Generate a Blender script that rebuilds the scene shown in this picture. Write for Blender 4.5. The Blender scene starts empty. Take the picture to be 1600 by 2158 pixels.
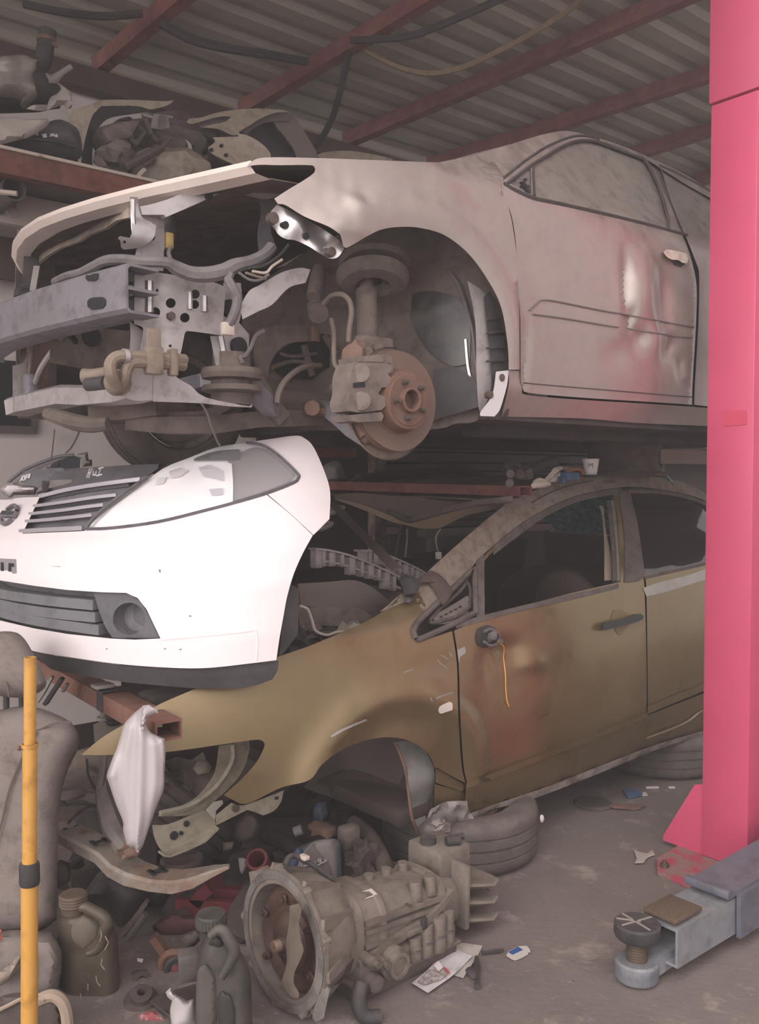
import bpy, bmesh, math, random
from mathutils import Vector, Matrix, noise
from mathutils.geometry import delaunay_2d_cdt
V = Vector; R = math.radians; PI = math.pi
random.seed(7)
scn = bpy.context.scene; COL = scn.collection
# ---------------- camera
CH = 1.45; FPX = 1900.0; PITCH = math.atan(69/1900)
cam = bpy.data.cameras.new('camera'); co = bpy.data.objects.new('camera', cam); COL.objects.link(co)
co.location = (0, 0, CH); co.rotation_euler = (PI/2-PITCH, 0, 0)
cam.sensor_fit = 'VERTICAL'; cam.sensor_height = 24; cam.lens = 24*FPX/2158; cam.clip_start = .05
scn.camera = co
# ---------------- exposure, world, sun
vs = scn.view_settings
vs.view_transform = 'Standard'; vs.look = 'None'; vs.gamma = 1; vs.use_curve_mapping = False
vs.exposure = 0.45
wd = bpy.data.worlds.new('sky'); scn.world = wd; wd.use_nodes = True
def build_world():
    nt = wd.node_tree; nt.nodes.clear()
    out = nt.nodes.new('ShaderNodeOutputWorld'); bg = nt.nodes.new('ShaderNodeBackground')
    tc = nt.nodes.new('ShaderNodeTexCoord'); dot = nt.nodes.new('ShaderNodeVectorMath'); dot.operation = 'DOT_PRODUCT'
    L = V((-.62, -.62, .5)).normalized(); dot.inputs[1].default_value = L
    mr = nt.nodes.new('ShaderNodeMapRange'); mr.interpolation_type = 'SMOOTHSTEP'
    mr.inputs[1].default_value = -.1; mr.inputs[2].default_value = 1; mr.inputs[3].default_value = .55; mr.inputs[4].default_value = 2.5
    bg.inputs[0].default_value = (1, .93, .93, 1)
    nt.links.new(tc.outputs['Generated'], dot.inputs[0]); nt.links.new(dot.outputs['Value'], mr.inputs[0])
    nt.links.new(mr.outputs[0], bg.inputs[1]); nt.links.new(bg.outputs[0], out.inputs[0])
build_world()
sl = bpy.data.lights.new('daylight', 'SUN'); sl.energy = 2.2; sl.angle = R(50); sl.color = (1, .95, .92)
so = bpy.data.objects.new('daylight', sl); COL.objects.link(so)
so.rotation_euler = V((.62, .60, -.50)).to_track_quat('-Z', 'Y').to_euler()

# ---------------- helpers
def srgb(h):
    c = [int(h[i:i+2], 16)/255 for i in (0, 2, 4)]
    return tuple(x/12.92 if x <= .04045 else ((x+.055)/1.055)**2.4 for x in c)
MATS = {}
def mat(name, col, rough=.6, metal=0, col2=None, ns=6, amt=.5, lo=.42, hi=.62, bump=0, bs=60, coat=0, dust=None, dustamt=.6, alpha=1, trans=0, detail=6, rough2=None, spec=.5, grime=.75):
    if name in MATS: return MATS[name]
    m = bpy.data.materials.new(name); m.use_nodes = True; nt = m.node_tree; N = nt.nodes; K = nt.links
    b = N['Principled BSDF']; b.inputs['Roughness'].default_value = rough; b.inputs['Metallic'].default_value = metal
    b.inputs['Coat Weight'].default_value = coat; b.inputs['Coat Roughness'].default_value = .12
    b.inputs['Specular IOR Level'].default_value = spec
    b.inputs['Alpha'].default_value = alpha; b.inputs['Transmission Weight'].default_value = trans
    c = srgb(col)+(1,); b.inputs['Base Color'].default_value = c
    src = None
    tc = N.new('ShaderNodeTexCoord')
    def nz(scale, det=detail, lo=lo, hi=hi, off=0):
        n = N.new('ShaderNodeTexNoise'); n.inputs['Scale'].default_value = scale; n.inputs['Detail'].default_value = det; n.inputs['Roughness'].default_value = .65
        mp = N.new('ShaderNodeMapping'); mp.inputs['Location'].default_value = (off, off*2, 0)
        K.new(tc.outputs['Object'], mp.inputs['Vector']); K.new(mp.outputs[0], n.inputs['Vector'])
        r = N.new('ShaderNodeMapRange'); r.inputs[1].default_value = lo; r.inputs[2].default_value = hi
        K.new(n.outputs[0], r.inputs[0]); return r.outputs[0]
    def mix(fac, a, bb):
        x = N.new('ShaderNodeMix'); x.data_type = 'RGBA'
        K.new(fac, x.inputs[0])
        for s, val in ((x.inputs[6], a), (x.inputs[7], bb)):
            if isinstance(val, tuple): s.default_value = val
            else: K.new(val, s)
        return x.outputs[2]
    def mul(a, k):
        x = N.new('ShaderNodeMath'); x.operation = 'MULTIPLY'; K.new(a, x.inputs[0])
        if isinstance(k, (int, float)): x.inputs[1].default_value = k
        else: K.new(k, x.inputs[1])
        return x.outputs[0]
    if col2:
        f = mul(nz(ns), amt); src = mix(f, c, srgb(col2)+(1,))
        if rough2 is not None:
            rr = N.new('ShaderNodeMapRange'); rr.inputs[3].default_value = rough; rr.inputs[4].default_value = rough2
            K.new(f, rr.inputs[0]); K.new(rr.outputs[0], b.inputs['Roughness'])
    if dust:
        g = N.new('ShaderNodeNewGeometry'); sx = N.new('ShaderNodeSeparateXYZ'); K.new(g.outputs['Normal'], sx.inputs[0])
        r = N.new('ShaderNodeMapRange'); r.inputs[1].default_value = -.2; r.inputs[2].default_value = .8; r.inputs[3].default_value = .35
        K.new(sx.outputs['Z'], r.inputs[0])
        f = mul(mul(r.outputs[0], nz(9, 8, .32, .64, 3.1)), dustamt)
        src = mix(f, src if src else c, srgb(dust)+(1,))
        gr = N.new('ShaderNodeMix'); gr.data_type = 'RGBA'; gr.blend_type = 'MULTIPLY'; K.new(mul(nz(17, 10, .5, .72, 8.3), grime), gr.inputs[0]); K.new(src, gr.inputs[6]); gr.inputs[7].default_value = (.45, .4, .37, 1); src = gr.outputs[2]
        rr = N.new('ShaderNodeMapRange'); rr.inputs[3].default_value = rough; rr.inputs[4].default_value = .9
        K.new(f, rr.inputs[0]); K.new(rr.outputs[0], b.inputs['Roughness'])
        if metal:
            mm = N.new('ShaderNodeMapRange'); mm.inputs[3].default_value = metal; mm.inputs[4].default_value = 0
            K.new(f, mm.inputs[0]); K.new(mm.outputs[0], b.inputs['Metallic'])
    if src: K.new(src, b.inputs['Base Color'])
    if bump:
        n = N.new('ShaderNodeTexNoise'); n.inputs['Scale'].default_value = bs; n.inputs['Detail'].default_value = 5
        K.new(tc.outputs['Object'], n.inputs['Vector'])
        bp = N.new('ShaderNodeBump'); bp.inputs['Strength'].default_value = bump; bp.inputs['Distance'].default_value = .01
        K.new(n.outputs[0], bp.inputs['Height']); K.new(bp.outputs[0], b.inputs['Normal'])
    MATS[name] = m; return m
CAM = V((0, 0, CH)); FW = V((0, math.cos(PITCH), -math.sin(PITCH))); UPV = V((0, math.sin(PITCH), math.cos(PITCH)))
def ray(px, py):
    d = V(((px-800)/FPX, 0, 0)) + UPV*((1079-py)/FPX) + FW
    return d/d.y
def P(px, py, Y): return CAM + ray(px, py)*Y
def PZ(px, py, z):                    # the point seen at a pixel on the level z
    d = ray(px, py); return CAM + d*((z-CH)/d.z)
class Frame:
    def __init__(s, o, ang, pitch=0):
        s.o = V(o); a = R(ang); p = R(pitch)
        s.r = V((math.sin(a)*math.cos(p), math.cos(a)*math.cos(p), math.sin(p)))
        s.t = V((-math.cos(a), math.sin(a), 0)); s.u = s.r.cross(s.t)
    def loc(s, q): q = q-s.o; return q.dot(s.r), q.dot(s.t), q.dot(s.u)
    def pt(s, a, d, z): return s.o + s.r*a + s.t*d + s.u*z
    def pl(s, px, py, n, val):        # pixel to point on plane (axis n: 's','d','z')
        ax = {'s': s.r, 'd': s.t, 'z': s.u}[n]; d = ray(px, py)
        return CAM + d*((val - (CAM-s.o).dot(ax))/d.dot(ax))
def solve(px, py, g, lo=1.0, hi=9.0):
    d = ray(px, py); a, b = lo, hi
    for _ in range(26):
        m = (a+b)/2
        if g(CAM+d*m) < 0: a = m
        else: b = m
    return CAM + d*((a+b)/2)
def surf(fr, D):                      # side surface of a car: inward depth D(s, z)
    def g(q):
        a, d, z = fr.loc(q); return d - D(a, z)
    return lambda x, y: solve(x, y, g)
def zz(x0, y0, k, pts): return [(x0+x/k, y0+y/k) for x, y in pts]
def crv(pts, closed=True, n=5, ang=42):
    """smooth a traced outline but keep its corners"""
    m = len(pts); out = []
    def corner(i):
        if not closed and i in (0, m-1): return True
        a, b, c = V(pts[i-1]), V(pts[i]), V(pts[(i+1) % m])
        u, w = b-a, c-b
        return u.length < 1e-6 or w.length < 1e-6 or u.angle(w) > R(ang)
    cs = [corner(i) for i in range(m)]
    for i in range(m if closed else m-1):
        p1, p2 = V(pts[i]), V(pts[(i+1) % m])
        p0 = p1-(p2-p1) if cs[i] else V(pts[i-1]); p3 = p2+(p2-p1) if cs[(i+1) % m] else V(pts[(i+2) % m])
        for k in range(n):
            t = k/n
            out.append(.5*((2*p1)+(-p0+p2)*t+(2*p0-5*p1+4*p2-p3)*t*t+(-p0+3*p1-3*p2+p3)*t**3))
    if not closed: out.append(V(pts[-1]))
    return [tuple(o) for o in out]
def inside(p, poly):
    x, y = p; c = False; j = len(poly)-1
    for i in range(len(poly)):
        xi, yi = poly[i]; xj, yj = poly[j]
        if (yi > y) != (yj > y) and x < (xj-xi)*(y-yi)/(yj-yi)+xi: c = not c
        j = i
    return c
def dens(poly, step):
    out = []
    for i in range(len(poly)):
        a, b = V(poly[i]), V(poly[(i+1) % len(poly)]); n = max(1, int((b-a).length/step))
        for k in range(n): out.append(tuple(a.lerp(b, k/n)))
    return out
def segd(p, loops):
    q = V(p); best = 1e9
    for lp in loops:
        for i in range(len(lp)):
            a, b = V(lp[i]), V(lp[(i+1) % len(lp)]); ab = b-a; l = ab.length_squared
            t = 0 if l < 1e-12 else max(0, min(1, (q-a).dot(ab)/l)); best = min(best, (q-a-ab*t).length)
    return best
def panel(poly, hit, th=.004, off=0, holes=(), step=14, back=None, smooth=True, sm=5):
    """sheet with the traced outline, laid on a surface of the place and given thickness"""
    if smooth: poly = crv(poly, n=sm)
    poly = dens(poly, step); hs = [dens(h, step) for h in holes]
    loops = [poly]+hs; vs2, es = [], []
    for lp in loops:
        b = len(vs2); vs2 += [V(p) for p in lp]
        es += [(b+i, b+(i+1) % len(lp)) for i in range(len(lp))]
    xs = [p[0] for p in poly]; ys = [p[1] for p in poly]
    y = min(ys)+step*.5; row = 0
    while y < max(ys):
        x = min(xs)+step*(.5+.5*(row % 2))
        while x < max(xs):
            p = (x, y)
            if inside(p, poly) and not any(inside(p, h) for h in hs) and segd(p, loops) > step*.5: vs2.append(V(p))
            x += step
        y += step*.87; row += 1
    r = delaunay_2d_cdt(vs2, es, [], 0, 1e-4)
    v2, tris = r[0], r[2]
    keep = []
    for t in tris:
        c = sum((v2[i] for i in t), V((0, 0)))/len(t)
        if inside(tuple(c), poly) and not any(inside(tuple(c), h) for h in hs): keep.append(list(t))
    bm = bmesh.new(); fr, bk = {}, {}
    for i in sorted({i for t in keep for i in t}):
        q = hit(v2[i].x, v2[i].y); d = (q-CAM).normalized()
        if off: q = q - d*off
        fr[i] = bm.verts.new(q); bk[i] = bm.verts.new(q+(back if back is not None else d)*th)
    cnt = {}
    for t in keep:
        for k in range(len(t)):
            e = (t[k], t[(k+1) % len(t)]); cnt[frozenset(e)] = cnt.get(frozenset(e), 0)+1
    for t in keep:
        try:
            bm.faces.new([fr[i] for i in t]); bm.faces.new([bk[i] for i in reversed(t)])
            for k in range(len(t)):
                a, b = t[k], t[(k+1) % len(t)]
                if cnt[frozenset((a, b))] == 1: bm.faces.new([fr[b], fr[a], bk[a], bk[b]])
        except ValueError: pass
    bmesh.ops.recalc_face_normals(bm, faces=bm.faces[:])
    return bm
def join(*bms):
    out = bms[0]
    for b in bms[1:]:
        me = bpy.data.meshes.new('t'); b.to_mesh(me); out.from_mesh(me); bpy.data.meshes.remove(me); b.free()
    return out
def tube(pts, rad, n=8, cap=True, smooth=4, flat=1.0):
    pts = [V(p) for p in pts]
    rads = rad if isinstance(rad, (list, tuple)) else [rad]*len(pts)
    if smooth and len(pts) > 2:
        q, rr = [], []; m = len(pts)
        for i in range(m-1):
            p1, p2 = pts[i], pts[i+1]; p0 = pts[i-1] if i else p1*2-p2; p3 = pts[i+2] if i+2 < m else p2*2-p1
            for k in range(smooth):
                t = k/smooth
                q.append(.5*((2*p1)+(-p0+p2)*t+(2*p0-5*p1+4*p2-p3)*t*t+(-p0+3*p1-3*p2+p3)*t**3)); rr.append(rads[i]*(1-t)+rads[i+1]*t)
        q.append(pts[-1]); rr.append(rads[-1]); pts, rads = q, rr
    bm = bmesh.new(); rings = []; up = None
    for i, p in enumerate(pts):
        d = (pts[min(i+1, len(pts)-1)]-pts[max(i-1, 0)])
        d = d.normalized() if d.length > 1e-9 else V((0, 0, 1))
        if up is None: up = d.orthogonal().normalized() if abs(d.z) > .9 else V((0, 0, 1))
        up = (up - d*up.dot(d))
        up = up.normalized() if up.length > 1e-6 else d.orthogonal().normalized()
        sd = d.cross(up)
        rings.append([bm.verts.new(p+(up*math.cos(2*PI*k/n)*flat+sd*math.sin(2*PI*k/n))*rads[i]) for k in range(n)])
    for a, b in zip(rings, rings[1:]):
        for k in range(n): bm.faces.new([a[k], a[(k+1) % n], b[(k+1) % n], b[k]])
    if cap: bm.faces.new(rings[0][::-1]); bm.faces.new(rings[-1])
    bmesh.ops.recalc_face_normals(bm, faces=bm.faces[:])
    return bm
def beam(pts, prof, up=(0, 0, 1), cap=True, scale=None):
    """sweep a closed 2D profile (side, up) along a path"""
    pts = [V(p) for p in pts]; bm = bmesh.new(); rings = []; up = V(up)
    for i, p in enumerate(pts):
        d = (pts[min(i+1, len(pts)-1)]-pts[max(i-1, 0)]).normalized(); sd = d.cross(up).normalized(); u2 = sd.cross(d)
        k = scale[i] if scale else 1
        rings.append([bm.verts.new(p+sd*x*k+u2*y*k) for x, y in prof])
    n = len(prof)
    for a, b in zip(rings, rings[1:]):
        for k in range(n): bm.faces.new([a[k], a[(k+1) % n], b[(k+1) % n], b[k]])
    if cap: bm.faces.new(rings[0][::-1]); bm.faces.new(rings[-1])
    bmesh.ops.recalc_face_normals(bm, faces=bm.faces[:])
    return bm
def rect(w, h): return [(-w/2, -h/2), (w/2, -h/2), (w/2, h/2), (-w/2, h/2)]
def hollow(w, h, t):                  # open box section drawn as a closed strip
    a = rect(w, h); b = rect(w-2*t, h-2*t); return a+[a[0]]+[b[0]]+b[::-1]
def chan(w, h, t): return [(-w/2, -h/2), (w/2, -h/2), (w/2, -h/2+t), (-w/2+t, -h/2+t), (-w/2+t, h/2-t), (w/2, h/2-t), (w/2, h/2), (-w/2, h/2)]
def boxm(c, size, ax=None, bev=0, seg=2):
    bm = bmesh.new(); bmesh.ops.create_cube(bm, size=1)
    M = Matrix.Diagonal(V(size).to_4d()); M[3][3] = 1
    bmesh.ops.transform(bm, matrix=M, verts=bm.verts)
    if bev: bmesh.ops.bevel(bm, geom=bm.edges[:], offset=bev, segments=seg, affect='EDGES', profile=.5)
    if ax:
        A = Matrix([V(a).normalized() for a in ax]).transposed().to_4x4(); bmesh.ops.transform(bm, matrix=A, verts=bm.verts)
    bmesh.ops.translate(bm, vec=V(c), verts=bm.verts)
    bmesh.ops.recalc_face_normals(bm, faces=bm.faces[:])
    return bm
def lathe(prof, o, ax, n=32, a0=0, a1=2*PI, close=False):
    """revolve (radius, along-axis) profile about an axis"""
    ax = V(ax).normalized(); x = ax.orthogonal().normalized()
    if abs(ax.z) < .95: x = (V((0, 0, 1))-ax*ax.z).normalized()
    y = ax.cross(x); o = V(o); bm = bmesh.new(); full = abs(a1-a0-2*PI) < 1e-6; m = n if full else n+1
    rings = []
    for r, h in prof:
        rings.append([bm.verts.new(o+ax*h+(x*math.cos(a0+(a1-a0)*k/n)+y*math.sin(a0+(a1-a0)*k/n))*r) for k in range(m)])
    if close: rings.append(rings[0])
    for a, b in zip(rings, rings[1:]):
        for k in range(n if full else m-1):
            bm.faces.new([a[k], a[(k+1) % m], b[(k+1) % m], b[k]])
    bmesh.ops.remove_doubles(bm, verts=bm.verts, dist=1e-5)
    bmesh.ops.recalc_face_normals(bm, faces=bm.faces[:])
    return bm
def cyl(a, b, r, n=16, r2=None):
    a, b = V(a), V(b); h = (b-a).length
    return lathe([(0, 0), (r, 0), (r if r2 is None else r2, h), (0, h)], a, b-a, n)
def lump(c, size, amp=.25, freq=2.5, seed=0, sub=3, ax=None):
    bm = bmesh.new(); bmesh.ops.create_icosphere(bm, subdivisions=sub, radius=1)
    for v in bm.verts:
        k = 1+amp*noise.noise(v.co*freq+V((seed*3.7, seed, 0)))*2; v.co = v.co*k
    M = Matrix.Diagonal(V(size).to_4d()); M[3][3] = 1; bmesh.ops.transform(bm, matrix=M, verts=bm.verts)
    if ax:
        A = Matrix([V(a).normalized() for a in ax]).transposed().to_4x4(); bmesh.ops.transform(bm, matrix=A, verts=bm.verts)
    bmesh.ops.translate(bm, vec=V(c), verts=bm.verts); return bm
def prism(poly, o, ax, ay, depth, bev=0):
    """2D outline in a plane (axes ax, ay) extruded to a real thickness"""
    o, ax, ay = V(o), V(ax).normalized(), V(ay).normalized(); n = ax.cross(ay).normalized(); bm = bmesh.new()
    a = [bm.verts.new(o+ax*x+ay*y) for x, y in poly]; b = [bm.verts.new(o+ax*x+ay*y+n*depth) for x, y in poly]
    bm.faces.new(a[::-1]); bm.faces.new(b)
    for i in range(len(a)): bm.faces.new([a[i], a[(i+1) % len(a)], b[(i+1) % len(a)], b[i]])
    bmesh.ops.recalc_face_normals(bm, faces=bm.faces[:])
    if bev: bmesh.ops.bevel(bm, geom=bm.edges[:], offset=bev, segments=2, affect='EDGES', profile=.5)
    return bm
def loft(rows, th=0, nrm=None):
    """grid of points rows[i][j] -> sheet (optional thickness along nrm)"""
    bm = bmesh.new(); g = [[bm.verts.new(V(p)) for p in r] for r in rows]
    for a, b in zip(g, g[1:]):
        for k in range(len(a)-1): bm.faces.new([a[k], a[k+1], b[k+1], b[k]])
    bmesh.ops.recalc_face_normals(bm, faces=bm.faces[:])
    if th:
        n = V(nrm); h = [[bm.verts.new(v.co+n*th) for v in r] for r in g]
        for a, b in zip(h, h[1:]):
            for k in range(len(a)-1): bm.faces.new([a[k], b[k], b[k+1], a[k+1]])
        for (A, B) in ((g[0], h[0]), (g[-1], h[-1]), ([r[0] for r in g], [r[0] for r in h]), ([r[-1] for r in g], [r[-1] for r in h])):
            for k in range(len(A)-1): bm.faces.new([A[k], A[k+1], B[k+1], B[k]])
        bmesh.ops.recalc_face_normals(bm, faces=bm.faces[:])
    return bm
WB = {}
def obj(name, bm, m, parent=None, label=None, cat=None, group=None, kind=None, smooth=True, ang=35):
    me = bpy.data.meshes.new(name); 
    zs = [v.co for v in bm.verts]
    b = V(((min(v.x for v in zs)+max(v.x for v in zs))/2, (min(v.y for v in zs)+max(v.y for v in zs))/2, min(v.z for v in zs)))
    bmesh.ops.translate(bm, vec=-b, verts=bm.verts)
    bm.to_mesh(me); bm.free()
    if smooth:
        me.shade_smooth(); me.set_sharp_from_angle(angle=R(ang))
    o = bpy.data.objects.new(name, me); COL.objects.link(o)
    if m: me.materials.append(m)
    WB[o.name] = b
    if parent: o.parent = parent; o.location = b-WB[parent.name]
    else: o.location = b
    if label: o['label'] = label
    if cat: o['category'] = cat
    if group: o['group'] = group
    if kind: o['kind'] = kind
    return o
def thing(name, label, cat, group=None):
    o = bpy.data.objects.new(name, None); COL.objects.link(o); o.empty_display_size = .1
    o['label'] = label; o['category'] = cat
    if group: o['group'] = group
    WB[o.name] = V((0, 0, 0)); return o
def dup(root, M, label=None, group=None):
    """copy of a thing with its parts and sub-parts; M maps the source place to the new place"""
    r = root.copy(); COL.objects.link(r); r.matrix_world = M @ root.matrix_basis
    if label: r['label'] = label
    if group: r['group'] = group
    def rec(a, b):
        for ch in a.children:
            c = ch.copy(); COL.objects.link(c); c.parent = b; rec(ch, c)
    rec(root, r); return r
def settle():
    """put each Empty at the foot of its thing"""
    for o in list(COL.objects):
        if o.type == 'EMPTY' and o.parent is None and WB.get(o.name) is not None and WB[o.name].length < 1e-9:
            pts = []
            def rec(a, off):
                for ch in a.children:
                    q = off+ch.location
                    if ch.type == 'MESH':
                        pts.extend(q+v.co for v in ch.data.vertices)
                    rec(ch, q)
            rec(o, V((0, 0, 0)))
            if not pts: continue
            b = V(((min(p.x for p in pts)+max(p.x for p in pts))/2, (min(p.y for p in pts)+max(p.y for p in pts))/2, min(p.z for p in pts)))
            o.location = b; WB[o.name] = b
            for ch in o.children: ch.location = ch.location-b
# car frames: rearward axis r, inward axis t
TD = V((-math.cos(R(50.7)), math.sin(R(50.7)), 0)); RD = V((math.sin(R(50.7)), math.cos(R(50.7)), 0)); ZU = V((0, 0, 1))
def ST(s, t, z): return RD*s+TD*t+ZU*z
WF = Frame((0, 0, 0), 50.7)
_o = P(862, 840, 1); _o = CAM+ray(862, 1010)*(1.95/(ray(862, 1010).dot(TD)))
SF = Frame((_o.x, _o.y, 0), 50.7)
_o = CAM+ray(800, 1650)*(2.275/ray(800, 1650).dot(TD))
GF = Frame(_o, 50.7, 3.3)
# ================= SETTING
M_floor = mat('concrete', '655b57', .85, col2='7c706a', ns=2.2, amt=.8, bump=.25, bs=45, lo=.35, hi=.7, dust=None)
bm = bmesh.new()
bmesh.ops.create_grid(bm, x_segments=60, y_segments=60, size=9)
for v in bm.verts: v.co.z = 0
bmesh.ops.translate(bm, vec=(0, 4, 0), verts=bm.verts)
f = obj('floor', bm, M_floor, kind='structure')
def floor_nodes():
    nt = M_floor.node_tree; N = nt.nodes; K = nt.links; b = N['Principled BSDF']
    src = b.inputs['Base Color'].links[0].from_socket
    tc = N.new('ShaderNodeTexCoord')
    def n(s, lo, hi, det=8):
        a = N.new('ShaderNodeTexNoise'); a.inputs['Scale'].default_value = s; a.inputs['Detail'].default_value = det; a.inputs['Roughness'].default_value = .7
        K.new(tc.outputs['Object'], a.inputs['Vector']); r = N.new('ShaderNodeMapRange'); r.inputs[1].default_value = lo; r.inputs[2].default_value = hi
        K.new(a.outputs[0], r.inputs[0]); return r.outputs[0]
    for s, lo, hi, c, k in ((5, .56, .66, 'a2948c', .55), (1.1, .5, .75, '4e4541', .7), (26, .62, .7, 'b3a69e', .5), (40, .62, .68, '3c3532', .6)):
        m = N.new('ShaderNodeMix'); m.data_type = 'RGBA'; mu = N.new('ShaderNodeMath'); mu.operation = 'MULTIPLY'; mu.inputs[1].default_value = k
        K.new(n(s, lo, hi), mu.inputs[0]); K.new(mu.outputs[0], m.inputs[0]); K.new(src, m.inputs[6]); m.inputs[7].default_value = srgb(c)+(1,); src = m.outputs[2]
    K.new(src, b.inputs['Base Color'])
floor_nodes()
M_wall = mat('old_plaster', 'd9cec8', .9, col2='a89b95', ns=3, amt=.7, bump=.15, bs=20, lo=.5, hi=.75)
TW = 5.15
obj('wall_back', boxm(ST(4, TW+.06, 1.85), (20, .12, 3.7), (RD, TD, ZU)), M_wall, kind='structure')
M_void = mat('dark_opening', '1d1c20', .7)
# dark window opening low in the back wall
def wallrect(name, x0, y0, x1, y1, m, th=.04, off=0):
    q = [WF.pl(x, y, 'd', TW-off) for x, y in ((x0, y0), (x1, y0), (x1, y1), (x0, y1))]
    s = [WF.loc(p)[0] for p in q]; z = [p.z for p in q]
    return boxm(ST((min(s)+max(s))/2, TW-off-th/2, (min(z)+max(z))/2), (max(s)-min(s), th, max(z)-min(z)), (RD, TD, ZU))
w = obj('window_1', wallrect('w', -160, 765, 66, 905, None, .03), M_void, kind='structure')
M_alu = mat('grey_metal', '77706e', .5, .6)
obj('window_frame', join(wallrect('w', 62, 762, 72, 905, None, .05), wallrect('w', -160, 900, 72, 908, None, .05)), M_alu, w)
# corrugated roof
def zc(t): return 3.88-.065*(t-4.8)
M_roof = mat('galvanised_sheet', 'a59d8e', .6, .15, col2='7f776b', ns=1.3, amt=.8, lo=.35, hi=.75, dust=None)
bm = bmesh.new(); prof = []; t = 1.3
while t < 5.4:
    prof += [(t, .028), (t+.055, .028), (t+.085, 0), (t+.175, 0)]; t += .205
ss = [-8, -5, -2, 1, 4, 7, 10]; rows = [[ST(s, t, zc(t)+h) for t, h in prof] for s in ss]
obj('ceiling', loft(rows, .004, (0, 0, 1)), M_roof, kind='structure', smooth=False)
M_purlin = mat('red_oxide_steel', '6e3a36', .75, col2='8a5348', ns=8, amt=.7, dust='8d7770', dustamt=.35)
def onroof(px, py, dz):
    d = ray(px, py); a, b = 1.0, 14.0
    for _ in range(40):
        m = (a+b)/2; q = CAM+d*m
        if q.z < zc(q.dot(TD))-dz: a = m
        else: b = m
    return CAM+d*a
purl = [((190, 160), (370, 8)), ((530, 225), (890, 8)), ((800, 271), (1300, 57)), ((1070, 300), (1515, 155)), ((1365, 320), (1515, 272)), ((1485, 380), (1515, 364))]
for i, (a, b) in enumerate(purl):
    A, B = onroof(*a, .06), onroof(*b, .06); d = (B-A); d = d/(-d.dot(TD))
    A2 = A + d*(A.dot(TD)-5.1); B2 = A + d*(A.dot(TD)-1.4)
    for q in (A2, B2): q.z = zc(q.dot(TD))-.045
    o = obj('trim_%d' % (i+1), beam([A2, B2], rect(.07, .09)), M_purlin, kind='structure')
# eave tube and ledge along the back wall
M_eave = mat('brown_steel', '4a3c38', .8, col2='5f4d46', ns=5)
obj('trim_7', beam([ST(-6, 5.06, zc(5.06)-.16), ST(8, 5.06, zc(5.06)-.16)], rect(.1, .12)), M_eave, kind='structure')
# ----- hanging cables
M_blk = mat('black_rubber', '2b292b', .7, dust='6d615c', dustamt=.5)
M_cable = mat('dusty_black_cable', '2e2828', .8, dust='5b504c', dustamt=.4)
M_rope = mat('tan_cable', '77644e', .85, col2='8c7a62', ns=30)
def cable(name, pts, r, m, label, dz=.12):
    q = [onroof(x, y, d) for x, y, d in pts]
    return obj(name, tube(q, r, 7), m, label=label, cat='cable')
cable('roof_cable', [(50, 8, .1), (130, 25, .14), (220, 34, .12), (300, 28, .1)], .02, M_cable, 'dark cable sagging under the roof sheets at the upper left, left of the first beam')
cable('roof_cable', [(338, 48, .1), (400, 82, .16), (470, 100, .2), (560, 114, .18), (645, 130, .1)], .024, M_cable, 'dark dusty cable sagging between the first and second red roof beams')
cable('roof_cable', [(740, 85, .1), (800, 82, .12), (870, 74, .14), (950, 44, .12), (1050, 0, .08), (1090, -20, .06)], .02, M_cable, 'smooth black cable leaving the second roof beam towards the top edge')
cable('roof_cable', [(742, 105, .09), (732, 125, .1), (720, 180, .2), (700, 250, .3), (668, 310, .42)], .02, M_cable, 'dark cord hanging down from the second roof beam behind the silver car')
cable('roof_cable', [(770, 105, .08), (800, 122, .12), (850, 145, .17), (910, 155, .19), (980, 140, .17), (1060, 103, .14), (1130, 65, .1), (1200, 20, .06), (1230, -8, .05)], .016, M_rope, 'tan cable looping below the roof sheets between two red beams')

# ================= TWO POST LIFT: post and arm
M_pink = mat('pink_red_paint', 'bb4a68', .4, col2='ad4460', ns=4, amt=.35, spec=.4)
M_pinkd = mat('worn_red_paint', '9c4153', .7, col2='7d6b64', ns=14, amt=.9, lo=.45, hi=.55)
lp = thing('vehicle_lift', 'tall pink-red vehicle lift post with a low blue-grey arm and round pad, at the right', 'car lift')
c0 = V((1.225, 3.385, 0)); mt = -TD
def colbox(z0, z1, w, dd, ex=0):
    return boxm(c0+mt*(w/2-ex)+RD*(dd/2-ex)+ZU*((z0+z1)/2), (w, dd, z1-z0), (mt, RD, ZU), .006)
obj('post_column', colbox(.02, 2.83, .185, .30), M_pink, lp)
obj('post_extension', colbox(2.835, 4.05, .20, .31, .006), M_pink, lp)
bp = [PZ(x, y, .02) for x, y in zz(1100, 1500, 3.2, [(910, 985), (915, 1065), (1290, 1225), (1500, 1330), (1900, 1120), (1500, 840), (1090, 880)])]
bm = bmesh.new(); lo = [bm.verts.new((p.x, p.y, .001)) for p in bp]; hi = [bm.verts.new(p) for p in bp]
bm.faces.new(hi); bm.faces.new(lo[::-1])
for i in range(len(lo)): bm.faces.new([lo[i], lo[(i+1) % len(lo)], hi[(i+1) % len(lo)], hi[i]])
bmesh.ops.recalc_face_normals(bm, faces=bm.faces[:])
obj('base_plate', bm, M_pinkd, lp)
g0 = c0+RD*.02+ZU*.02
obj('gusset', prism([(0, 0), (-.17, 0), (-.17, .02), (-.035, .26), (0, .27)], g0, mt, ZU, .012), M_pink, lp)
M_bolt = mat('dusty_steel_bolt', '6b5f58', .6, .6, col2='4a3a33', ns=30)
for x, y in zz(1100, 1500, 3.2, [(963, 1030), (1330, 1152), (1170, 1187)]):
    q = PZ(x, y, .03); obj('anchor_bolt', join(cyl(q-ZU*.012, q+ZU*.004, .016, 6), cyl(q, q+ZU*.014, .008, 10)), M_bolt, lp)
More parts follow.
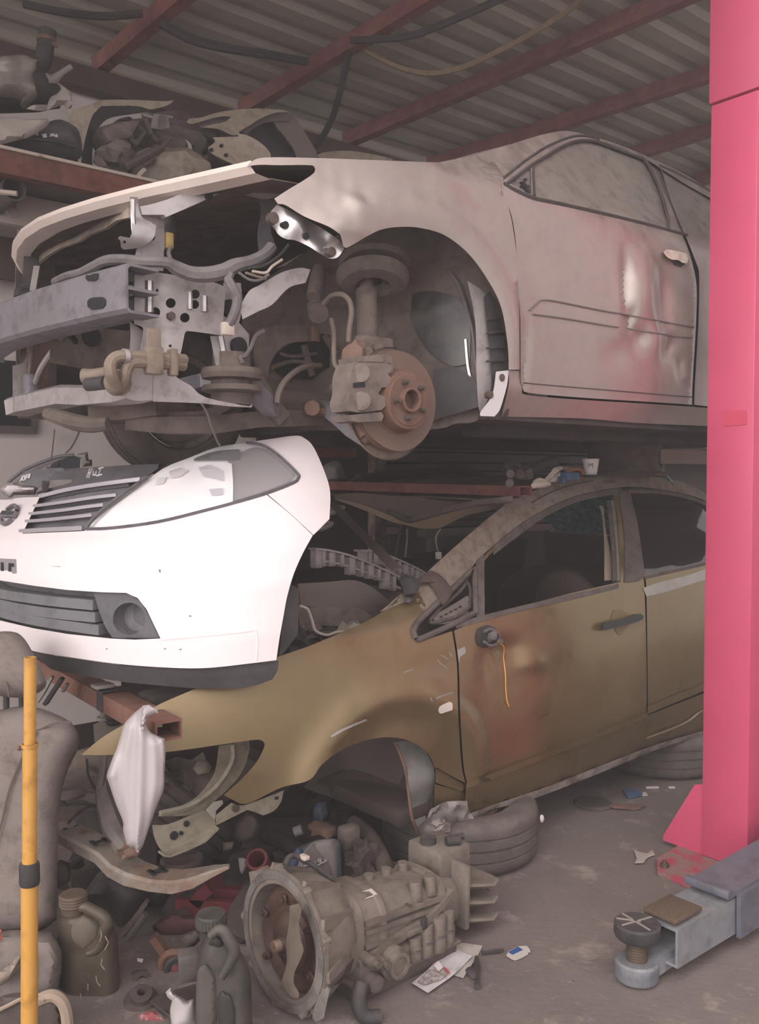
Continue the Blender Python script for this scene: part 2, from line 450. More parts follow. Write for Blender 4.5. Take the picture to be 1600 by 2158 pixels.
obj('tape_patch', panel(zz(1000, 280, 2.667, [(1395, 1563), (1530, 1558), (1532, 1640), (1396, 1648)]), lambda x, y: CAM+ray(x, y)*((c0-CAM).dot(RD)/ray(x, y).dot(RD)), .002, .003, smooth=False), mat('red_tape', 'b83f58', .6), lp, label='small patch of red tape on the post')
# unseen red post, added right of the frame so the silver door mirrors pink
lq = thing('vehicle_lift', 'unseen pink-red post added out of view at the right, to be mirrored in the silver door', 'car lift')
obj('post_column', boxm((2.18, 2.72, 2.0), (.30, .28, 3.96), None, .006), M_pink, lq)  # column of the added unseen post
obj('base_plate', boxm((2.18, 2.72, .01), (.55, .55, .018), None, .002), M_pinkd, lq)  # base of the added unseen post
# arm
M_arm = mat('blue_grey_paint', '5a5c68', .5, col2='4c4b52', ns=6, amt=.6, dust='77696a', dustamt=.35)
M_arm2 = mat('pale_grey_paint', '6c7078', .55, col2='8a8888', ns=9, amt=.5, dust='85786f', dustamt=.4)
e0 = P(1428, 2062, 2.53); e0.z = .055           # near bottom edge of the end of the inner tube
A0 = e0+TD*.065
def armtube(s0, s1, w, h, z0, t=.008): return beam([A0+RD*s0+ZU*(z0-.055+h/2), A0+RD*s1+ZU*(z0-.055+h/2)], hollow(w, h, t))
la = obj('lift_arm', join(beam([A0+RD*.26+ZU*.125, A0+RD*1.3+ZU*.16], rect(.145, .012)), beam([A0-TD*.078+RD*.31+ZU*.055, A0-TD*.078+RD*1.3+ZU*.075], rect(.014, .135)), beam([A0+TD*.07+RD*.31+ZU*.055, A0+TD*.07+RD*1.3+ZU*.075], rect(.012, .135)),
    boxm(A0+RD*.262+ZU*.135, (.02, .15, .022), (RD, TD, ZU), .003)), M_arm, lp, label='blue-grey telescopic arm')
obj('inner_tube', armtube(0, .9, .13, .112, .05), M_arm2, la)
obj('rubber_pad', boxm(A0+RD*.075+ZU*.122, (.14, .11, .014), (RD, TD, ZU), .004), mat('ribbed_tan_rubber', '5d4b3c', .9, bump=1, bs=160), la, label='ribbed brown rubber pad on the arm')
pc = V(((1355-800)/1900*2.55, 2.56, 0))
tong = A0-ZU*.02
obj('tongue', join(beam([pc+ZU*.035, A0+RD*.12+ZU*.02], rect(.085, .05)), lathe([(.03, .008), (.058, .008), (.062, .014), (.062, .056), (.056, .062), (.03, .062), (.03, .008)], pc, ZU, 28)), M_arm2, la)
st = [(0, .03)]; z = .03
while z < .128: st += [(.031, z), (.031, z+.003), (.027, z+.005), (.027, z+.007)]; z += .008
st.append((0, z)); obj('threaded_stem', lathe(st, pc, ZU, 20), mat('dusty_thread', '6a5c50', .6, .5, col2='4b3f38', ns=20), la)
sp = la; obj('lifting_pad', lathe([(0, .122), (.05, .122), (.062, .13), (.066, .14), (.066, .166), (.061, .172), (0, .172)], pc, ZU, 36), M_blk, la, label='round black rubber lifting pad')
M_scr = mat('chalky_scratch', '8b817b', .9)
obj('pad_rib', join(beam([pc+V((-.05, -.022, .173)), pc+V((.05, .028, .173))], rect(.004, .004)), beam([pc+V((-.03, .048, .173)), pc+V((.022, -.05, .173))], rect(.004, .004)), beam([pc+V((-.055, .02, .173)), pc+V((.01, .0, .173))], rect(.003, .004))), M_scr, sp)
# ================= SILVER WRECK on top of the stack
def Z4(*p): return zz(420, 320, 2.353, p)
def Z5(*p): return zz(1000, 280, 2.667, p)
def Z3(*p): return zz(0, 400, 2.857, p)
def g2(x, rx): return math.exp(-(x/rx)**2)
_dents = []
for x, y, rx, rz, dep, sk in ((1322, 610, .024, .12, .024, .06), (1345, 620, .05, .12, -.018, .06), (1331, 675, .018, .05, .02, .1), (1300, 640, .07, .14, -.014, 0), (1405, 640, .055, .12, .022, -.1), (1365, 610, .06, .16, -.016, 0), (1345, 712, .05, .05, .022, 0), (1420, 735, .05, .05, .03, .2), (1380, 720, .05, .06, -.015, 0), (1300, 745, .08, .05, .012, 0), (1440, 770, .03, .05, .02, 0), (1106, 750, .03, .12, .012, 0)):
    s, d, z = SF.loc(SF.pl(x, y, 'd', 0)); _dents.append((s, z, rx, rz, dep, sk))
def DS0(s, z):
    d = .035*((z-2.02)/.38)**2 if z < 2.5 else .035*1.6
    d += .6*(math.log(1+math.exp((z-2.375)/.022))*.022)
    if s < -.05: d += .42*(s+.05)**2
    if s > 1.9: d += .05*(s-1.9)**2
    return d
def DS(s, z):
    d = DS0(s, z)
    if .35 < s < 2 and z < 2.3:
        for a, b, rx, rz, dep, sk in _dents: d += dep*g2(s-a-sk*(z-b), rx)*g2(z-b, rz)
    k = g2(s+.22, .13)*g2(z-2.16, .13)
    if k > .01: d += k*(.03*abs(noise.noise(V((s*5+z*3, z*6, 2.2))))-.008+.004*noise.noise(V((s*24, z*20, 7))))
    # flare round the wheel arch
    r = math.hypot(s-.02, (z-1.80)); d -= .022*g2(r-.42, .06) if z > 1.75 and s < .5 else 0
    return d
hS = surf(SF, DS)
def hSd(off): return surf(SF, lambda s, z: DS0(s, z)+off)
def pS(ax, val): return lambda x, y: SF.pl(x, y, ax, val)
M_sil = mat('dusty_silver_paint', 'aea19b', .3, .7, col2='9c918c', ns=1.6, amt=.5, coat=.3, dust='9b8d85', dustamt=.5, grime=.15)
M_bare = mat('bare_silver_metal', 'b4adac', .45, .4, col2='9a9390', ns=9, amt=.5, dust='988c85', dustamt=.25)
M_brt = mat('scraped_bright_metal', 'c9c4c4', .3, .85, col2='a39a96', ns=7, amt=.6, bump=.25, bs=14)
M_beam = mat('blue_grey_metal', '8d8b94', .5, .55, col2='77716f', ns=5, amt=.5, dust='9a8e88', dustamt=.45)
M_dirt = mat('dusty_underbody', '6b5f58', .9, col2='4c4440', ns=4, amt=.8, dust='85766b', dustamt=.5, bump=.3, bs=30)
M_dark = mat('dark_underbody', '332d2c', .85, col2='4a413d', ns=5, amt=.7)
M_liner = mat('black_liner', '343236', .55, col2='4d494a', ns=8, amt=.5, dust='6f645e', dustamt=.35)
M_glassd = mat('dust_caked_glass', '75706a', .42, 0, col2='847a72', ns=2.5, amt=.6, dust='8a7f76', dustamt=.5, coat=.2)
M_seal = mat('black_seal', '3a3434', .7, dust='6f635c', dustamt=.4)
sc = thing('car', 'dented dusty silver car body without front bumper or wheels, topmost of the stack', 'car')
fender = panel(Z4((235, 72), (262, 46), (330, 28), (560, 30), (900, 42), (1210, 52), (1300, 36), (1390, 12), (1470, 60), (1512, 130), (1497, 170), (1520, 240), (1550, 340), (1575, 520), (1583, 680), (1588, 800), (1590, 1080), (1535, 1080), (1530, 960), (1500, 780), (1440, 650), (1340, 510), (1220, 415), (1100, 378), (1000, 372), (905, 385), (830, 420), (740, 472), (715, 470), (700, 410), (640, 370), (520, 320), (430, 265), (390, 258), (372, 232), (440, 188), (520, 140), (568, 105), (575, 82), (550, 66), (400, 66), (300, 64)), hS, .004, step=10)
obj('fender', fender, M_sil, sc)
def dentm(s): return s
# crumpled bright corner of the fender and its bolted flange
obj('fender_flange', panel(Z4((385, 262), (470, 300), (560, 350), (640, 400), (700, 445), (718, 480), (690, 520), (650, 530), (600, 505), (545, 470), (480, 440), (430, 432), (395, 412), (375, 385), (345, 350), (350, 305)), surf(SF, lambda s, z: DS0(s, z)+.03+.012*math.sin(s*60)*math.sin(z*45)), .004, step=9), M_brt, sc, label='bright scraped metal flange')
def dotl(pts, fr, D, r, n=8):
    out = []
    for x, y in pts:
        q = solve(x, y, lambda q: (lambda a: a[1]-D(a[0], a[2]))(fr.loc(q)))
        out.append(cyl(q+fr.t*.012, q-fr.t*.006, r, n))
    return out
def dobj(name, l, m, parent):
    for b in l: obj(name, b, m, parent)
dobj('flange_bolt', dotl(Z4((655, 497)), SF, lambda s, z: DS0(s, z)+.022, .013, 12), M_bolt, sc)
dobj('flange_bolt', dotl(Z4((365, 330)), SF, lambda s, z: DS0(s, z)+.02, .016, 12), M_bolt, sc)
dobj('flange_hole', dotl(Z4((425, 362), (528, 418)), SF, lambda s, z: DS0(s, z)+.028, .009, 12), M_void, sc)
# pillar, roof rail, roof, screen, bonnet
railtop = [(926, 342), (1000, 326), (1060, 309), (1110, 293), (1150, 282), (1190, 276), (1225, 281), (1290, 300), (1340, 319), (1400, 346), (1450, 371), (1515, 414), (1600, 470), (1700, 530)]
rail = railtop+[(1700, 540), (1600, 484), (1515, 428), (1440, 385)]+Z5((950, 140), (780, 72), (700, 42), (640, 22), (560, 22), (430, 68), (300, 150), (168, 254), (128, 282))
obj('roof_rail', panel(rail, hS, .006, step=16), M_sil, sc)
def strip3(px, near, n=8, crown=.03, flipd=1.70):
    rows = []
    for q in near:
        a, d, z = SF.loc(q); w = flipd-2*d
        rows.append([SF.pt(a-.06*math.sin(PI*k/n), d+w*k/n, z-.004+crown*math.sin(PI*k/n)) for k in range(n+1)])
    return rows
top3 = [hS(x, y+2) for x, y in crv(railtop, closed=False, n=3)]
obj('roof', loft(strip3(None, top3, crown=.02), .004, (0, 0, -1)), M_sil, sc)
fe = [(530, 338, .09), (420, 363, .22), (300, 390, .40), (200, 416, .58), (130, 438, .76), (80, 458, .93), (45, 482, 1.12), (28, 507, 1.28), (26, 532, 1.42), (42, 562, 1.53)]
F3 = [SF.pl(x, y, 'd', d) for x, y, d in fe]
B3 = []
for q in F3:
    a, d, z = SF.loc(q); B3.append(SF.pt(.46-.05*math.sin(PI*d/1.65), d+.04, 2.385+.03*math.sin(PI*d/1.65)))
rows = []
for v in range(9):
    t = v/8
    r = [F3[j].lerp(B3[j], t)+ZU*(.06*math.sin(PI*t)*(.35+.65*math.sin(PI*min(1, j/9)))) for j in range(len(F3))]
    rows.append(r)
# rolled front lip: thickness of the panel edge
lip = [q - ZU*.03 + RD*.012 for q in F3]; lip2 = [q - ZU*.036 + RD*.06 for q in F3]
mid = [q - ZU*.014 - RD*.004 for q in F3]
M_hoodp = mat('lit_silver_paint', 'e8d8cf', .42, .1, col2='d6c6bc', ns=2, amt=.4, coat=.2, dust='cbbcb1', dustamt=.4, grime=.12)  # silver lightened to cream: light on the bonnet is put into its colour
obj('bonnet', loft([lip2, lip, mid]+rows), M_hoodp, sc, label='dusty bonnet slightly raised, its silver painted cream as in strong light')
inn = []
for v in range(8):
    t = v/7; inn.append([lip2[j].lerp(B3[j]-ZU*.04, t)+ZU*(.06*math.sin(PI*t)*(.35+.65*math.sin(PI*min(1, j/9)))-.028*math.sin(PI*t)+.006*math.sin(t*40+j*2)) for j in range(len(F3))])
obj('bonnet_inner', loft(inn, .003, (0, 0, 1)), M_dirt, sc, label='dusty underside of the bonnet')
obj('weatherstrip', beam([SF.pl(x, y, 'd', d) for x, y, d in [(66, 560, 1.42), (80, 548, 1.36), (100, 530, 1.25), (130, 512, 1.12), (165, 500, 1.0), (190, 484, .9), (225, 470, .75), (250, 452, .6), (275, 446, .5)]], rect(.012, .035)), mat('cream_strip', 'b7a99b', .7, col2='8e7f72', ns=12, amt=.6), sc, label='cream seal strip under the bonnet edge')
obj('striker_loop', tube([SF.pl(x, y, 'd', 1.05) for x, y in zz(0, 380, 5.333, [(540, 545), (560, 600), (600, 650), (680, 660), (715, 640), (705, 560)])], .005, 6), M_bare, sc)
# fixed inner panels, floor
obj('far_side', loft([[SF.pt(s, 1.70-DS0(s, z)*1.0, z) for z in (1.68, 1.9, 2.1, 2.3, 2.38)] for s in (-.6, -.3, 0, .6, 1.4, 2.4, 3.2)], .005, -TD), M_sil, sc)
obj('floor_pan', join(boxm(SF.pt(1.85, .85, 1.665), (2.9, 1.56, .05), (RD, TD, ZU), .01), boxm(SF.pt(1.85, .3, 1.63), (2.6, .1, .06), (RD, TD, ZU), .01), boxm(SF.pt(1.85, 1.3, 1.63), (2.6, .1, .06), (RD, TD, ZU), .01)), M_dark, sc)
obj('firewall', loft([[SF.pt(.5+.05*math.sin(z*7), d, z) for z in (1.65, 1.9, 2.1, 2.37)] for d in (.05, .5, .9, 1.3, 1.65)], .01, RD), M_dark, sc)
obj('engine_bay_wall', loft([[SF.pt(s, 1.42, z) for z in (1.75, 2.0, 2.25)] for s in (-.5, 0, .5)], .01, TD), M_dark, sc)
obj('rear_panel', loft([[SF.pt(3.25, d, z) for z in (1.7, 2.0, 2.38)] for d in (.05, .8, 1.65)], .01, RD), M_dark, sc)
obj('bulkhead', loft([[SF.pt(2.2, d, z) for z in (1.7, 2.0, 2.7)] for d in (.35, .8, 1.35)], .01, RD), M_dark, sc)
# front door
dr = Z5((152, 298), (172, 380), (208, 462), (233, 620), (243, 830), (258, 1050), (260, 1375), (272, 1438), (310, 1462), (600, 1488), (1000, 1513), (1224, 1528), (1227, 1400), (1245, 1100), (1251, 900), (1238, 780), (1198, 640), (1165, 565), (1100, 400), (1030, 275), (965, 142), (900, 112), (800, 72), (690, 38), (610, 24), (530, 34), (410, 78), (290, 158), (172, 256))
win = Z5((325, 196), (400, 140), (500, 82), (600, 48), (690, 56), (800, 96), (948, 152), (1000, 232), (1048, 350), (1082, 480), (1090, 545), (900, 492), (600, 418), (350, 362), (328, 352))
wtri = Z5((200, 282), (315, 200), (322, 348), (260, 322))
fd = obj('front_door', panel(dr, hS, .02, step=7, holes=(crv(win, n=3), wtri), sm=3), M_sil, sc)
obj('window_glass', panel(win, hSd(.012), .004, step=16), M_glassd, fd, label='dust-caked door glass')
obj('mirror_mount', panel(wtri, hSd(.008), .004, step=16, smooth=False), mat('grey_plastic', '6f6667', .6, dust='857a74', dustamt=.4), fd)
dobj('mirror_hole', [cyl(hS(x, y)+TD*.012, hS(x, y)-TD*.002, r, 8) for x, y, r in [(1000+275/2.667, 280+285/2.667, .009), (1000+287/2.667, 280+303/2.667, .011), (1000+296/2.667, 280+316/2.667, .009), (1000+290/2.667, 280+262/2.667, .005), (1000+268/2.667, 280+300/2.667, .004), (1000+306/2.667, 280+332/2.667, .005), (1000+306/2.667, 280+300/2.667, .004)]], M_void, fd)
def line(pts, hit, r, off=.002, closed=False, n=5): 
    q = []
    for x, y in (crv(pts, closed=closed, n=4)):
        p = hit(x, y); q.append(p-(p-CAM).normalized()*off)
    return tube(q, r, n, smooth=0)
obj('belt_seal', line(Z5((165, 285), (230, 322), (330, 365), (420, 385), (600, 425), (800, 472), (1000, 522), (1100, 550), (1195, 575)), hS, .007), M_seal, fd)
obj('window_seal', join(line(Z5((185, 285), (300, 196), (400, 132), (500, 74), (590, 43), (690, 50), (800, 90), (955, 150)), hS, .006), line(Z5((955, 150), (1005, 232), (1055, 350), (1090, 480), (1096, 545)), hS, .006)), M_seal, fd)
obj('drip_rail', line(Z5((165, 252), (300, 146), (430, 66), (560, 19), (640, 19), (700, 38)), hS, .005), M_seal, sc)
obj('window_divider', line(Z5((328, 196), (330, 280), (335, 355)), hSd(.004), .007), M_seal, fd)
obj('old_trim_outline', join(line(Z5((312, 1000), (325, 985), (375, 940), (450, 945), (700, 995), (870, 1025), (1060, 1060), (1235, 1092)), hS, .0028, .004), line(Z5((330, 1020), (500, 1042), (800, 1092), (1000, 1122), (1120, 1140), (1225, 1150)), hS, .0028, .004)), mat('dirt_line', '6a5f5c', .9), fd, label='dirt outline of a missing side moulding')
hd = Z5((1062, 668), (1080, 655), (1120, 660), (1190, 678), (1207, 700), (1195, 733), (1170, 730), (1145, 715), (1110, 712), (1080, 695))
obj('door_handle', panel(hd, hS, .03, .04, step=8), mat('cream_handle', 'c3b4a8', .4, dust='b0a298', dustamt=.4, coat=.2), fd)
obj('handle_recess', panel(Z5((1105, 712), (1150, 718), (1185, 735), (1160, 755), (1125, 745)), hS, .006, .003, step=8), M_seal, fd)
obj('crease_line', line(Z5((270, 1405), (500, 1425), (800, 1450), (1225, 1485)), hS, .002), M_seal, fd)
# rear door
rd_ = Z5((1262, 780), (1264, 900), (1258, 1100), (1240, 1400), (1236, 1528), (1400, 1546), (1700, 1570), (1950, 1585))+[(1760, 720), (1700, 590), (1600, 505), (1515, 436), (1440, 392)]+Z5((1040, 180), (1110, 390), (1178, 560), (1212, 640), (1250, 740))
rwin = Z5((1050, 195), (1150, 240), (1280, 310))+[(1515, 436), (1600, 500), (1660, 560), (1600, 530), (1515, 505)]+Z5((1320, 590), (1195, 562), (1120, 390))
rd = obj('rear_door', panel(rd_, hS, .02, step=16, holes=(crv(rwin, n=3),), sm=3), M_sil, sc)
obj('window_glass', panel(rwin, hSd(.012), .004, step=18), M_glassd, rd, label='dust-caked rear door glass')
obj('window_seal', line(Z5((1040, 183), (1150, 232), (1285, 305), (1375, 360)), hS, .006), M_seal, rd)
obj('pillar', panel(Z5((968, 150), (1030, 178), (1110, 385), (1180, 560), (1170, 572), (1103, 552), (1095, 480), (1060, 350), (1010, 235)), hSd(.016), .01, step=16), M_glassd, sc)
obj('door_gap', panel(Z5((150, 290), (300, 300), (300, 1475), (260, 1475), (225, 600)), hSd(.028), .004, step=40, smooth=False), M_void, sc)
obj('door_gap', panel(Z5((1190, 600), (1270, 780), (1275, 1100), (1245, 1550), (1190, 1540), (1200, 900)), hSd(.028), .004, step=40, smooth=False), M_void, sc)
# sill
obj('sill', panel(Z5((190, 1335), (255, 1338), (268, 1440), (300, 1474), (600, 1500), (1000, 1524), (1225, 1540), (1400, 1552), (1900, 1592), (1900, 1680), (1600, 1668), (1345, 1650), (900, 1630), (600, 1605), (150, 1595), (175, 1500), (195, 1400)), surf(SF, lambda s, z: DS0(s, z)+.35*max(0, 1.74-z)), .006, step=18, sm=3), M_sil, sc)
obj('sill_underside', panel(Z5((20, 1600), (150, 1597), (600, 1607), (1345, 1652), (1900, 1685), (1900, 1760), (1400, 1705), (600, 1640), (30, 1610)), surf(SF, lambda s, z: .06+.9*max(0, 1.70-z)), .004, step=25, smooth=False), M_dark, sc)
# ---- wheel house and what shows in it
def DW(s, z):
    if s < .12: return .62
    t = min(1, (s-.12)/.34); return .62-.55*(t*t*(3-2*t))
hW = surf(SF, DW)
obj('wheel_house', panel([(520, 640), (600, 560), (700, 500), (790, 468), (900, 468), (1000, 530), (1060, 640), (1082, 800), (1012, 882), (960, 893), (900, 905), (640, 905), (545, 880), (505, 800)], hW, .01, step=22), M_dirt, sc)
obj('wheel_house_liner', panel(Z4((1060, 700), (1150, 690), (1270, 720), (1330, 800), (1345, 900), (1340, 1050), (1250, 1060), (1150, 1000), (1080, 900), (1050, 800)), surf(SF, lambda s, z: DW(s, z)-.015), .006, step=14), mat('oily_black', '2e2c2e', .35, col2='5d544e', ns=5, amt=.7), sc)
obj('inner_pillar', panel(Z4((1330, 640), (1405, 690), (1440, 760), (1430, 900), (1455, 1050), (1445, 1180), (1400, 1300), (1385, 1260), (1375, 1100), (1372, 900), (1360, 780)), surf(SF, lambda s, z: .045), .006, step=14), M_bare, sc)
obj('seam', line(Z4((1240, 590), (1290, 660), (1330, 780), (1360, 900), (1372, 1040), (1388, 1120), (1382, 1250)), surf(SF, lambda s, z: DW(s, z)-.02), .007), M_brt, sc)
obj('seam', line(Z4((1320, 930), (1330, 1050), (1345, 1130), (1365, 1110), (1375, 1150)), surf(SF, lambda s, z: DW(s, z)-.02), .006), M_brt, sc)
obj('liner_strip', panel(Z4((1412, 720), (1440, 690), (1470, 740), (1475, 800), (1500, 860), (1515, 920), (1512, 980), (1530, 1060), (1528, 1082), (1480, 1090), (1452, 1190), (1448, 1050), (1432, 900), (1420, 800)), surf(SF, lambda s, z: .035), .012, step=12), M_liner, sc)
for a in (830, 900, 975, 1040): obj('liner_rib', line(Z4((1425, a), (1515, a-6)), surf(SF, lambda s, z: .032), .004), M_liner, sc)
wb = obj('wing_bracket', panel(Z4((1472, 1090), (1535, 1083), (1528, 1150), (1510, 1220), (1490, 1280), (1465, 1312), (1395, 1310), (1395, 1290), (1440, 1230), (1460, 1180)), surf(SF, lambda s, z: .005), .005, step=12), mat('pale_bracket', 'cfcaca', .5, .2), sc, label='pale metal bracket behind the wheel arch')
dobj('bolt', dotl(Z4((1497, 1120), (1440, 1205)), SF, lambda s, z: .008, .012, 12), M_bolt, wb)
obj('inner_sill', panel(Z4((1160, 1080), (1260, 1060), (1340, 1110), (1375, 1150), (1385, 1265), (1300, 1290), (1160, 1330)), surf(SF, lambda s, z: max(.08, DW(s, z)-.06)), .01, step=16), M_liner, sc)
# strut
def pt(x, y, d): return SF.pl(x, y, 'd', d)
def p4(x, y, d): return pt(420+x/2.353, 320+y/2.353, d)
st = obj('strut', join(cyl(p4(835, 1000, .22), p4(828, 690, .27), .033, 18), cyl(p4(828, 700, .27), p4(835, 560, .30), .022, 14)), M_dirt, sc)
sa = (p4(835, 560, .30)-p4(835, 1000, .22)).normalized()
c = p4(860, 640, .27)
obj('spring_seat', lathe([(.03, 0), (.06, -.025), (.10, -.02), (.115, 0), (.115, .02), (.10, .028), (.05, .022), (.03, .0)], c, sa, 28), M_dirt, st)
obj('spring_cap', lathe([(.03, 0), (.105, 0), (.115, .015), (.105, .035), (.06, .045), (.02, .045)], p4(870, 575, .29), sa, 28), M_dirt, st)
obj('strut_clamp', join(boxm(p4(850, 985, .2), (.13, .07, .08), (RD, TD, ZU), .01), cyl(p4(838, 990, .12), p4(838, 990, .2), .014, 8), cyl(p4(890, 970, .12), p4(890, 970, .2), .014, 8)), M_dirt, st)
# brake
M_rust = mat('rusty_iron', '6c5147', .8, .25, col2='7d6355', ns=7, amt=.8, dust='8a7669', dustamt=.3)
M_disc = mat('brown_disc_steel', '6f5f56', .45, .5, col2='7d6250', ns=4, amt=.7)
M_cal = mat('dusty_cast_metal', '7c706a', .7, .35, col2='645853', ns=8, amt=.6, dust='8f8177', dustamt=.5, bump=.2, bs=50)
hubc = pt(864, 843, .02); na = -TD
na = (V((-RD.x*.0, -RD.y*.0, 0))-TD).normalized()
dc = hubc - na*.055
bd = obj('brake_disc', lathe([(.07, .012), (.085, .006), (.147, .006), (.148, .003), (.148, -.003), (.147, -.006), (.07, -.006), (.07, .012)], dc, na, 56), M_disc, sc)
obj('disc_vane_band', lathe([(.1475, .0), (.1492, .0), (.1492, -.018), (.1475, -.018)], dc-na*.004, na, 56), M_rust, bd)
obj('disc_face', lathe([(.07, -.02), (.147, -.02), (.148, -.026), (.07, -.026)], dc, na, 56), M_disc, bd)
obj('rust_ring', lathe([(.074, .05), (.084, .048), (.094, .010), (.099, .0075), (.09, .006)], dc, na, 48), mat('orange_rust', '6d5043', .9, col2='5d443a', ns=12), bd)
hb = obj('hub', lathe([(0, .03), (.028, .03), (.028, .066), (.031, .068), (.036, .066), (.038, .052), (.073, .052), (.078, .047), (.078, .0)], dc, na, 40), M_rust, sc)
u1 = RD; u2 = ZU
for k in range(5):
    a = 2*PI*k/5+.72; q = dc+(u1*math.cos(a)+u2*math.sin(a))*.054+na*.05
    obj('wheel_stud', join(cyl(q, q+na*.026, .0065, 8), cyl(q, q+na*.003, .01, 8)), M_bolt, hb)
obj('dust_shield', lathe([(.06, 0), (.155, 0), (.16, .006), (.157, .01)], dc-na*.045-ZU*.012, na, 40, R(60), R(300)), mat('tan_shield', '867669', .7, .3, col2='6e6057', ns=6, dust='9a8a7b', dustamt=.5), sc)
obj('dust_shield', lathe([(.13, 0), (.158, .0), (.16, .012)], dc-na*.03, na, 24, R(-5), R(52)), MATS['tan_shield'], sc)
# caliper, traced on a plane facing the wheel side
pc_ = surf(SF, lambda s, z: .03)
cal = obj('caliper', panel(Z4((772, 1048), (800, 1040), (910, 1042), (955, 1062), (950, 1085), (935, 1100), (958, 1130), (945, 1165), (905, 1170), (888, 1200), (925, 1215), (926, 1255), (905, 1280), (800, 1292), (748, 1285), (738, 1240), (750, 1190), (752, 1110)), pc_, .085, step=9, back=TD), M_cal, sc)
bm = cal.data
obj('caliper_bracket', join(panel(Z4((785, 1015), (855, 1008), (940, 1003), (958, 1020), (955, 1045), (900, 1048), (790, 1045)), pc_, .09, .0, step=10, back=TD), panel(Z4((745, 1305), (800, 1300), (905, 1290), (915, 1310), (905, 1335), (800, 1340), (760, 1335)), pc_, .09, .0, step=10, back=TD), panel(Z4((930, 1040), (962, 1035), (965, 1300), (915, 1320), (912, 1290), (935, 1230)), surf(SF, lambda s, z: .05), .03, step=12, back=TD)), M_cal, cal)
obj('caliper_slot', panel(Z4((765, 1145), (820, 1142), (825, 1165), (765, 1168)), surf(SF, lambda s, z: .026), .004, step=12, smooth=False), M_void, cal)
obj('piston_bulge', join(cyl(p4(800, 1095, .022), p4(800, 1095, .06), .026, 16), cyl(p4(805, 1235, .022), p4(805, 1235, .06), .026, 16)), M_cal, cal)
obj('slide_pin', join(cyl(p4(745, 1120, .06), p4(712, 1118, .12), .010, 10), cyl(p4(740, 1215, .06), p4(712, 1218, .12), .010, 10)), M_rust, cal)
obj('tie_rod_boot', lathe([(.012, 0)]+[(.022 if k % 2 else .016, .008*k) for k in range(1, 9)]+[(.01, .07)], p4(672, 1178, .22), p4(735, 1178, .13)-p4(672, 1178, .22), 14), M_blk, sc)
obj('knuckle', join(lump(p4(770, 1150, .16), (.05, .06, .13), .12, 2, 3), cyl(p4(800, 1350, .12), p4(830, 1410, .1), .03, 12, .02)), M_rust, sc)
# suspension arms, hoses
obj('control_arm', beam([p4(560, 1260, .5), p4(640, 1275, .38), p4(700, 1320, .28), p4(760, 1375, .2), p4(830, 1420, .13)], rect(.035, .045)), M_beam, sc)
obj('arm_bush', join(cyl(p4(560, 1270, .36), p4(600, 1270, .55), .024, 14), boxm(p4(590, 1290, .4), (.06, .08, .02), (RD, TD, ZU), .004)), M_rust, sc)
obj('ball_joint', lump(p4(825, 1405, .12), (.025, .025, .03), .15, 2, 5, 2), M_rust, sc)
M_hose = mat('dusty_hose', '7d6f66', .8, col2='665a53', ns=14)
obj('brake_hose', tube([p4(585, 790, .36), p4(630, 740, .3), p4(660, 712, .26), p4(710, 708, .22), p4(745, 740, .2), p4(755, 800, .19), p4(745, 870, .19), p4(740, 940, .2)], .008, 8), M_hose, sc)
obj('sensor_cable', tube([p4(655, 830, .3), p4(668, 900, .27), p4(668, 980, .25), p4(672, 1050, .24), p4(690, 1068, .23), p4(715, 1045, .22), p4(735, 1010, .2), p4(755, 990, .16), p4(765, 1030, .13), p4(745, 1080, .12), p4(740, 1110, .1)], .0075, 8), M_hose, sc)
obj('steering_hose', tube([p4(385, 1245, .35), p4(395, 1190, .35), p4(430, 1130, .36), p4(500, 1075, .4), p4(560, 1062, .45), p4(600, 1060, .5)], .009, 8), M_hose, sc)
obj('damper', join(tube([p4(595, 580, .42), p4(585, 640, .4), p4(565, 720, .37)], [.022, .026, .022], 12), cyl(p4(590, 800, .33), p4(585, 770, .4), .032, 14)), M_dirt, sc)
# ---- front structure
hP = pS('d', .30)
fp = Z3((802, 480), (1000, 505), (1260, 550), (1352, 582), (1356, 620), (1350, 720), (1335, 878), (1230, 862), (1130, 850), (1112, 868), (1088, 985), (1060, 1010), (1062, 1060), (1050, 1130), (960, 1090), (925, 1120), (918, 1265), (820, 1270), (720, 1240), (790, 1120), (830, 1000), (862, 850), (850, 822), (808, 808))
def cir(x, y, r, n=14): return [(x+r*math.cos(2*PI*k/n), y+r*math.sin(2*PI*k/n)) for k in range(n)]
def holes3(L): return [cir(x/2.857, 400+y/2.857, r/2.857) for x, y, r in L]
pl = obj('frame_plate', panel(fp, surf(SF, lambda s, z: .30+.008*g2(s+.62, .02)), .006, step=12, holes=holes3([(935, 737, 30), (1028, 682, 30), (1175, 628, 28), (1172, 690, 27), (1113, 770, 29), (947, 605, 9), (1025, 940, 9)]), sm=3), M_bare, sc)
for a, b, w in (((898, 550), (898, 740), .012), ((1140, 615), (1140, 720), .009), ((1228, 640), (1228, 735), .011)):
    obj('pressed_rib', tube([hP(*Z3(a)[0]), hP(*Z3(b)[0])], w, 8), M_brt, pl)
obj('plate_backing', panel(Z3((800, 490), (1340, 590), (1330, 870), (1100, 860), (860, 850), (805, 800)), pS('d', .36), .004, step=30, smooth=False), M_void, pl)
dobj('weld_nut', dotl(Z3((1030, 760)), SF, lambda s, z: .297, .012, 6), M_bolt, pl)
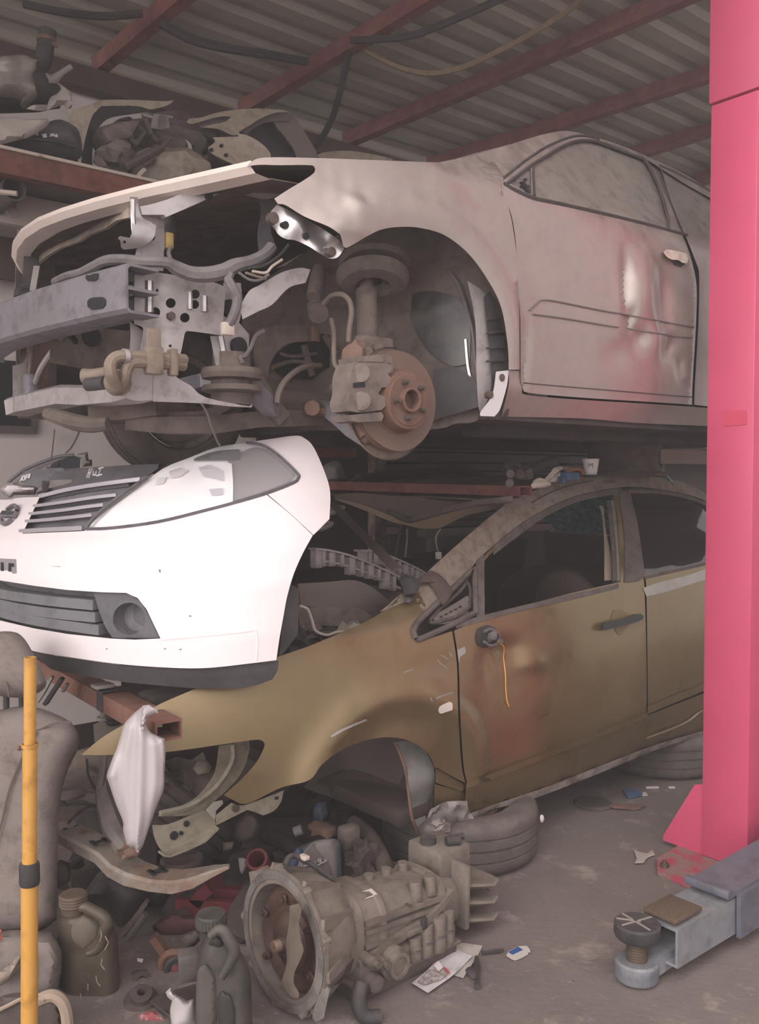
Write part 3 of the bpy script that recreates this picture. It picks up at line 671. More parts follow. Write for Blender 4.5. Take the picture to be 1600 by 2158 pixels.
# far copy of the frame plate on the other rail
obj('frame_plate', panel(Z3((165, 870), (295, 850), (290, 1000), (265, 1230), (160, 1240), (75, 1335), (78, 1060), (140, 1040), (160, 1000)), pS('d', 1.22), .006, step=20, smooth=False), M_bare, sc)
bp_ = [SF.pt(s, d, 1.931) for s, d in ((-.705, .225), (-.728, .34), (-.752, .49), (-.78, .71), (-.795, .9), (-.80, 1.1), (-.775, 1.3), (-.73, 1.45))]
bb = obj('bumper_beam', beam(bp_, [(.05, -.062), (-.04, -.062), (-.05, -.052), (-.05, .052), (-.04, .062), (.05, .062), (.05, .055), (-.036, .055), (-.043, .048), (-.043, .004), (.05, .004), (.05, -.004), (-.043, -.004), (-.043, -.048), (-.036, -.055), (.05, -.055)]), M_beam, sc)
def beamz(px, py):
    d = ray(px, py); return SF.pl(px, py, 's', -.80)
hB = surf(SF, lambda s, z: (-.725-s)*0)
def hBeam(x, y):
    for k in range(len(bp_)-1): pass
    a, b = 1.5, 4.5; d = ray(x, y)
    def f(q):
        s, dd, z = SF.loc(q)
        for k in range(len(bp_)-1):
            s0, d0, _ = SF.loc(bp_[k]); s1, d1, _ = SF.loc(bp_[k+1])
            if dd <= d1 or k == len(bp_)-2: return s - (s0+(s1-s0)*(dd-d0)/(d1-d0)) + .054
    for _ in range(28):
        m = (a+b)/2
        if f(CAM+d*m) < 0: a = m
        else: b = m
    return CAM+d*a
obj('beam_slot', panel(Z3((515, 515), (545, 512), (560, 505), (588, 502), (585, 530), (570, 548), (530, 550), (515, 535)), hBeam, .004, .002, step=10), M_void, bb)
obj('beam_slot', panel(Z3((525, 672), (545, 652), (610, 645), (632, 658), (632, 690), (612, 715), (550, 722), (527, 705)), hBeam, .004, .002, step=10), M_void, bb)
for y0 in (568, 598, 628): obj('crash_plate', panel([(243, y0), (281, y0+4), (281, y0+26), (243, y0+27)], pS('d', .262), .02, step=14, smooth=False), M_liner if y0 != 598 else M_beam, sc)
obj('crash_box', panel([(241, 566), (283, 572), (283, 662), (241, 664)], pS('d', .285), .012, step=20, smooth=False), M_void, sc)
# upright with bracket, facing forward
hU = pS('s', -.60)
up = obj('upright', panel(Z3((835, 150), (990, 160), (990, 300), (985, 430), (985, 490), (810, 480), (805, 430), (825, 350), (840, 260)), surf(SF, lambda s, z: .36+(s+.6)*.2), .01, step=14, sm=3), M_bare, sc)
obj('lamp_bracket', panel(Z3((782, 42), (830, 45), (838, 120), (858, 165), (900, 190), (940, 215), (930, 280), (895, 320), (845, 345), (800, 355), (745, 360), (728, 345), (725, 310), (708, 292), (722, 278), (780, 290), (795, 250), (788, 150)), surf(SF, lambda s, z: .33+.01*math.sin(z*50)), .004, step=10, holes=holes3([(806, 80, 9), (750, 314, 9)]), sm=3), M_brt, up)
dobj('bracket_hole', dotl(Z3((908, 285)), SF, lambda s, z: .345, .010, 12), M_void, up)
obj('bracket_rib', tube([SF.pl(x, y, 'd', .33) for x, y in Z3((800, 60), (802, 180), (815, 270), (880, 300))], .007, 8), M_brt, up)
obj('sensor_plug', join(boxm(pt(1010/2.857, 400+310/2.857, .38), (.025, .03, .045), (RD, TD, ZU), .005)), mat('yellow_plastic', 'b79a5d', .6, dust='8d8070', dustamt=.4), sc, label='yellowish plug')
obj('horn_unit', join(lump(pt(1012/2.857, 400+240/2.857, .42), (.03, .03, .05), .1, 2, 8, 2)), M_blk, sc)
# bonnet slam panel / headlamp rail: curved bright band under the bonnet edge
rb = Z4()
def z1(*p): return zz(0, 0, 2, p)
obj('top_rail', panel(z1((590, 870), (640, 860), (720, 835), (800, 800), (880, 772), (950, 762), (1020, 768), (1100, 775), (1180, 785), (1230, 790), (1150, 830), (1060, 812), (980, 806), (920, 818), (850, 850), (770, 885), (700, 915), (692, 905), (600, 905)), surf(SF, lambda s, z: .30+.05*math.sin(s*6)), .03, step=12, back=TD), M_bare, sc)
dobj('rail_hole', dotl(z1((882, 828)), SF, lambda s, z: .28, .009, 10), M_void, sc)
obj('tower_panel', panel(z1((1090, 830), (1160, 832), (1165, 880), (1140, 960), (1165, 1040), (1090, 1060), (1085, 980), (1100, 900)), pS('d', .36), .02, step=16, sm=3), M_beam, sc)
obj('wing_rail', panel(Z3((1460, 780), (1452, 700), (1500, 610), (1570, 570), (1690, 500), (1800, 470), (1870, 480), (1840, 560), (1740, 590), (1640, 690), (1560, 730)), surf(SF, lambda s, z: .18), .006, step=14), M_bare, sc)
obj('rail_end', panel(Z3((1345, 560), (1450, 560), (1460, 700), (1440, 800), (1500, 870), (1495, 960), (1460, 1060), (1300, 1060), (1265, 880), (1340, 880)), pS('d', .34), .03, step=16, sm=3), M_bare, sc)
dobj('rail_hole', dotl(Z3((1383, 715), (1437, 942)), SF, lambda s, z: .335, .026, 16), M_void, sc)
obj('rail_rib', tube([pS('d', .335)(*q) for q in Z3((1330, 880), (1345, 960), (1360, 1060))], .008, 8), M_brt, sc)
# body mount with rubber discs
bmc = SF.pl(1395/2.857, 400+1110/2.857, 'd', .36)
mt_ = obj('body_mount', lathe([(0, .06), (.055, .06), (.055, .02), (.085, .015), (.09, 0), (.085, -.015), (.06, -.02), (.06, -.03), (.085, -.035), (.088, -.05), (.06, -.058), (.06, -.085), (.065, -.09), (0, -.09)], bmc, ZU, 28), M_dirt, sc)
obj('mount_arm', beam([SF.pl(x/2.857, 400+y/2.857, 'd', d) for x, y, d in ((1120, 1180, .6), (1250, 1150, .42), (1380, 1130, .36), (1480, 1150, .34), (1560, 1240, .36), (1640, 1330, .4))], rect(.05, .04)), M_beam, sc)
# lower crossmember and legs
lx = obj('lower_crossmember', beam([SF.pl(x/2.857, 400+y/2.857, 'd', d) for x, y, d in ((95, 1310, 1.25), (160, 1290, 1.2), (420, 1235, .85), (560, 1240, .7), (760, 1220, .5), (900, 1180, .36))], [(-.045, -.03), (.045, -.03), (.045, .02), (.03, .03), (-.03, .03), (-.045, .02)]), M_bare, sc)
obj('tow_foot', panel(Z3((925, 1115), (965, 1095), (1030, 1098), (1080, 1140), (1150, 1180), (1240, 1250), (1500, 1305), (1520, 1290), (1515, 1310), (1400, 1305), (1200, 1285), (920, 1275)), pS('d', .30), .02, step=14, sm=3), M_bare, sc)
obj('side_leg', panel(Z3((780, 790), (860, 850), (830, 1000), (790, 1120), (760, 1230), (740, 1200), (775, 1000), (785, 880)), pS('d', .33), .02, step=14, sm=3), M_bare, sc)
obj('far_leg', beam([SF.pl(x/2.857, 400+y/2.857, 'd', 1.25) for x, y in ((215, 850), (210, 1050), (180, 1250))], chan(.12, .06, .006)), M_rust, sc, label='rust-stained support leg')
obj('far_leg_front', panel(Z3((75, 1060), (160, 1040), (165, 1130), (155, 1250), (150, 1325), (78, 1340)), pS('d', 1.18), .02, step=20, smooth=False), M_bare, sc)
obj('radiator_panel', panel(Z3((300, 850), (420, 840), (560, 830), (780, 850), (780, 1000), (760, 1100), (620, 1110), (480, 1075), (300, 1040)), pS('d', .85), .02, step=24, sm=3), M_dirt, sc)
dobj('panel_hole', dotl(Z3((552, 885)), SF, lambda s, z: .845, .03, 16), M_void, sc)
obj('stay_rod', tube([SF.pl(x/2.857, 400+y/2.857, 'd', d) for x, y, d in ((400, 835, .8), (330, 950, .9), (250, 1070, 1.0), (215, 1160, 1.1))], .01, 8), M_bare, sc)
obj('stay_rod', tube([SF.pl(x/2.857, 400+y/2.857, 'd', d) for x, y, d in ((355, 800, .7), (405, 850, .75), (455, 915, .8))], .01, 8), M_blk, sc)
obj('upper_stay', beam([SF.pl(x/2.857, 400+y/2.857, 'd', d) for x, y, d in ((190, 410, 1.3), (185, 500, 1.25), (180, 570, 1.2), (110, 600, 1.2), (105, 640, 1.2))], rect(.05, .012)), M_liner, sc)
obj('upper_stay', beam([SF.pl(x/2.857, 400+y/2.857, 'd', d) for x, y, d in ((225, 470, 1.2), (200, 620, 1.15))], rect(.02, .02)), M_bare, sc)
obj('washer_plug', join(boxm(SF.pl(185/2.857, 400+1190/2.857, 'd', 1.12), (.04, .05, .09), (RD, TD, ZU), .01)), M_beam, sc)
obj('washer_lead', tube([SF.pl(x/2.857, 400+y/2.857, 'd', 1.12) for x, y in ((200, 870), (190, 950), (185, 1030), (175, 1120), (180, 1160))], .006, 6), M_hose, sc)
# cooler pipes
M_pipe = mat('dusty_pipe', '8a7a6c', .75, .2, col2='75675d', ns=12, dust='95877a', dustamt=.4)
def p3(x, y, d): return SF.pl(x/2.857, 400+y/2.857, 'd', d)
cp = obj('cooler_pipe', tube([p3(640, 1160, .30), p3(560, 1170, .36), p3(530, 1172, .38)], .018, 12), M_liner, sc)
obj('cooler_pipe', tube([p3(700, 1190, .24), p3(672, 1120, .22), p3(665, 1050, .22), p3(700, 1010, .22), p3(760, 1005, .22), p3(900, 1010, .23), p3(1000, 1018, .23), p3(1110, 1025, .25)], .016, 10), M_pipe, sc)
obj('cooler_pipe', tube([p3(700, 1195, .26), p3(750, 1150, .23), p3(765, 1080, .22), p3(800, 1040, .22), p3(900, 1045, .23), p3(1000, 1050, .23), p3(1105, 1058, .25)], .015, 10), M_pipe, sc)
obj('hose_end', tube([p3(500, 1120, .42), p3(560, 1122, .4), p3(640, 1110, .38)], .02, 12), M_pipe, sc)
obj('pipe_union', lathe([(0, 0), (.03, 0), (.034, .01), (.034, .03), (.028, .04), (0, .04)], p3(690, 1165, .3), -TD, 20), M_pipe, sc)
obj('pipe_clamp', join(boxm(p3(925, 1030, .222), (.045, .03, .07), (RD, TD, ZU), .004), boxm(p3(1040, 1040, .225), (.02, .03, .07), (RD, TD, ZU), .004), boxm(p3(925, 940, .25), (.04, .012, .09), (RD, TD, ZU), .004)), M_pipe, sc)
obj('hose_clamp', lathe([(.018, 0), (.021, 0), (.021, .012), (.018, .012)], p3(740, 1006, .22), RD, 16, close=True), M_bare, sc)
# wiring
M_loom = mat('grey_conduit', '6a6668', .8, col2='7d7672', ns=20, dust='847972', dustamt=.4)
def ribt(pts, r, n=8):
    return tube(pts, r, n)
obj('wiring_loom', ribt([p3(330, 555, .75), p3(400, 520, .6), p3(480, 500, .5), p3(560, 465, .42), p3(640, 425, .35), p3(740, 420, .3), p3(860, 432, .27), p3(1000, 438, .25), p3(1060, 470, .25), p3(1150, 505, .24), p3(1250, 510, .22), p3(1350, 490, .2), p3(1420, 455, .2), p3(1520, 430, .2), p3(1600, 385, .2), p3(1640, 340, .2)], [.012, .012, .012, .014, .014, .014, .014, .015, .02, .021, .022, .022, .02, .018, .016, .016]), M_loom, sc)
obj('wiring_tail', ribt([p3(1385, 500, .19), p3(1375, 540, .19), p3(1400, 590, .18), p3(1425, 640, .18), p3(1425, 700, .18), p3(1400, 770, .19), p3(1380, 810, .2)], .013), M_loom, sc)
obj('white_connector', boxm(p3(1370, 838, .2), (.035, .02, .035), (RD, TD, ZU), .004), mat('ivory_plastic', 'b8ab9f', .6), sc)
for k, q in enumerate((((1480, 500), (1540, 520), (1600, 535)), ((1500, 470), (1580, 460), (1680, 400), (1740, 330)), ((1520, 490), (1600, 500), (1640, 460), (1700, 420)), ((1440, 500), (1500, 540), (1560, 545), (1620, 510)))):
    obj('loose_wire', tube([p3(x, y, .17) for x, y in q], .004, 6), (M_pipe, M_blk, mat('ivory_plastic', ''), M_loom)[k], sc)
obj('sensor_lead', tube([p3(1030, 340, .37), p3(1015, 380, .36), p3(1030, 420, .33), p3(1040, 440, .28)], .006, 6), M_loom, sc)
obj('bonnet_cable', tube([p3(1590, 850, .3), p3(1540, 880, .3), p3(1510, 950, .3), p3(1475, 1000, .3), p3(1450, 1005, .3), p3(1460, 1040, .3)], .006, 6), M_loom, sc)
# subframe and gearbox underside
obj('subframe', join(beam([p3(530, 1335, .8), p3(800, 1330, .75), p3(1060, 1300, .6)], rect(.2, .07)), beam([p3(800, 1400, .7), p3(1000, 1420, .6), p3(1250, 1420, .5), p3(1560, 1380, .45), p3(1900, 1375, .5)], rect(.08, .05)), beam([p3(1000, 1370, .6), p3(1200, 1365, .55), p3(1330, 1330, .5), p3(1400, 1290, .45)], rect(.03, .03))), M_dirt, sc)
obj('tow_arm', tube([p3(290, 1350, .9), p3(370, 1375, .8), p3(450, 1400, .72), p3(550, 1415, .66), p3(650, 1410, .62)], [.02, .024, .026, .024, .02], 10), M_dirt, sc)
obj('subframe_rail', join(beam([p4(110, 1160, .5), p4(330, 1230, .5), p4(600, 1260, .52), p4(640, 1250, .6)], rect(.06, .07)), beam([p4(250, 1120, .42), p4(330, 1240, .42), p4(400, 1330, .42)], rect(.06, .05))), M_dirt, sc)
obj('engine_gap', panel(Z4((350, 1060), (400, 990), (460, 950), (560, 935), (610, 900), (680, 920), (740, 960), (700, 1040), (620, 1080), (560, 1130), (420, 1110)), pS('d', .6), .004, step=20), M_void, sc)
obj('engine_pipes', join(tube([p4(360, 1070, .58), p4(460, 1040, .57), p4(560, 1050, .57)], .008, 6), tube([p4(520, 960, .58), p4(540, 1040, .57), p4(560, 1110, .57)], .012, 6), tube([p4(620, 910, .58), p4(680, 1000, .57)], .012, 6), tube([p4(400, 1000, .58), p4(470, 1015, .57), p4(580, 1000, .57)], .006, 6)), M_dirt, sc)
obj('chassis_rail', panel(Z4((280, 880), (400, 860), (560, 870), (590, 890), (585, 940), (540, 940), (440, 950), (380, 1000), (350, 1060), (330, 1200), (290, 1180), (270, 1000)), pS('d', .5), .03, step=18, sm=3), M_dirt, sc)
obj('rail_bracket', boxm(p4(575, 905, .48), (.03, .02, .05), (RD, TD, ZU), .004), M_rust, sc)
# ================= GOLD WRECK standing on two lying tyres
def G1(*p): return zz(580, 860, 1.702, p)
def G6(*p): return zz(440, 1240, 1.509, p)
def L2(*p): return zz(0, 1300, 2.667, p)
def C5(*p): return zz(560, 900, 2.667, p)
def C6(*p): return zz(1040, 900, 3.333, p)
_gd = []
for x, y, rx, rz, dep, sk in ((1085, 1372, .09, .05, .03, -.3), (1120, 1395, .07, .035, -.02, -.3), (1030, 1400, .03, .06, .012, 0), (1060, 1440, .16, .1, .012, 0)):
    s, d, z = GF.loc(GF.pl(x, y, 'd', 0)); _gd.append((s, z, rx, rz, dep, sk))
def DG0(s, z):
    d = .05*((z-.12)/.36)**2 if z < .6 else .05*1.78
    d += .55*(math.log(1+math.exp((z-.475)/.02))*.02)
    if s < -.25: d += .42*(s+.25)**2
    if s > 1.8: d += .06*(s-1.8)**2
    if s < .45 and z > .3: d += .35*(z-.3)**2*min(1, (.45-s)/.3)
    return d
def DG(s, z):
    d = DG0(s, z)
    for a, b, rx, rz, dep, sk in _gd: d += dep*g2(s-a-sk*(z-b), rx)*g2(z-b, rz)
    r = math.hypot(s-.06, z+.12); d -= .03*g2(r-.40, .06) if z > -.15 and s < .5 else 0
    return d
hG = surf(GF, DG)
def hGd(off): return surf(GF, lambda s, z: DG0(s, z)+off)
def pG(ax, val): return lambda x, y: GF.pl(x, y, ax, val)
M_gold = mat('dusty_gold_paint', '8a7757', .26, .75, col2='7a6849', ns=2, amt=.5, coat=.35, dust='85745c', dustamt=.35, grime=.06)
M_goldin = mat('beige_primer', '99917f', .6, .15, col2='8a8071', ns=6, amt=.5, dust='8f8679', dustamt=.4)
M_pil = mat('scraped_rusty_paint', '84786c', .7, .1, col2='6d564b', ns=22, amt=.75, lo=.5, hi=.58, dust='85786c', dustamt=.6)
M_worn = mat('worn_grey_edge', '8e8680', .8, .1, col2='6f5d4e', ns=18, amt=.9, lo=.45, hi=.6)
M_engm = mat('dusty_dark_plastic', '5a5351', .8, dust='7d736d', dustamt=.5)
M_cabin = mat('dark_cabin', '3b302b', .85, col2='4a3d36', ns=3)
gc = thing('car', 'gold car body with rust-scraped roof pillar, resting on tyres beneath the silver car', 'car')
gf = [(171, 1591), (200, 1566), (230, 1545), (300, 1505), (345, 1480), (440, 1440), (520, 1408), (592, 1382), (650, 1362), (705, 1339), (765, 1313), (811, 1286), (836, 1262), (850, 1250)]+C5((860, 920), (900, 1000), (880, 1060))+[(878, 1318), (871, 1335), (874, 1348), (890, 1350), (953, 1330), (963, 1399), (966, 1505), (973, 1611), (981, 1650), (960, 1640), (921, 1618)]+[(917, 1620), (904, 1591), (877, 1568), (838, 1555), (785, 1557), (725, 1578), (679, 1611), (652, 1644), (592, 1660), (536, 1688), (510, 1694), (484, 1682), (472, 1675), (506, 1645), (540, 1607), (557, 1574), (555, 1562), (540, 1559), (487, 1566), (349, 1585), (232, 1591)]
fo = obj('fender', panel(gf, hG, .005, step=14), M_gold, gc)
obj('side_lamp', panel(L2(*[])+zz(880, 1420, 7.27, [(320, 560), (335, 510), (380, 475), (490, 428), (530, 445), (540, 500), (535, 555), (430, 590), (370, 610), (335, 600)]), hG, .004, .006, step=5), mat('clear_lamp', 'c9bdb4', .3, 0, coat=.5), fo, label='clear side repeater lamp')
dobj('side_lamp_hole', dotl(zz(880, 1420, 7.27, [(392, 548)]), GF, lambda s, z: DG0(s, z)-.003, .006), M_void, fo)
# scratches and ghost marks
M_scuff = mat('grey_scuff', '8f8984', .8)
for q in (G6((728, 228), (738, 240), (760, 255)), G6((738, 212), (760, 225)), G6((765, 205), (775, 218)), G6((620, 268), (650, 258))):
    obj('scratch', line(q, hG, .002, .0005), M_scuff, fo)
obj('scrape', panel(G6((790, 195), (815, 185), (818, 205), (800, 218), (796, 240)), hG, .001, .002, step=5), M_scuff, gc)
obj('scrape', panel(G6((385, 470), (420, 448), (500, 415), (505, 420), (440, 448), (392, 474)), hG, .001, .002, step=6), M_scuff, fo)
obj('ghost_mark', line(zz(880, 1420, 7.27, [(205, 375), (230, 425)]), hG, .002, .001), M_scuff, fo)
obj('ghost_mark', line(zz(880, 1420, 7.27, [(290, 385), (350, 350), (430, 325), (545, 290)]), hG, .0022, .0005), M_scuff, fo)
# crumpled lower rear corner of the fender
obj('fender_corner', panel([(918, 1620), (925, 1622), (960, 1642), (981, 1654), (975, 1668), (925, 1652), (918, 1648)], surf(GF, lambda s, z: DG0(s, z)+.012), .004, step=8), M_gold, gc)
obj('fender_corner', panel([(916, 1652), (945, 1660), (978, 1670), (982, 1700), (970, 1725), (915, 1700)], surf(GF, lambda s, z: DG0(s, z)+.02), .004, step=8), M_gold, gc)
# roof rail with front pillar
grail = C5((640, 1040), (770, 930), (870, 860), (930, 795), (1090, 650), (1230, 530), (1350, 432))+C6((110, 512), (200, 488), (300, 442), (400, 402), (500, 377), (640, 355), (800, 345), (950, 340), (1100, 345), (1250, 365), (1400, 412), (1530, 492))+[(1600, 1110), (1680, 1175), (1680, 1195), (1600, 1130)]+C6((1530, 545), (1400, 485), (1200, 442), (1000, 420), (880, 424), (700, 454), (520, 504), (350, 584), (170, 694), (0, 834))+C5((1195, 745), (1110, 850), (1020, 920), (960, 980), (900, 1050), (870, 1010), (840, 960))
obj('roof_rail', panel(grail, hG, .01, step=13), M_pil, gc)
gtop = [hG(x, y+2) for x, y in C6((110, 512), (300, 442), (500, 377), (640, 355), (800, 345), (950, 340), (1100, 345), (1250, 365), (1400, 412), (1530, 492), (1700, 640))]
rows = []
for q in gtop:
    a, d, z = GF.loc(q); rows.append([GF.pt(a, d+(1.72-2*d)*k/8, z-.003+.015*math.sin(PI*k/8)) for k in range(9)])
obj('roof', loft(rows, .006, (0, 0, -1)), mat('dusty_rusted_roof', '7f7468', .9, col2='6b5b4f', ns=7, amt=.7), gc)
obj('rail_groove', line(C6((270, 530), (380, 470), (520, 415), (700, 375)), hG, .003), M_seal, gc)
obj('roof_rust', panel(C6((770, 378), (800, 375), (850, 372), (865, 385), (830, 395), (800, 390), (790, 402), (775, 390)), hG, .001, .002, step=5), M_rust, gc)
# front door
gd = [(957, 1329), (967, 1399), (970, 1505), (977, 1611), (985, 1652), (1030, 1636), (1120, 1602), (1240, 1556), (1364, 1508), (1363, 1400), (1361, 1313), (1357, 1215), (1349, 1170), (1340, 1100), (1328, 1048), (1310, 1030)]+C6((880, 428), (700, 458), (520, 508), (350, 588), (170, 698), (0, 838))+[(1017, 1176), (1003, 1182), (1004, 1300), (1000, 1310)]
gwin = [(1021, 1299), (1021, 1182), (1042, 1160), (1091, 1123), (1145, 1084), (1196, 1058), (1250, 1042), (1292, 1040), (1303, 1100), (1309, 1226), (1200, 1251), (1100, 1278)]
god = obj('front_door', panel(gd, hG, .03, step=12, holes=(crv(gwin, n=3),), sm=3), M_gold, gc)
M_frame = mat('dusty_black_frame', '463f3d', .75, col2='5f5450', ns=16, amt=.7, dust='7a6d65', dustamt=.5)
obj('window_frame', join(panel(C6((0, 838), (170, 698), (350, 588), (520, 508), (700, 458), (885, 426), (885, 470), (700, 500), (540, 545), (350, 640), (170, 770), (0, 900)), hG, .02, .004, step=12), panel(G1((722, 545), (750, 520), (752, 748), (724, 752)), hG, .02, .004, step=12)), M_frame, god)
obj('belt_seal', panel(G1((645, 772), (750, 742), (900, 705), (1050, 670), (1232, 630), (1232, 645), (1050, 690), (900, 722), (750, 762), (650, 790)), hG, .02, .006, step=12), M_frame, god)
obj('pillar_cover', panel(C6((885, 450), (960, 440), (985, 560), (1010, 700), (1040, 850), (1062, 1010), (1060, 1050), (1020, 1080), (920, 1090), (925, 900), (915, 700), (890, 530)), hG, .01, .006, step=12), M_frame, god)
obj('inner_pillar', panel(C6((745, 545), (775, 560), (790, 720), (825, 900), (832, 1075), (780, 1078), (778, 800), (765, 640)), hGd(.07), .01, step=14), mat('tan_trim', '9a8878', .8), gc)
for a, m in ((840, M_frame), (868, M_goldin), (896, M_frame)):
    obj('glass_channel', line(C6((a-30, 520), (a, 800), (a+14, 1085)), hGd(.03), .011, 0), m, god)
obj('mirror_base', panel(G1((730, 790), (760, 778), (790, 788), (800, 820), (790, 850), (750, 862), (728, 850), (722, 820)), hG, .012, .008, step=7), M_blk, god)
obj('mirror_stub', join(tube([hG(*q)-TD*.02 for q in G1((735, 800), (760, 790), (785, 805), (790, 835), (760, 850), (735, 835))], .006, 6), lump(hG(*G1((768, 815))[0])-TD*.015, (.02, .012, .022), .3, 3, 3, 2), cyl(hG(*G1((785, 830))[0])-TD*.005, hG(*G1((785, 830))[0])-TD*.04, .008, 8)), M_engm, god)
obj('mirror_wire', tube([hG(x, y)-TD*(.03 if i < 2 else .008) for i, (x, y) in enumerate([(1038, 1350), (1050, 1362), (1058, 1385), (1062, 1420), (1063, 1455), (1066, 1478), (1070, 1488)])], .0022, 6), mat('orange_wire', 'd1923f', .5), god, label='thin orange wire')
gh = G1((1178, 775), (1200, 765), (1270, 748), (1310, 737), (1322, 745), (1320, 758), (1290, 770), (1230, 785), (1185, 798), (1176, 792))
obj('door_handle', panel(gh, hG, .03, .045, step=7), mat('gloss_black', '1d1b1c', .25), god, label='black door handle')
obj('handle_recess', panel(G1((1205, 760), (1215, 725), (1240, 722), (1262, 735), (1265, 748), (1270, 775), (1240, 815), (1225, 805)), hG, .004, .003, step=7), mat('dull_gold', '7d6b49', .5, .4), god)
# mouldings and sill
obj('side_moulding', panel(G6((818, 620), (900, 588), (1100, 510), (1300, 432), (1396, 394), (1397, 412), (1300, 452), (1100, 530), (900, 608), (822, 636)), hG, .02, .014, step=12), M_gold, gc)
obj('side_moulding', panel(G6((1396, 375), (1500, 332), (1587, 298), (1700, 255), (1700, 275), (1587, 318), (1500, 352), (1397, 395)), hG, .02, .012, step=12), M_gold, gc)
obj('door_crease', line(G6((1392, 478), (1480, 445), (1530, 420), (1560, 395), (1590, 385)), hG, .006, .002), M_gold, gc)
sl_ = [(983, 1650), (1030, 1636), (1120, 1602), (1240, 1556), (1364, 1508), (1470, 1466), (1700, 1375), (1700, 1470), (1560, 1522), (1488, 1545), (1381, 1580), (1280, 1622), (1169, 1666), (1100, 1690), (1036, 1706), (985, 1724), (981, 1690)]
obj('sill', panel(sl_, surf(GF, lambda s, z: DG0(s, z)+.004+.12*max(0, -.2-z)), .02, step=13), M_gold, gc)
obj('sill_edge', panel([(905, 1722), (940, 1705), (985, 1714), (1036, 1697), (1100, 1676), (1169, 1652), (1280, 1608), (1381, 1570), (1488, 1538), (1488, 1546), (1381, 1581), (1280, 1623), (1169, 1667), (1100, 1691), (1036, 1708), (990, 1740), (940, 1757), (890, 1752)], surf(GF, lambda s, z: DG0(s, z)-.006+.006*math.sin(s*35)+.12*max(0, -.2-z)), .02, step=8), M_worn, gc, label='worn grey rust-spotted sill edge')
obj('crumpled_sill', panel(zz(400, 1560, 2.051, [(1062, 288), (1110, 265), (1200, 262), (1205, 300), (1235, 345), (1150, 372), (1140, 392), (1060, 408), (1000, 405), (982, 380), (1025, 335), (1040, 300)]), surf(GF, lambda s, z: DG0(s, z)-.01+.03*noise.noise(V((s*22, z*22, 3)))), .012, step=6, sm=2), mat('grey_torn_metal', '8b8581', .6, .3, col2='6d6560', ns=14, amt=.8), gc, label='crumpled torn grey metal')
obj('sill_tear', lump(hG(920, 1738), (.05, .03, .022), .4, 3, 4, 3, (RD, TD, ZU)), M_worn, gc)
obj('sill_rust', panel([(1010, 1722), (1030, 1712), (1050, 1704), (1046, 1712), (1020, 1726)], surf(GF, lambda s, z: DG0(s, z)), .001, .004, step=5), mat('orange_rust', ''), gc)
# rear door
rdo = [(1366, 1505), (1470, 1462), (1700, 1370), (1700, 1240), (1680, 1190), (1600, 1128)]+C6((1530, 550), (1400, 490), (1200, 448), (1000, 424), (960, 440), (985, 560), (1010, 700), (1040, 850), (1060, 1015), (1065, 1060))+[(1362, 1230), (1364, 1313)]
rw = C6((955, 465), (1080, 466), (1230, 480), (1400, 520), (1520, 570))+[(1580, 1135), (1640, 1180), (1560, 1190), (1500, 1185)]+C6((1300, 990), (1200, 1010), (1065, 1040), (1055, 960), (1030, 780), (1000, 620))
gr = obj('rear_door', panel(rdo, hG, .03, step=14, holes=(crv(rw, n=3),), sm=3), M_gold, gc)
M_tint = mat('dark_tinted_glass', '2e2426', .04, 0, spec=.9, coat=.3)
obj('window_glass', panel(rw, hGd(.01), .004, step=18), M_tint, gr, label='dark tinted glass')
obj('belt_seal', panel(C6((1060, 1045), (1200, 1012), (1380, 975), (1530, 940), (1700, 905), (1700, 925), (1530, 962), (1200, 1035), (1062, 1068)), hG, .02, .006, step=14), M_frame, gr)
obj('window_seal', line(C6((950, 452), (1080, 450), (1230, 465), (1400, 505), (1530, 560)), hG, .012, .003), M_frame, gr)
obj('paper_tape', panel(C6((1052, 1130), (1150, 1095), (1250, 1070), (1400, 1030), (1520, 985), (1560, 980), (1560, 1050), (1520, 1065), (1380, 1105), (1240, 1150), (1100, 1185), (1075, 1188)), hG, .001, .004, step=12), mat('pale_tape', 'a8a39c', .7, col2='8e8575', ns=9), gr, label='pale strip of tape')
# quarter light
ql = [(876, 1345), (871, 1330), (880, 1312), (905, 1287), (950, 1245), (1000, 1196), (1003, 1290), (957, 1314), (890, 1345)]
obj('quarter_frame', line(ql, hG, .011, .004, closed=True, n=8), M_frame, gc)
obj('quarter_inner', line([(905, 1308), (925, 1285), (965, 1250), (985, 1225), (992, 1245), (990, 1280), (960, 1300), (915, 1312)], hGd(.03), .007, 0, closed=True, n=8), M_frame, gc)
obj('mirror_triangle', panel(G1((565, 745), (620, 715), (690, 672), (700, 690), (690, 745), (640, 770), (575, 775)), hGd(.03), .006, step=8), mat('dusty_triangle', '6b625b', .8, dust='7d7269', dustamt=.5), gc)
for k in range(5): 
    x, y = 590+k*17, 752-k*9
    obj('vent_slot', panel(G1((x, y-4), (x+11, y-9), (x+12, y-3), (x+2, y+2)), hGd(.028), .003, .001, step=6, smooth=False), M_void, gc)
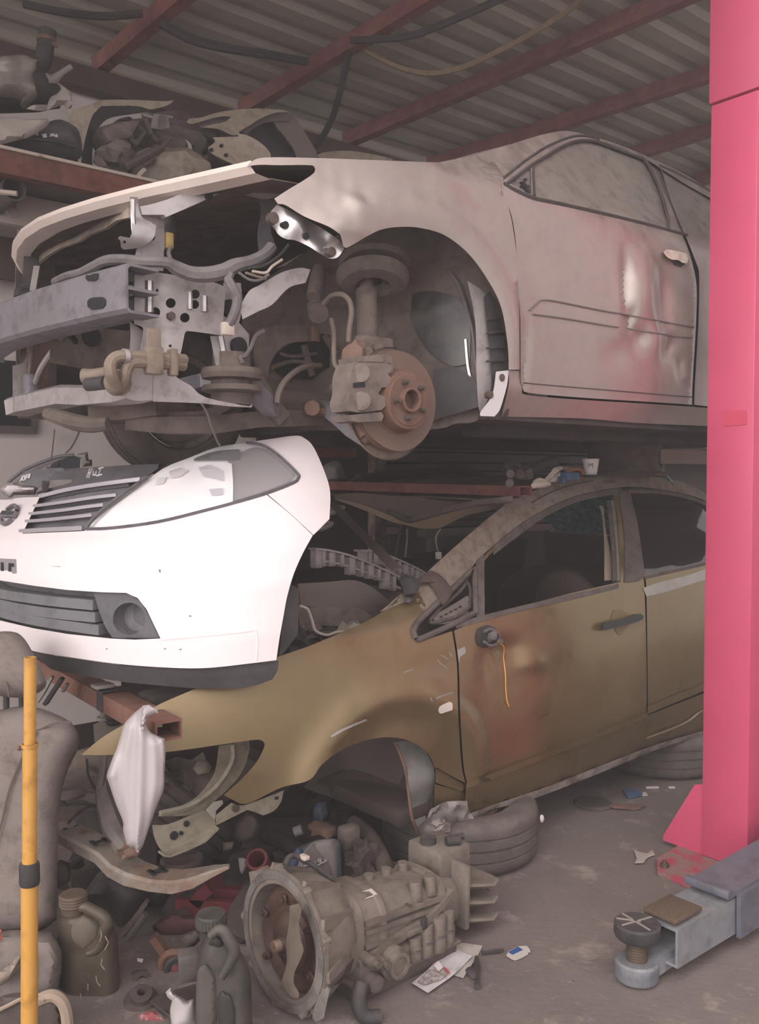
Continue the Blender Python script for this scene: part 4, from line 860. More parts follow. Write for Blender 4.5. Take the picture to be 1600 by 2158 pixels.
# ---- inside
def gpt(a, d, z): return GF.pt(a, d, z)
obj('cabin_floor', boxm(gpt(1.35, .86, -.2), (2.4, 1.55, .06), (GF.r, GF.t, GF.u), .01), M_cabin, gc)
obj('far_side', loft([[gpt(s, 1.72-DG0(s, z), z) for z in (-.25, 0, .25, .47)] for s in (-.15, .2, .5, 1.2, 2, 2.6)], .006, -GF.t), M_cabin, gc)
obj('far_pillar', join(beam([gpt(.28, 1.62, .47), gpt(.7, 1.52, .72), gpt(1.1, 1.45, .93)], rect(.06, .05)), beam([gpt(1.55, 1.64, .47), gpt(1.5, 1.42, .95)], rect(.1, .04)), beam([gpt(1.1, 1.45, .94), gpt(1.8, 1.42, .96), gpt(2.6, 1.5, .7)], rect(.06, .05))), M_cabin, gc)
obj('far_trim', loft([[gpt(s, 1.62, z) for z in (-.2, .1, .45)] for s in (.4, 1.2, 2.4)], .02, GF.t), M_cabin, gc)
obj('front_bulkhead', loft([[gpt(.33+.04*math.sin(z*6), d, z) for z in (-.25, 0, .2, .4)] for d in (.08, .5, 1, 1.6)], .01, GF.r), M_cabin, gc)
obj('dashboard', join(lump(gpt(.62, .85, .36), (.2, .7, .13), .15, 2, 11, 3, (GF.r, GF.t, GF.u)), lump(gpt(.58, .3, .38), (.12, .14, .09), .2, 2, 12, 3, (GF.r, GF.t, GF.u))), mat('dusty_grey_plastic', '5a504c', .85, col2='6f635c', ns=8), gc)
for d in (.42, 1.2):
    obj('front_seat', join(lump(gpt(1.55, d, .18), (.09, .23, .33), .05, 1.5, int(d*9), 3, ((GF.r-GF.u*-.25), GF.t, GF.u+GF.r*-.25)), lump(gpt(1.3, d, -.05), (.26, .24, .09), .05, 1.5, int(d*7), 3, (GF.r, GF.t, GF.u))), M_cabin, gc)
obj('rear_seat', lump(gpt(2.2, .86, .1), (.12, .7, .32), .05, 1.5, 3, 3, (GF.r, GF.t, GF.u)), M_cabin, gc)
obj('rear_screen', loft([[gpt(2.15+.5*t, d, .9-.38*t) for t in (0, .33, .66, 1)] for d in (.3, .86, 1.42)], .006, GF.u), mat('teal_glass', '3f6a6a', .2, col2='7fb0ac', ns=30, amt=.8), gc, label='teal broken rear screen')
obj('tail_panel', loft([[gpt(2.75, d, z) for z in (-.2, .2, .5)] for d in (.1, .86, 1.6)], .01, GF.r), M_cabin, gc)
# ---- wheel arch
def DGW(s, z):
    if s < .2: return .5
    t = min(1, (s-.2)/.2); return .5-.44*(t*t*(3-2*t))
obj('wheel_house', panel([(640, 1660), (690, 1600), (760, 1550), (840, 1545), (900, 1575), (925, 1640), (905, 1720), (880, 1745), (800, 1725), (720, 1690)], surf(GF, DGW), .01, step=16), mat('dark_arch', '4f4540', .85, col2='625650', ns=3), gc)
obj('arch_panel', panel(L4s if False else zz(400, 1560, 2.051, [(880, 10), (960, 5), (1020, 50), (1055, 120), (1058, 190), (1040, 260), (1020, 310), (1025, 380), (990, 400), (965, 340), (950, 220), (930, 110)]), surf(GF, lambda s, z: .07+.02*math.sin(z*25)), .006, step=12), mat('grey_primer', '7d7a78', .75, .1, col2='665f5a', ns=8, amt=.7), gc, label='grey crumpled inner wing panel')
obj('arch_seam', line(zz(400, 1560, 2.051, [(895, 20), (930, 120), (945, 220), (960, 330), (985, 395)]), surf(GF, lambda s, z: .06), .006), M_rust, gc)
obj('arch_mud', panel(zz(400, 1560, 2.051, [(560, 180), (700, 130), (880, 190), (940, 200), (965, 350), (850, 330), (700, 270)]), surf(GF, lambda s, z: DGW(s, z)-.03), .01, step=16), M_cabin, gc)
# ---- nose: apron, rails, radiator support
def l2(x, y, d): return GF.pl(x/2.667, 1300+y/2.667, 'd', d)
obj('apron', panel(L2((1230, 725), (1400, 695), (1400, 760), (1360, 870), (1290, 960), (1200, 1040), (1120, 1100), (1000, 1120), (880, 1120), (960, 1085), (1080, 1030), (1160, 950), (1210, 860)), surf(GF, lambda s, z: .28), .02, step=12, sm=4), M_goldin, gc)
obj('apron_edge', line(L2((1310, 715), (1310, 800), (1260, 900), (1180, 990), (1060, 1065), (900, 1105)), surf(GF, lambda s, z: .275), .01, .0), M_goldin, gc)
obj('front_rail', panel(L2((855, 1170), (945, 1165), (1060, 1120), (1150, 1085), (1205, 1140), (1215, 1170), (1140, 1245), (1040, 1295), (930, 1338), (890, 1290), (865, 1230)), surf(GF, lambda s, z: .24), .10, step=14, sm=3), M_goldin, gc)
obj('rail_flange', beam([l2(x, y, .225) for x, y in ((905, 1330), (940, 1335), (1040, 1298), (1140, 1250), (1215, 1178))], rect(.04, .006)), M_goldin, gc)
for x, y, r in ((977, 1228, .013), (1018, 1215, .006), (1047, 1162, .009)):
    dobj('rail_hole', dotl(L2((x, y)), GF, lambda s, z: .238, r, 12), M_void, gc)
obj('rail_gusset', panel(L2((1155, 1085), (1200, 1040), (1250, 1030), (1255, 1050), (1215, 1090), (1208, 1145)), surf(GF, lambda s, z: .2), .006, step=10, smooth=False), mat('pale_primer', 'aaa59b', .6), gc)
wing = obj('wing_bracket', panel(L2((1212, 1115), (1300, 1045), (1360, 1060), (1430, 1040), (1595, 975), (1580, 1040), (1540, 1090), (1480, 1116), (1425, 1095), (1390, 1085), (1300, 1130), (1215, 1172)), surf(GF, lambda s, z: .12), .02, step=10, sm=3), M_goldin, gc)
dobj('bracket_bolt', dotl(L2((1325, 1075)), GF, lambda s, z: .115, .012, 10), M_bolt, wing)
obj('bracket_slot', panel(L2((1545, 1012), (1568, 1008), (1566, 1026), (1546, 1028)), surf(GF, lambda s, z: .118), .003, step=6, smooth=False), M_void, wing)
obj('bay_wall', panel(L2((350, 620), (700, 560), (1350, 690), (1260, 850), (1050, 1080), (860, 1180), (560, 1100), (330, 1000)), surf(GF, lambda s, z: .8), .01, step=40, smooth=False), M_cabin, gc)
obj('bay_hoses', tube([l2(x, y, .6) for x, y in ((1000, 1060), (985, 1010), (1000, 970), (1040, 960), (1060, 1000), (1040, 1050))], .01, 8), M_hose, gc)
obj('bay_block', lump(l2(1080, 960, .7), (.12, .1, .1), .3, 2.5, 21, 3), M_dirt, gc)
obj('bay_block', lump(l2(620, 950, .75), (.2, .1, .07), .3, 2.5, 22, 3), M_dirt, gc)
obj('bay_block', lump(l2(450, 880, .8), (.2, .1, .09), .3, 2.5, 23, 3), M_dirt, gc)
obj('bay_cap', lump(l2(1135, 850, .6), (.03, .03, .025), .25, 2.5, 24, 2), M_goldin, gc)
M_rb = mat('rust_streaked_metal', '8b8077', .6, .4, col2='7a5743', ns=9, amt=.85, lo=.48, hi=.62, dust='93877b', dustamt=.4)
cm = [(340, 1230, .55), (400, 1225, .5), (480, 1265, .42), (600, 1330, .34), (680, 1400, .28), (760, 1445, .22), (880, 1480, .16), (1000, 1490, .1), (1100, 1470, .06), (1200, 1430, .02), (1290, 1402, -.01)]
xm = obj('bent_crossmember', beam([l2(x, y, d) for x, y, d in cm], [(-.045, -.014), (-.03, -.02), (.03, -.02), (.045, -.014), (.045, .012), (.038, .02), (-.038, .02), (-.045, .012)], scale=[.8, 1, 1.05, 1, 1.1, 1.1, 1, 1.05, .9, .55, .2]), M_rb, gc, label='rusty bent strip with slots')
for x, y in ((410, 1232), (560, 1303), (885, 1468)):
    d0 = .25
    for t in range(2): pass
    d0 = min(cm, key=lambda c: abs(c[0]-x))[2]
    q = l2(x, y, d0)+ZU*.022
    obj('crossmember_slot', join(boxm(q, (.04, .014, .004), (RD, TD, ZU)), boxm(q+RD*.018, (.012, .042, .004), (RD, TD, ZU)), boxm(q-RD*.018, (.012, .042, .004), (RD, TD, ZU))), M_void, xm)
obj('upper_strip', beam([l2(x, y, d) for x, y, d in ((330, 1160, .62), (380, 1110, .68), (440, 1070, .74), (520, 1040, .8), (580, 1020, .85))], rect(.06, .012)), M_rb, gc)
obj('support_post', join(tube([l2(x, y, d) for x, y, d in ((580, 900, .5), (575, 980, .48), (600, 1080, .44), (640, 1200, .38), (700, 1290, .3), (735, 1330, .26))], [.018, .022, .03, .034, .03, .022], 8), tube([l2(x, y, d) for x, y, d in ((585, 780, .5), (575, 880, .48), (560, 960, .48))], .012, 8)), mat('grey_post', '5f5958', .7, col2='746b66', ns=9, amt=.8, dust='857a72', dustamt=.5), gc)
obj('support_foot', lump(l2(728, 1318, .22), (.03, .03, .02), .3, 3, 8, 2), M_rust, gc)
obj('brake_pipe', tube([l2(x, y, .5) for x, y in ((595, 780), (580, 840), (570, 880))], .006, 6), mat('pale_blue_pipe', '7d919b', .5), gc)
obj('loop_wire', tube([l2(x, y, .5) for x, y in ((488, 800), (495, 880), (520, 940), (560, 985))], .004, 6), M_blk, gc)
rsv = obj('washer_tank', panel(L2((525, 605), (560, 590), (690, 600), (690, 640), (640, 680), (530, 705)), surf(GF, lambda s, z: .55), .1, step=10, smooth=False), mat('yellowed_plastic', '9a9387', .5, dust='8a8175', dustamt=.5), gc)
obj('tank_stem', join(cyl(l2(583, 575, .57), l2(578, 470, .57), .012, 10), cyl(l2(583, 580, .57), l2(583, 560, .57), .022, 12)), M_scuff, rsv)
obj('tank_coil', lathe([(.02, 0)]+[(.028 if k % 2 else .022, .008*k) for k in range(1, 8)], l2(640, 605, .55), ZU, 14), M_blk, rsv)
# ---- engine bay behind the bumper, seen through the screen opening
def c5(x, y, d): return GF.pl(560+x/2.667, 900+y/2.667, 'd', d)
obj('cowl_cover', panel(C5((180, 880), (350, 870), (480, 860), (560, 880), (640, 930), (700, 985), (640, 1010), (600, 1040), (440, 1030), (200, 1000)), surf(GF, lambda s, z: .45+(z-.3)*-.6), .01, step=14), mat('dusty_grey_cover', '7d726d', .9, col2='6d635e', ns=4), gc)
obj('cowl_ledge', panel(zz(0, 880, 2.105, [(1320, 835), (1450, 840), (1600, 845), (1650, 880), (1640, 930), (1330, 920)]), surf(GF, lambda s, z: .3), .05, step=20, smooth=False), M_dirt, gc)
obj('bay_wiring', tube([GF.pl(x/2.105, 880+y/2.105, 'd', .2) for x, y in ((1330, 835), (1365, 850), (1385, 900), (1400, 945), (1450, 965), (1500, 950), (1540, 955))], .005, 6), mat('ivory_plastic', ''), gc)
for k, (x, y, a) in enumerate(((1380, 960, .05), (1460, 990, .05), (1520, 970, .045), (1430, 1020, .06), (1330, 1000, .06), (1560, 940, .04))):
    obj('bay_part', lump(GF.pl(x/2.105, 880+y/2.105, 'd', .3), (a, a*1.3, a*.8), .35, 2.5, 30+k, 2), (M_dirt, M_blk, M_goldin)[k % 3], gc)
obj('round_lid', lathe([(0, 0), (.07, 0), (.075, -.01), (.06, -.03), (0, -.03)], GF.pl(1400/2.105, 880+935/2.105, 'd', .3), ZU, 24), M_blk, gc)
# sagging headlining / torn roof front
def roofdip(x, y): return GF.pl(x, y, 'd', .3)
obj('torn_roof_front', panel(C5((380, 380), (520, 370), (700, 385), (850, 395), (1000, 415), (1180, 420), (1300, 405), (1290, 420), (1100, 450), (950, 490), (860, 520), (800, 525), (720, 500), (600, 450), (480, 415), (390, 400)), surf(GF, lambda s, z: .75-(s-.8)*.6), .01, step=14, sm=3), mat('dark_headlining', '5f524b', .85, col2='4d423d', ns=4), gc)
obj('torn_roof_edge', panel(C5((390, 402), (480, 418), (600, 455), (720, 505), (800, 530), (870, 525), (960, 495), (1100, 455), (1300, 425), (1360, 430), (1250, 470), (1120, 500), (1000, 560), (940, 572), (860, 568), (800, 553), (700, 530), (560, 470), (440, 425)), surf(GF, lambda s, z: .68-(s-.8)*.6), .01, step=12, sm=3), mat('tan_roof_lining', '7f6c5b', .85, col2='6a5849', ns=6), gc)
obj('screen_surround', tube([c5(x, y, d) for x, y, d in ((400, 400, 1.2), (560, 430, .95), (720, 490, .75), (800, 520, .62), (900, 500, .5), (1060, 455, .35), (1200, 425, .22), (1320, 412, .12), (1390, 402, .08))], .014, 8), M_frame, gc)
obj('hanging_wire', tube([c5(x, y, .45) for x, y in ((985, 572), (960, 610), (958, 650), (970, 700))], .0035, 6), M_pipe, gc)
obj('wire_plug', boxm(c5(972, 722, .45), (.02, .02, .03), (RD, TD, ZU), .003), mat('ivory_plastic', ''), gc)
obj('hanging_wire', tube([c5(x, y, .8) for x, y in ((795, 570), (795, 640), (785, 730))], .004, 6), M_pipe, gc)
# ================= WHITE NOSE (bumper, lamp and wing) lying across the gold wreck
def Z6(*p): return zz(0, 880, 2.105, p)
def B4(*p): return zz(0, 920, 4.444, p)
BF = Frame((-1.17, 2.85, 0), 0); BF.t = V((.616, .788, 0)); BF.r = V((.788, -.616, 0)); BF.u = ZU
def boff(z):
    k = [(.7, .10), (.82, .05), (.9, .015), (1.0, 0), (1.15, 0), (1.25, .03), (1.35, .10), (1.45, .2), (1.55, .32), (1.7, .5)]
    if z <= k[0][0]: return k[0][1]
    for (a, p), (b, q) in zip(k, k[1:]):
        if z <= b: return p+(q-p)*(z-a)/(b-a)
    return .5
def gB(inset):
    def g(q):
        a, b, z = BF.loc(q); o = boff(z); n = 3.0
        a = abs(a)+o*.3+inset; b = b-o-inset
        f = (a/.90)**n + ((max(0, .74-b)/.74)**n)
        return 1-f
    return g
def hBf(inset=0, lo=1.5, hi=5): 
    g = gB(inset); return lambda x, y: solve(x, y, lambda q: max(g(q), q.y-3.2), lo, hi)
hF = hBf()
M_white = mat('white_paint', 'f0e6e6', .28, 0, coat=.4, dust='d9cbc8', dustamt=.15, grime=.05)
M_trimb = mat('grey_black_plastic', '58565b', .6, col2='646266', ns=10, amt=.4, dust='8b8283', dustamt=.35)
M_chr = mat('chrome', 'dcd8da', .15, .9)
wn = thing('bumper', 'white front bumper with headlamp and grille, lying across the gold car', 'bumper')
fas = Z6((-128, 380), (-10, 365))+[(16, 1053), (40, 1049), (84, 1047), (47, 1125), (110, 1122), (176, 1119)]+Z6((385, 498), (500, 491), (700, 464), (900, 417), (1050, 372), (1178, 338), (1290, 430), (1388, 522), (1345, 600), (1305, 690), (1275, 790), (1258, 880), (1240, 980), (1226, 1076), (1100, 1092), (900, 1112), (700, 1107), (500, 1090), (300, 1061), (150, 1036), (0, 985), (-128, 800))
hole = Z6((-128, 620), (0, 722), (150, 746), (300, 765), (450, 775), (560, 778), (610, 800), (650, 850), (712, 980), (600, 985), (500, 981), (300, 960), (150, 935), (0, 900), (-128, 730))
obj('bumper_cover', panel(fas, hF, .005, step=13, holes=(dens(hole, 12),), sm=4), M_white, wn)
obj('bumper_crease', line(Z6((718, 985), (900, 970), (1050, 955), (1135, 943), (1142, 1000), (1136, 1080)), hF, .003, -.001), M_white, wn)
wing = obj('wing', panel(Z6((1085, 112), (1200, 95), (1310, 80), (1352, 92), (1392, 132), (1440, 240), (1465, 330), (1462, 450), (1391, 521), (1290, 428), (1182, 336), (1310, 292), (1330, 268), (1318, 238), (1230, 158), (1160, 118)), hF, .005, step=12, sm=4), M_white, wn, label='white wing piece')
obj('lip', panel(Z6((-126, 900), (0, 990), (150, 1040), (300, 1064), (500, 1093), (700, 1110), (900, 1115), (1100, 1095), (1236, 1078), (1232, 1120), (1208, 1162), (1100, 1195), (900, 1202), (700, 1188), (500, 1166), (300, 1132), (228, 1116), (150, 1060), (0, 1030), (-126, 960)), hBf(.012), .02, step=14, sm=3), mat('dark_lip', '403e41', .6, col2='4e4b4d', ns=6, dust='6f6869', dustamt=.3), wn, label='black lower lip')
obj('arch_liner', panel(Z6((1292, 740), (1325, 760), (1326, 850), (1322, 960), (1270, 1030), (1240, 1060), (1255, 900), (1272, 800)), hBf(.05), .03, step=14, smooth=False), M_liner, wn)
# number plate bracket
nb = obj('plate_bracket', panel(Z6((-60, 622), (70, 628), (72, 690), (55, 692), (50, 680), (-60, 668)), hF, .01, .004, step=10, smooth=False), mat('pale_grey_plastic', '8d8688', .6), wn)
for q in (((3, 642), (16, 643), (17, 680), (3, 680)), ((38, 645), (62, 647), (63, 662), (50, 662), (50, 684), (36, 682))):
    obj('bracket_slot', panel(Z6(*q), hF, .004, .006, step=8, smooth=False), M_void, nb)
# chips
for q in (((705, 672), (712, 675), (712, 688), (706, 686)), ((835, 880), (848, 877), (846, 884)), ((725, 1024), (735, 1024), (734, 1029)), ((795, 1026), (805, 1027), (800, 1032)), ((468, 1024), (476, 1024), (474, 1030)), ((220, 659), (268, 660), (266, 662))):
    obj('paint_chip', panel(Z6(*q), hF, .001, .002, step=6, smooth=False), M_trimb, wn)
# lower grille
obj('grille_back', panel(Z6((-128, 610), (0, 715), (300, 760), (450, 770), (560, 772), (620, 800), (720, 985), (500, 990), (300, 968), (0, 906), (-128, 735)), hBf(.06), .004, step=25, smooth=False), M_trimb, wn)
for y0, y1 in ((748, 792), (800, 850), (850, 905)):
    pass
sl3 = [((-126, 690), (0, 768), (150, 797), (300, 815), (440, 828)), ((-126, 735), (0, 812), (150, 848), (300, 868), (450, 882)), ((-126, 775), (0, 850), (150, 890), (300, 915), (465, 938))]
for q in sl3:
    obj('grille_slat', beam([hBf(.03)(x, y) for x, y in crv(Z6(*q), closed=False, n=3)], rect(.05, .03)), mat('slat_grey', '6d6c70', .5, dust='8d8788', dustamt=.4), wn)
fb = obj('fog_bezel', panel(Z6((415, 778), (560, 782), (608, 804), (648, 855), (708, 978), (500, 978), (468, 930), (440, 860)), hBf(.015), .02, step=10, holes=([(x, y) for x, y in cir(272, 1304, 34, 24)],), sm=3), M_trimb, wn)
fq = hBf(.02)(272, 1304); fn = (CAM-fq).normalized()*.35-BF.t*.65+BF.r*.15
obj('fog_recess', lathe([(.05, .0), (.047, -.03), (.04, -.05), (0, -.055)], fq, fn, 28), mat('mid_grey_plastic', '6d6b70', .55, dust='8f8688', dustamt=.3), fb)
# head lamp
lamp = Z6((386, 492), (450, 432), (600, 322), (720, 228), (840, 178), (960, 132), (1090, 114), (1160, 124), (1230, 166), (1316, 246), (1322, 266), (1298, 288), (1180, 334), (1030, 378), (900, 411), (700, 459), (500, 486))
M_lens = mat('clear_lens', 'ffffff', .05, 0, alpha=.07, coat=.6, spec=.8)
M_refl = mat('lamp_reflector', 'fbf7f7', .4, 0)
M_bulb = mat('soft_chrome', 'e6e2e3', .35, .3)
hl = obj('headlamp', panel(lamp, hBf(.03), .01, step=14, sm=3), M_refl, wn)
obj('lens', panel(lamp, hBf(.0), .004, step=14, sm=3), M_lens, hl, label='clear plastic lens')
obj('lamp_housing', panel(Z6((1010, 190), (1100, 140), (1160, 135), (1225, 175), (1305, 250), (1290, 282), (1180, 325), (1032, 372), (1030, 280)), hBf(.02), .004, step=14, sm=3), mat('lamp_grey', '91888a', .4, .1), hl, label='grey inner housing')
for q, m in ((((880, 222), (930, 208), (985, 235), (992, 285), (960, 270), (905, 262)), 'e3dee3'), (((928, 318), (985, 312), (990, 340), (940, 345)), 'd3ced7'), (((750, 238), (800, 222), (835, 235), (800, 262), (760, 270)), 'efe6e4'), (((700, 268), (740, 262), (725, 292), (690, 300)), 'f0e8e6')):
    obj('reflector_facet', panel(Z6(*q), hBf(.022), .003, step=8, smooth=False), mat('facet_'+m, m, .3, .2), hl)
obj('reflector_wall', panel(Z6((1012, 200), (1028, 205), (1034, 290), (1033, 372), (1018, 376), (1022, 290)), hBf(.012), .02, step=10), M_refl, hl)
obj('indicator', panel(Z6((870, 178), (960, 148), (1060, 140), (1072, 160), (1060, 188), (960, 190), (860, 192)), hBf(.015), .01, step=10, sm=3), M_chr, hl)
obj('lamp_seal', line(Z6((386, 495), (500, 490), (700, 463), (900, 415), (1030, 381), (1180, 337), (1300, 290), (1325, 266), (1318, 244), (1232, 163), (1162, 121), (1092, 111)), hF, .005, .002), M_trimb, wn)
# grille
gfr = B4((210, 905), (290, 740), (372, 565), (500, 520), (900, 450), (1340, 392), (1370, 380), (1270, 450), (1110, 560), (900, 735), (800, 865), (780, 885), (500, 900))
gr_ = obj('grille', panel(gfr, hBf(.035), .006, step=14, sm=2), mat('grille_grey', '6f6d72', .5, dust='918a8b', dustamt=.3), wn)
for q in (((372, 590), (640, 535), (900, 490), (1225, 447)), ((330, 672), (640, 632), (900, 592), (1085, 570)), ((300, 742), (600, 712), (850, 678), (970, 660))):
    obj('grille_gap', beam([hBf(.03)(x, y) for x, y in crv(B4(*q), closed=False, n=3)], rect(.02, .014)), M_liner, gr_)
for a, b, w in ((((395, 560), (640, 500), (900, 455), (1200, 415), (1335, 398)), 1, .020), (((345, 650), (640, 610), (900, 570), (1115, 545)), 1, .016), (((305, 722), (600, 690), (850, 655), (995, 638)), 1, .016), (((270, 792), (500, 775), (750, 748), (890, 732)), 1, .016), (((215, 885), (450, 872), (650, 862), (800, 855)), 1, .022)):
    obj('grille_bar', beam([hBf(.012)(x, y) for x, y in crv(B4(*a), closed=False, n=3)], rect(.03, w*.62)), mat('satin_grey_bar', 'a7a2a8', .35, .3), gr_)
obj('grille_surround', line(B4((800, 868), (900, 740), (1110, 565), (1275, 452), (1372, 380)), hBf(.01), .006), M_trimb, wn)
# upper black cover with chalk marks
cov = B4((215, 322), (440, 300), (560, 292), (620, 300), (740, 292), (860, 288), (1240, 265), (1490, 256), (1480, 300), (1375, 372), (1330, 390), (900, 440), (640, 490), (380, 562), (455, 470), (470, 408), (670, 402), (672, 430), (520, 470), (400, 500), (380, 470), (250, 455), (190, 420))
hC = hBf(.06)
cv = obj('cover', panel(cov, hC, .008, step=12, sm=2), M_trimb, wn, label='grey-black top cover with chalk letters')
M_chalk = mat('white_chalk', 'd8d2d4', .9)
def chalk(strokes, r=.0028): return join(*[line(B4(*s), hC, r, .003) for s in strokes])
obj('chalk_text', chalk([[(815, 383), (845, 300)], [(833, 383), (868, 297)], [(826, 345), (850, 338)], [(880, 325), (872, 360), (890, 362), (905, 325)], [(905, 325), (900, 362)], [(925, 300), (972, 288)], [(948, 296), (922, 365)], [(905, 368), (960, 352)]]), M_chalk, cv, label='chalk letters HU1')
obj('chalk_text', chalk([[(190, 420), (215, 370)], [(215, 370), (210, 410), (235, 405), (232, 365), (215, 372)], [(243, 398), (252, 352)], [(262, 392), (270, 350)], [(275, 388), (284, 347)]]), M_chalk, cv, label='chalk scrawl')
obj('cover_clip', panel(B4((395, 410), (430, 420), (462, 490), (420, 520), (340, 545), (345, 520), (395, 500)), hBf(.04), .01, step=10), M_blk, wn)
obj('cover_flap', panel(B4((1110, 385), (1160, 320), (1480, 258), (1600, 245), (1500, 310), (1375, 375), (1240, 370)), hBf(.07), .006, step=14, smooth=False), M_blk, wn)
# badge
bq = hF(24, 1088); bn = (-BF.t+ZU*.7).normalized(); bx = BF.r; by = (ZU-bn*bn.z).normalized(); bq = bq+bn*.004
def ring(c, r0, r1, th, a0, a1): r0, r1 = r0*.9, r1*.86; return lathe([(r0, 0), (r1, 0), (r1, th), (r0, th), (r0, 0)], c, bn, 24, a0, a1)
bg = obj('badge', ring(bq, .034, .048, .012, R(-62), R(62)), M_beam, wn, label='round badge with a name bar')
obj('badge_ring', ring(bq, .034, .048, .012, R(118), R(242)), M_beam, bg)
obj('badge_bar', boxm(bq+bn*.008, (.09, .012, .024), (bx, -bn, by), .002), M_beam, bg)
def text(name, s, size, o, ax, ay, m, parent, ext=.001):
    cu = bpy.data.curves.new('txt', 'FONT'); cu.body = s; cu.size = size; cu.extrude = ext; cu.align_x = 'CENTER'; cu.align_y = 'CENTER'
    t = bpy.data.objects.new('txt', cu); COL.objects.link(t)
    bpy.context.view_layer.update()
    me = t.to_mesh(); bm = bmesh.new(); bm.from_mesh(me); t.to_mesh_clear(); bpy.data.objects.remove(t); bpy.data.curves.remove(cu)
    ax, ay = V(ax).normalized(), V(ay).normalized(); M = Matrix([ax, ay, ax.cross(ay)]).transposed().to_4x4(); M.translation = V(o)
    bmesh.ops.transform(bm, matrix=M, verts=bm.verts); return obj(name, bm, m, parent, smooth=False)
text('badge_letters', 'NISSAN', .022, bq+bn*.0155, bx, by, mat('dark_letter', '55535a', .5), bg)
# ---------- soft closed forms from an outline
def puff(poly, hit, h, Rp, back=None, step=12, sm=4, front=1.0, rear=1.0, wob=0, seed=0, smooth=True, fold=None):
    """closed rounded body: the outline inflated to a real thickness on both sides (h metres, edge radius Rp pixels)"""
    if smooth: poly = crv(poly, n=sm)
    poly = dens(poly, step); vs2 = [V(p) for p in poly]; es = [(i, (i+1) % len(poly)) for i in range(len(poly))]
    xs = [p[0] for p in poly]; ys = [p[1] for p in poly]; y = min(ys)+step*.5; row = 0
    while y < max(ys):
        x = min(xs)+step*(.5+.5*(row % 2))
        while x < max(xs):
            if inside((x, y), poly) and segd((x, y), [poly]) > step*.4: vs2.append(V((x, y)))
            x += step
        y += step*.87; row += 1
    r = delaunay_2d_cdt(vs2, es, [], 0, 1e-4); v2, tris = r[0], r[2]
    bm = bmesh.new(); F, B = {}, {}
    def mk(i):
        if i in F: return
        p = v2[i]; e = segd((p.x, p.y), [poly]); q = hit(p.x, p.y); d = back if back is not None else (q-CAM).normalized()
        if e < .3: F[i] = B[i] = bm.verts.new(q); return
        k = h*math.sqrt(max(0, 1-(1-min(1, e/Rp))**2))
        w = wob*noise.noise(V((p.x*.02, p.y*.02, seed))) if wob else 0
        if fold: w += fold(p.x, p.y)*min(1, e/8)
        F[i] = bm.verts.new(q-d*(k*front+w)); B[i] = bm.verts.new(q+d*k*rear)
    for t in tris:
        c = sum((v2[i] for i in t), V((0, 0)))/len(t)
        if not inside(tuple(c), poly): continue
        for i in t: mk(i)
        try: bm.faces.new([F[i] for i in t])
        except ValueError: pass
        try: bm.faces.new([B[i] for i in reversed(t)])
        except ValueError: pass
    bmesh.ops.recalc_face_normals(bm, faces=bm.faces[:])
    return bm
def pY(Y, lean=0): return lambda x, y: P(x, y, Y+lean*(y-1500)/1000)
def pW(t): return lambda x, y: WF.pl(x, y, 'd', t)
def K(*p): return zz(0, 40, 3.81, p)
def K2(*p): return zz(380, 200, 4.706, p)
def one(name, bm, m, label, cat, group=None): return obj(name, bm, m, None, label, cat, group)
# ================= RACK and what lies on it
M_rbeam = mat('rusty_rack_beam', '7a473c', .85, col2='5b342d', ns=5, amt=.8, dust='9b8479', dustamt=.35, bump=.3, bs=25)
M_cream = mat('flaking_cream_paint', 'bcada3', .8, col2='7e5d4e', ns=10, amt=.9, lo=.55, hi=.66)
M_deck = mat('grey_deck', '6c6463', .9, col2='595150', ns=3)
rk = thing('storage_rack', 'rusty steel rack along the back wall, loaded with car parts', 'rack')
def wt(x, y, t): return WF.pl(x, y, 'd', t)
a, b = wt(0, 345, 4.2), wt(280, 388, 4.2); dz = 2.875
def wpt(s, t, z): return ST(s, t, z)
s0 = WF.loc(a)[0]
obj('front_beam', beam([wpt(s0-1.2, 4.2, 2.85), wpt(s0+6, 4.2, 2.85)], rect(.07, .10)), M_rbeam, rk)
obj('beam_top', beam([wpt(s0-1.2, 4.18, 2.908), wpt(s0+1.0, 4.18, 2.908)], rect(.06, .014)), M_cream, rk, label='flaking cream top edge')
obj('deck', boxm(wpt(s0+2.4, 4.6, 2.87), (7.2, .8, .02), (RD, TD, ZU)), M_deck, rk)
obj('rear_beam', beam([wpt(s0-1.2, 4.62, 2.775), wpt(s0+6, 4.62, 2.775)], rect(.05, .15)), M_cream, rk)
obj('lower_beam', beam([wpt(s0-1.2, 5.0, 2.62), wpt(s0+6, 5.0, 2.62)], rect(.05, .22)), M_eave, rk)
pp = wt(795, 985, 4.2); ps = WF.loc(pp)[0]
obj('rack_post', boxm(wpt(ps, 4.2, 1.4), (.09, .07, 2.8), (RD, TD, ZU), .004), mat('stained_post', '7b6a5e', .9, col2='4e3f38', ns=14, amt=.9), rk)
obj('rack_post', boxm(wpt(s0-1.1, 4.2, 1.4), (.07, .07, 2.8), (RD, TD, ZU), .004), M_rbeam, rk)
obj('rack_post', boxm(wpt(ps+2.6, 4.2, 1.4), (.07, .07, 2.8), (RD, TD, ZU), .004), M_rbeam, rk)
one('pipe', lathe([(.05, 0), (.055, 0), (.055, .4), (.05, .4), (.05, 0)], wt(30, 397, 4.3), TD, 20), M_deck, 'open grey pipe end poking out beneath the rack deck at the far left', 'pipe')
one('cane', tube([wt(-20, 402, 4.25), wt(20, 406, 4.2), wt(36, 408, 4.18)], .012, 6), M_cream, 'pale stick lying under the rusty rack beam at the left edge', 'stick')
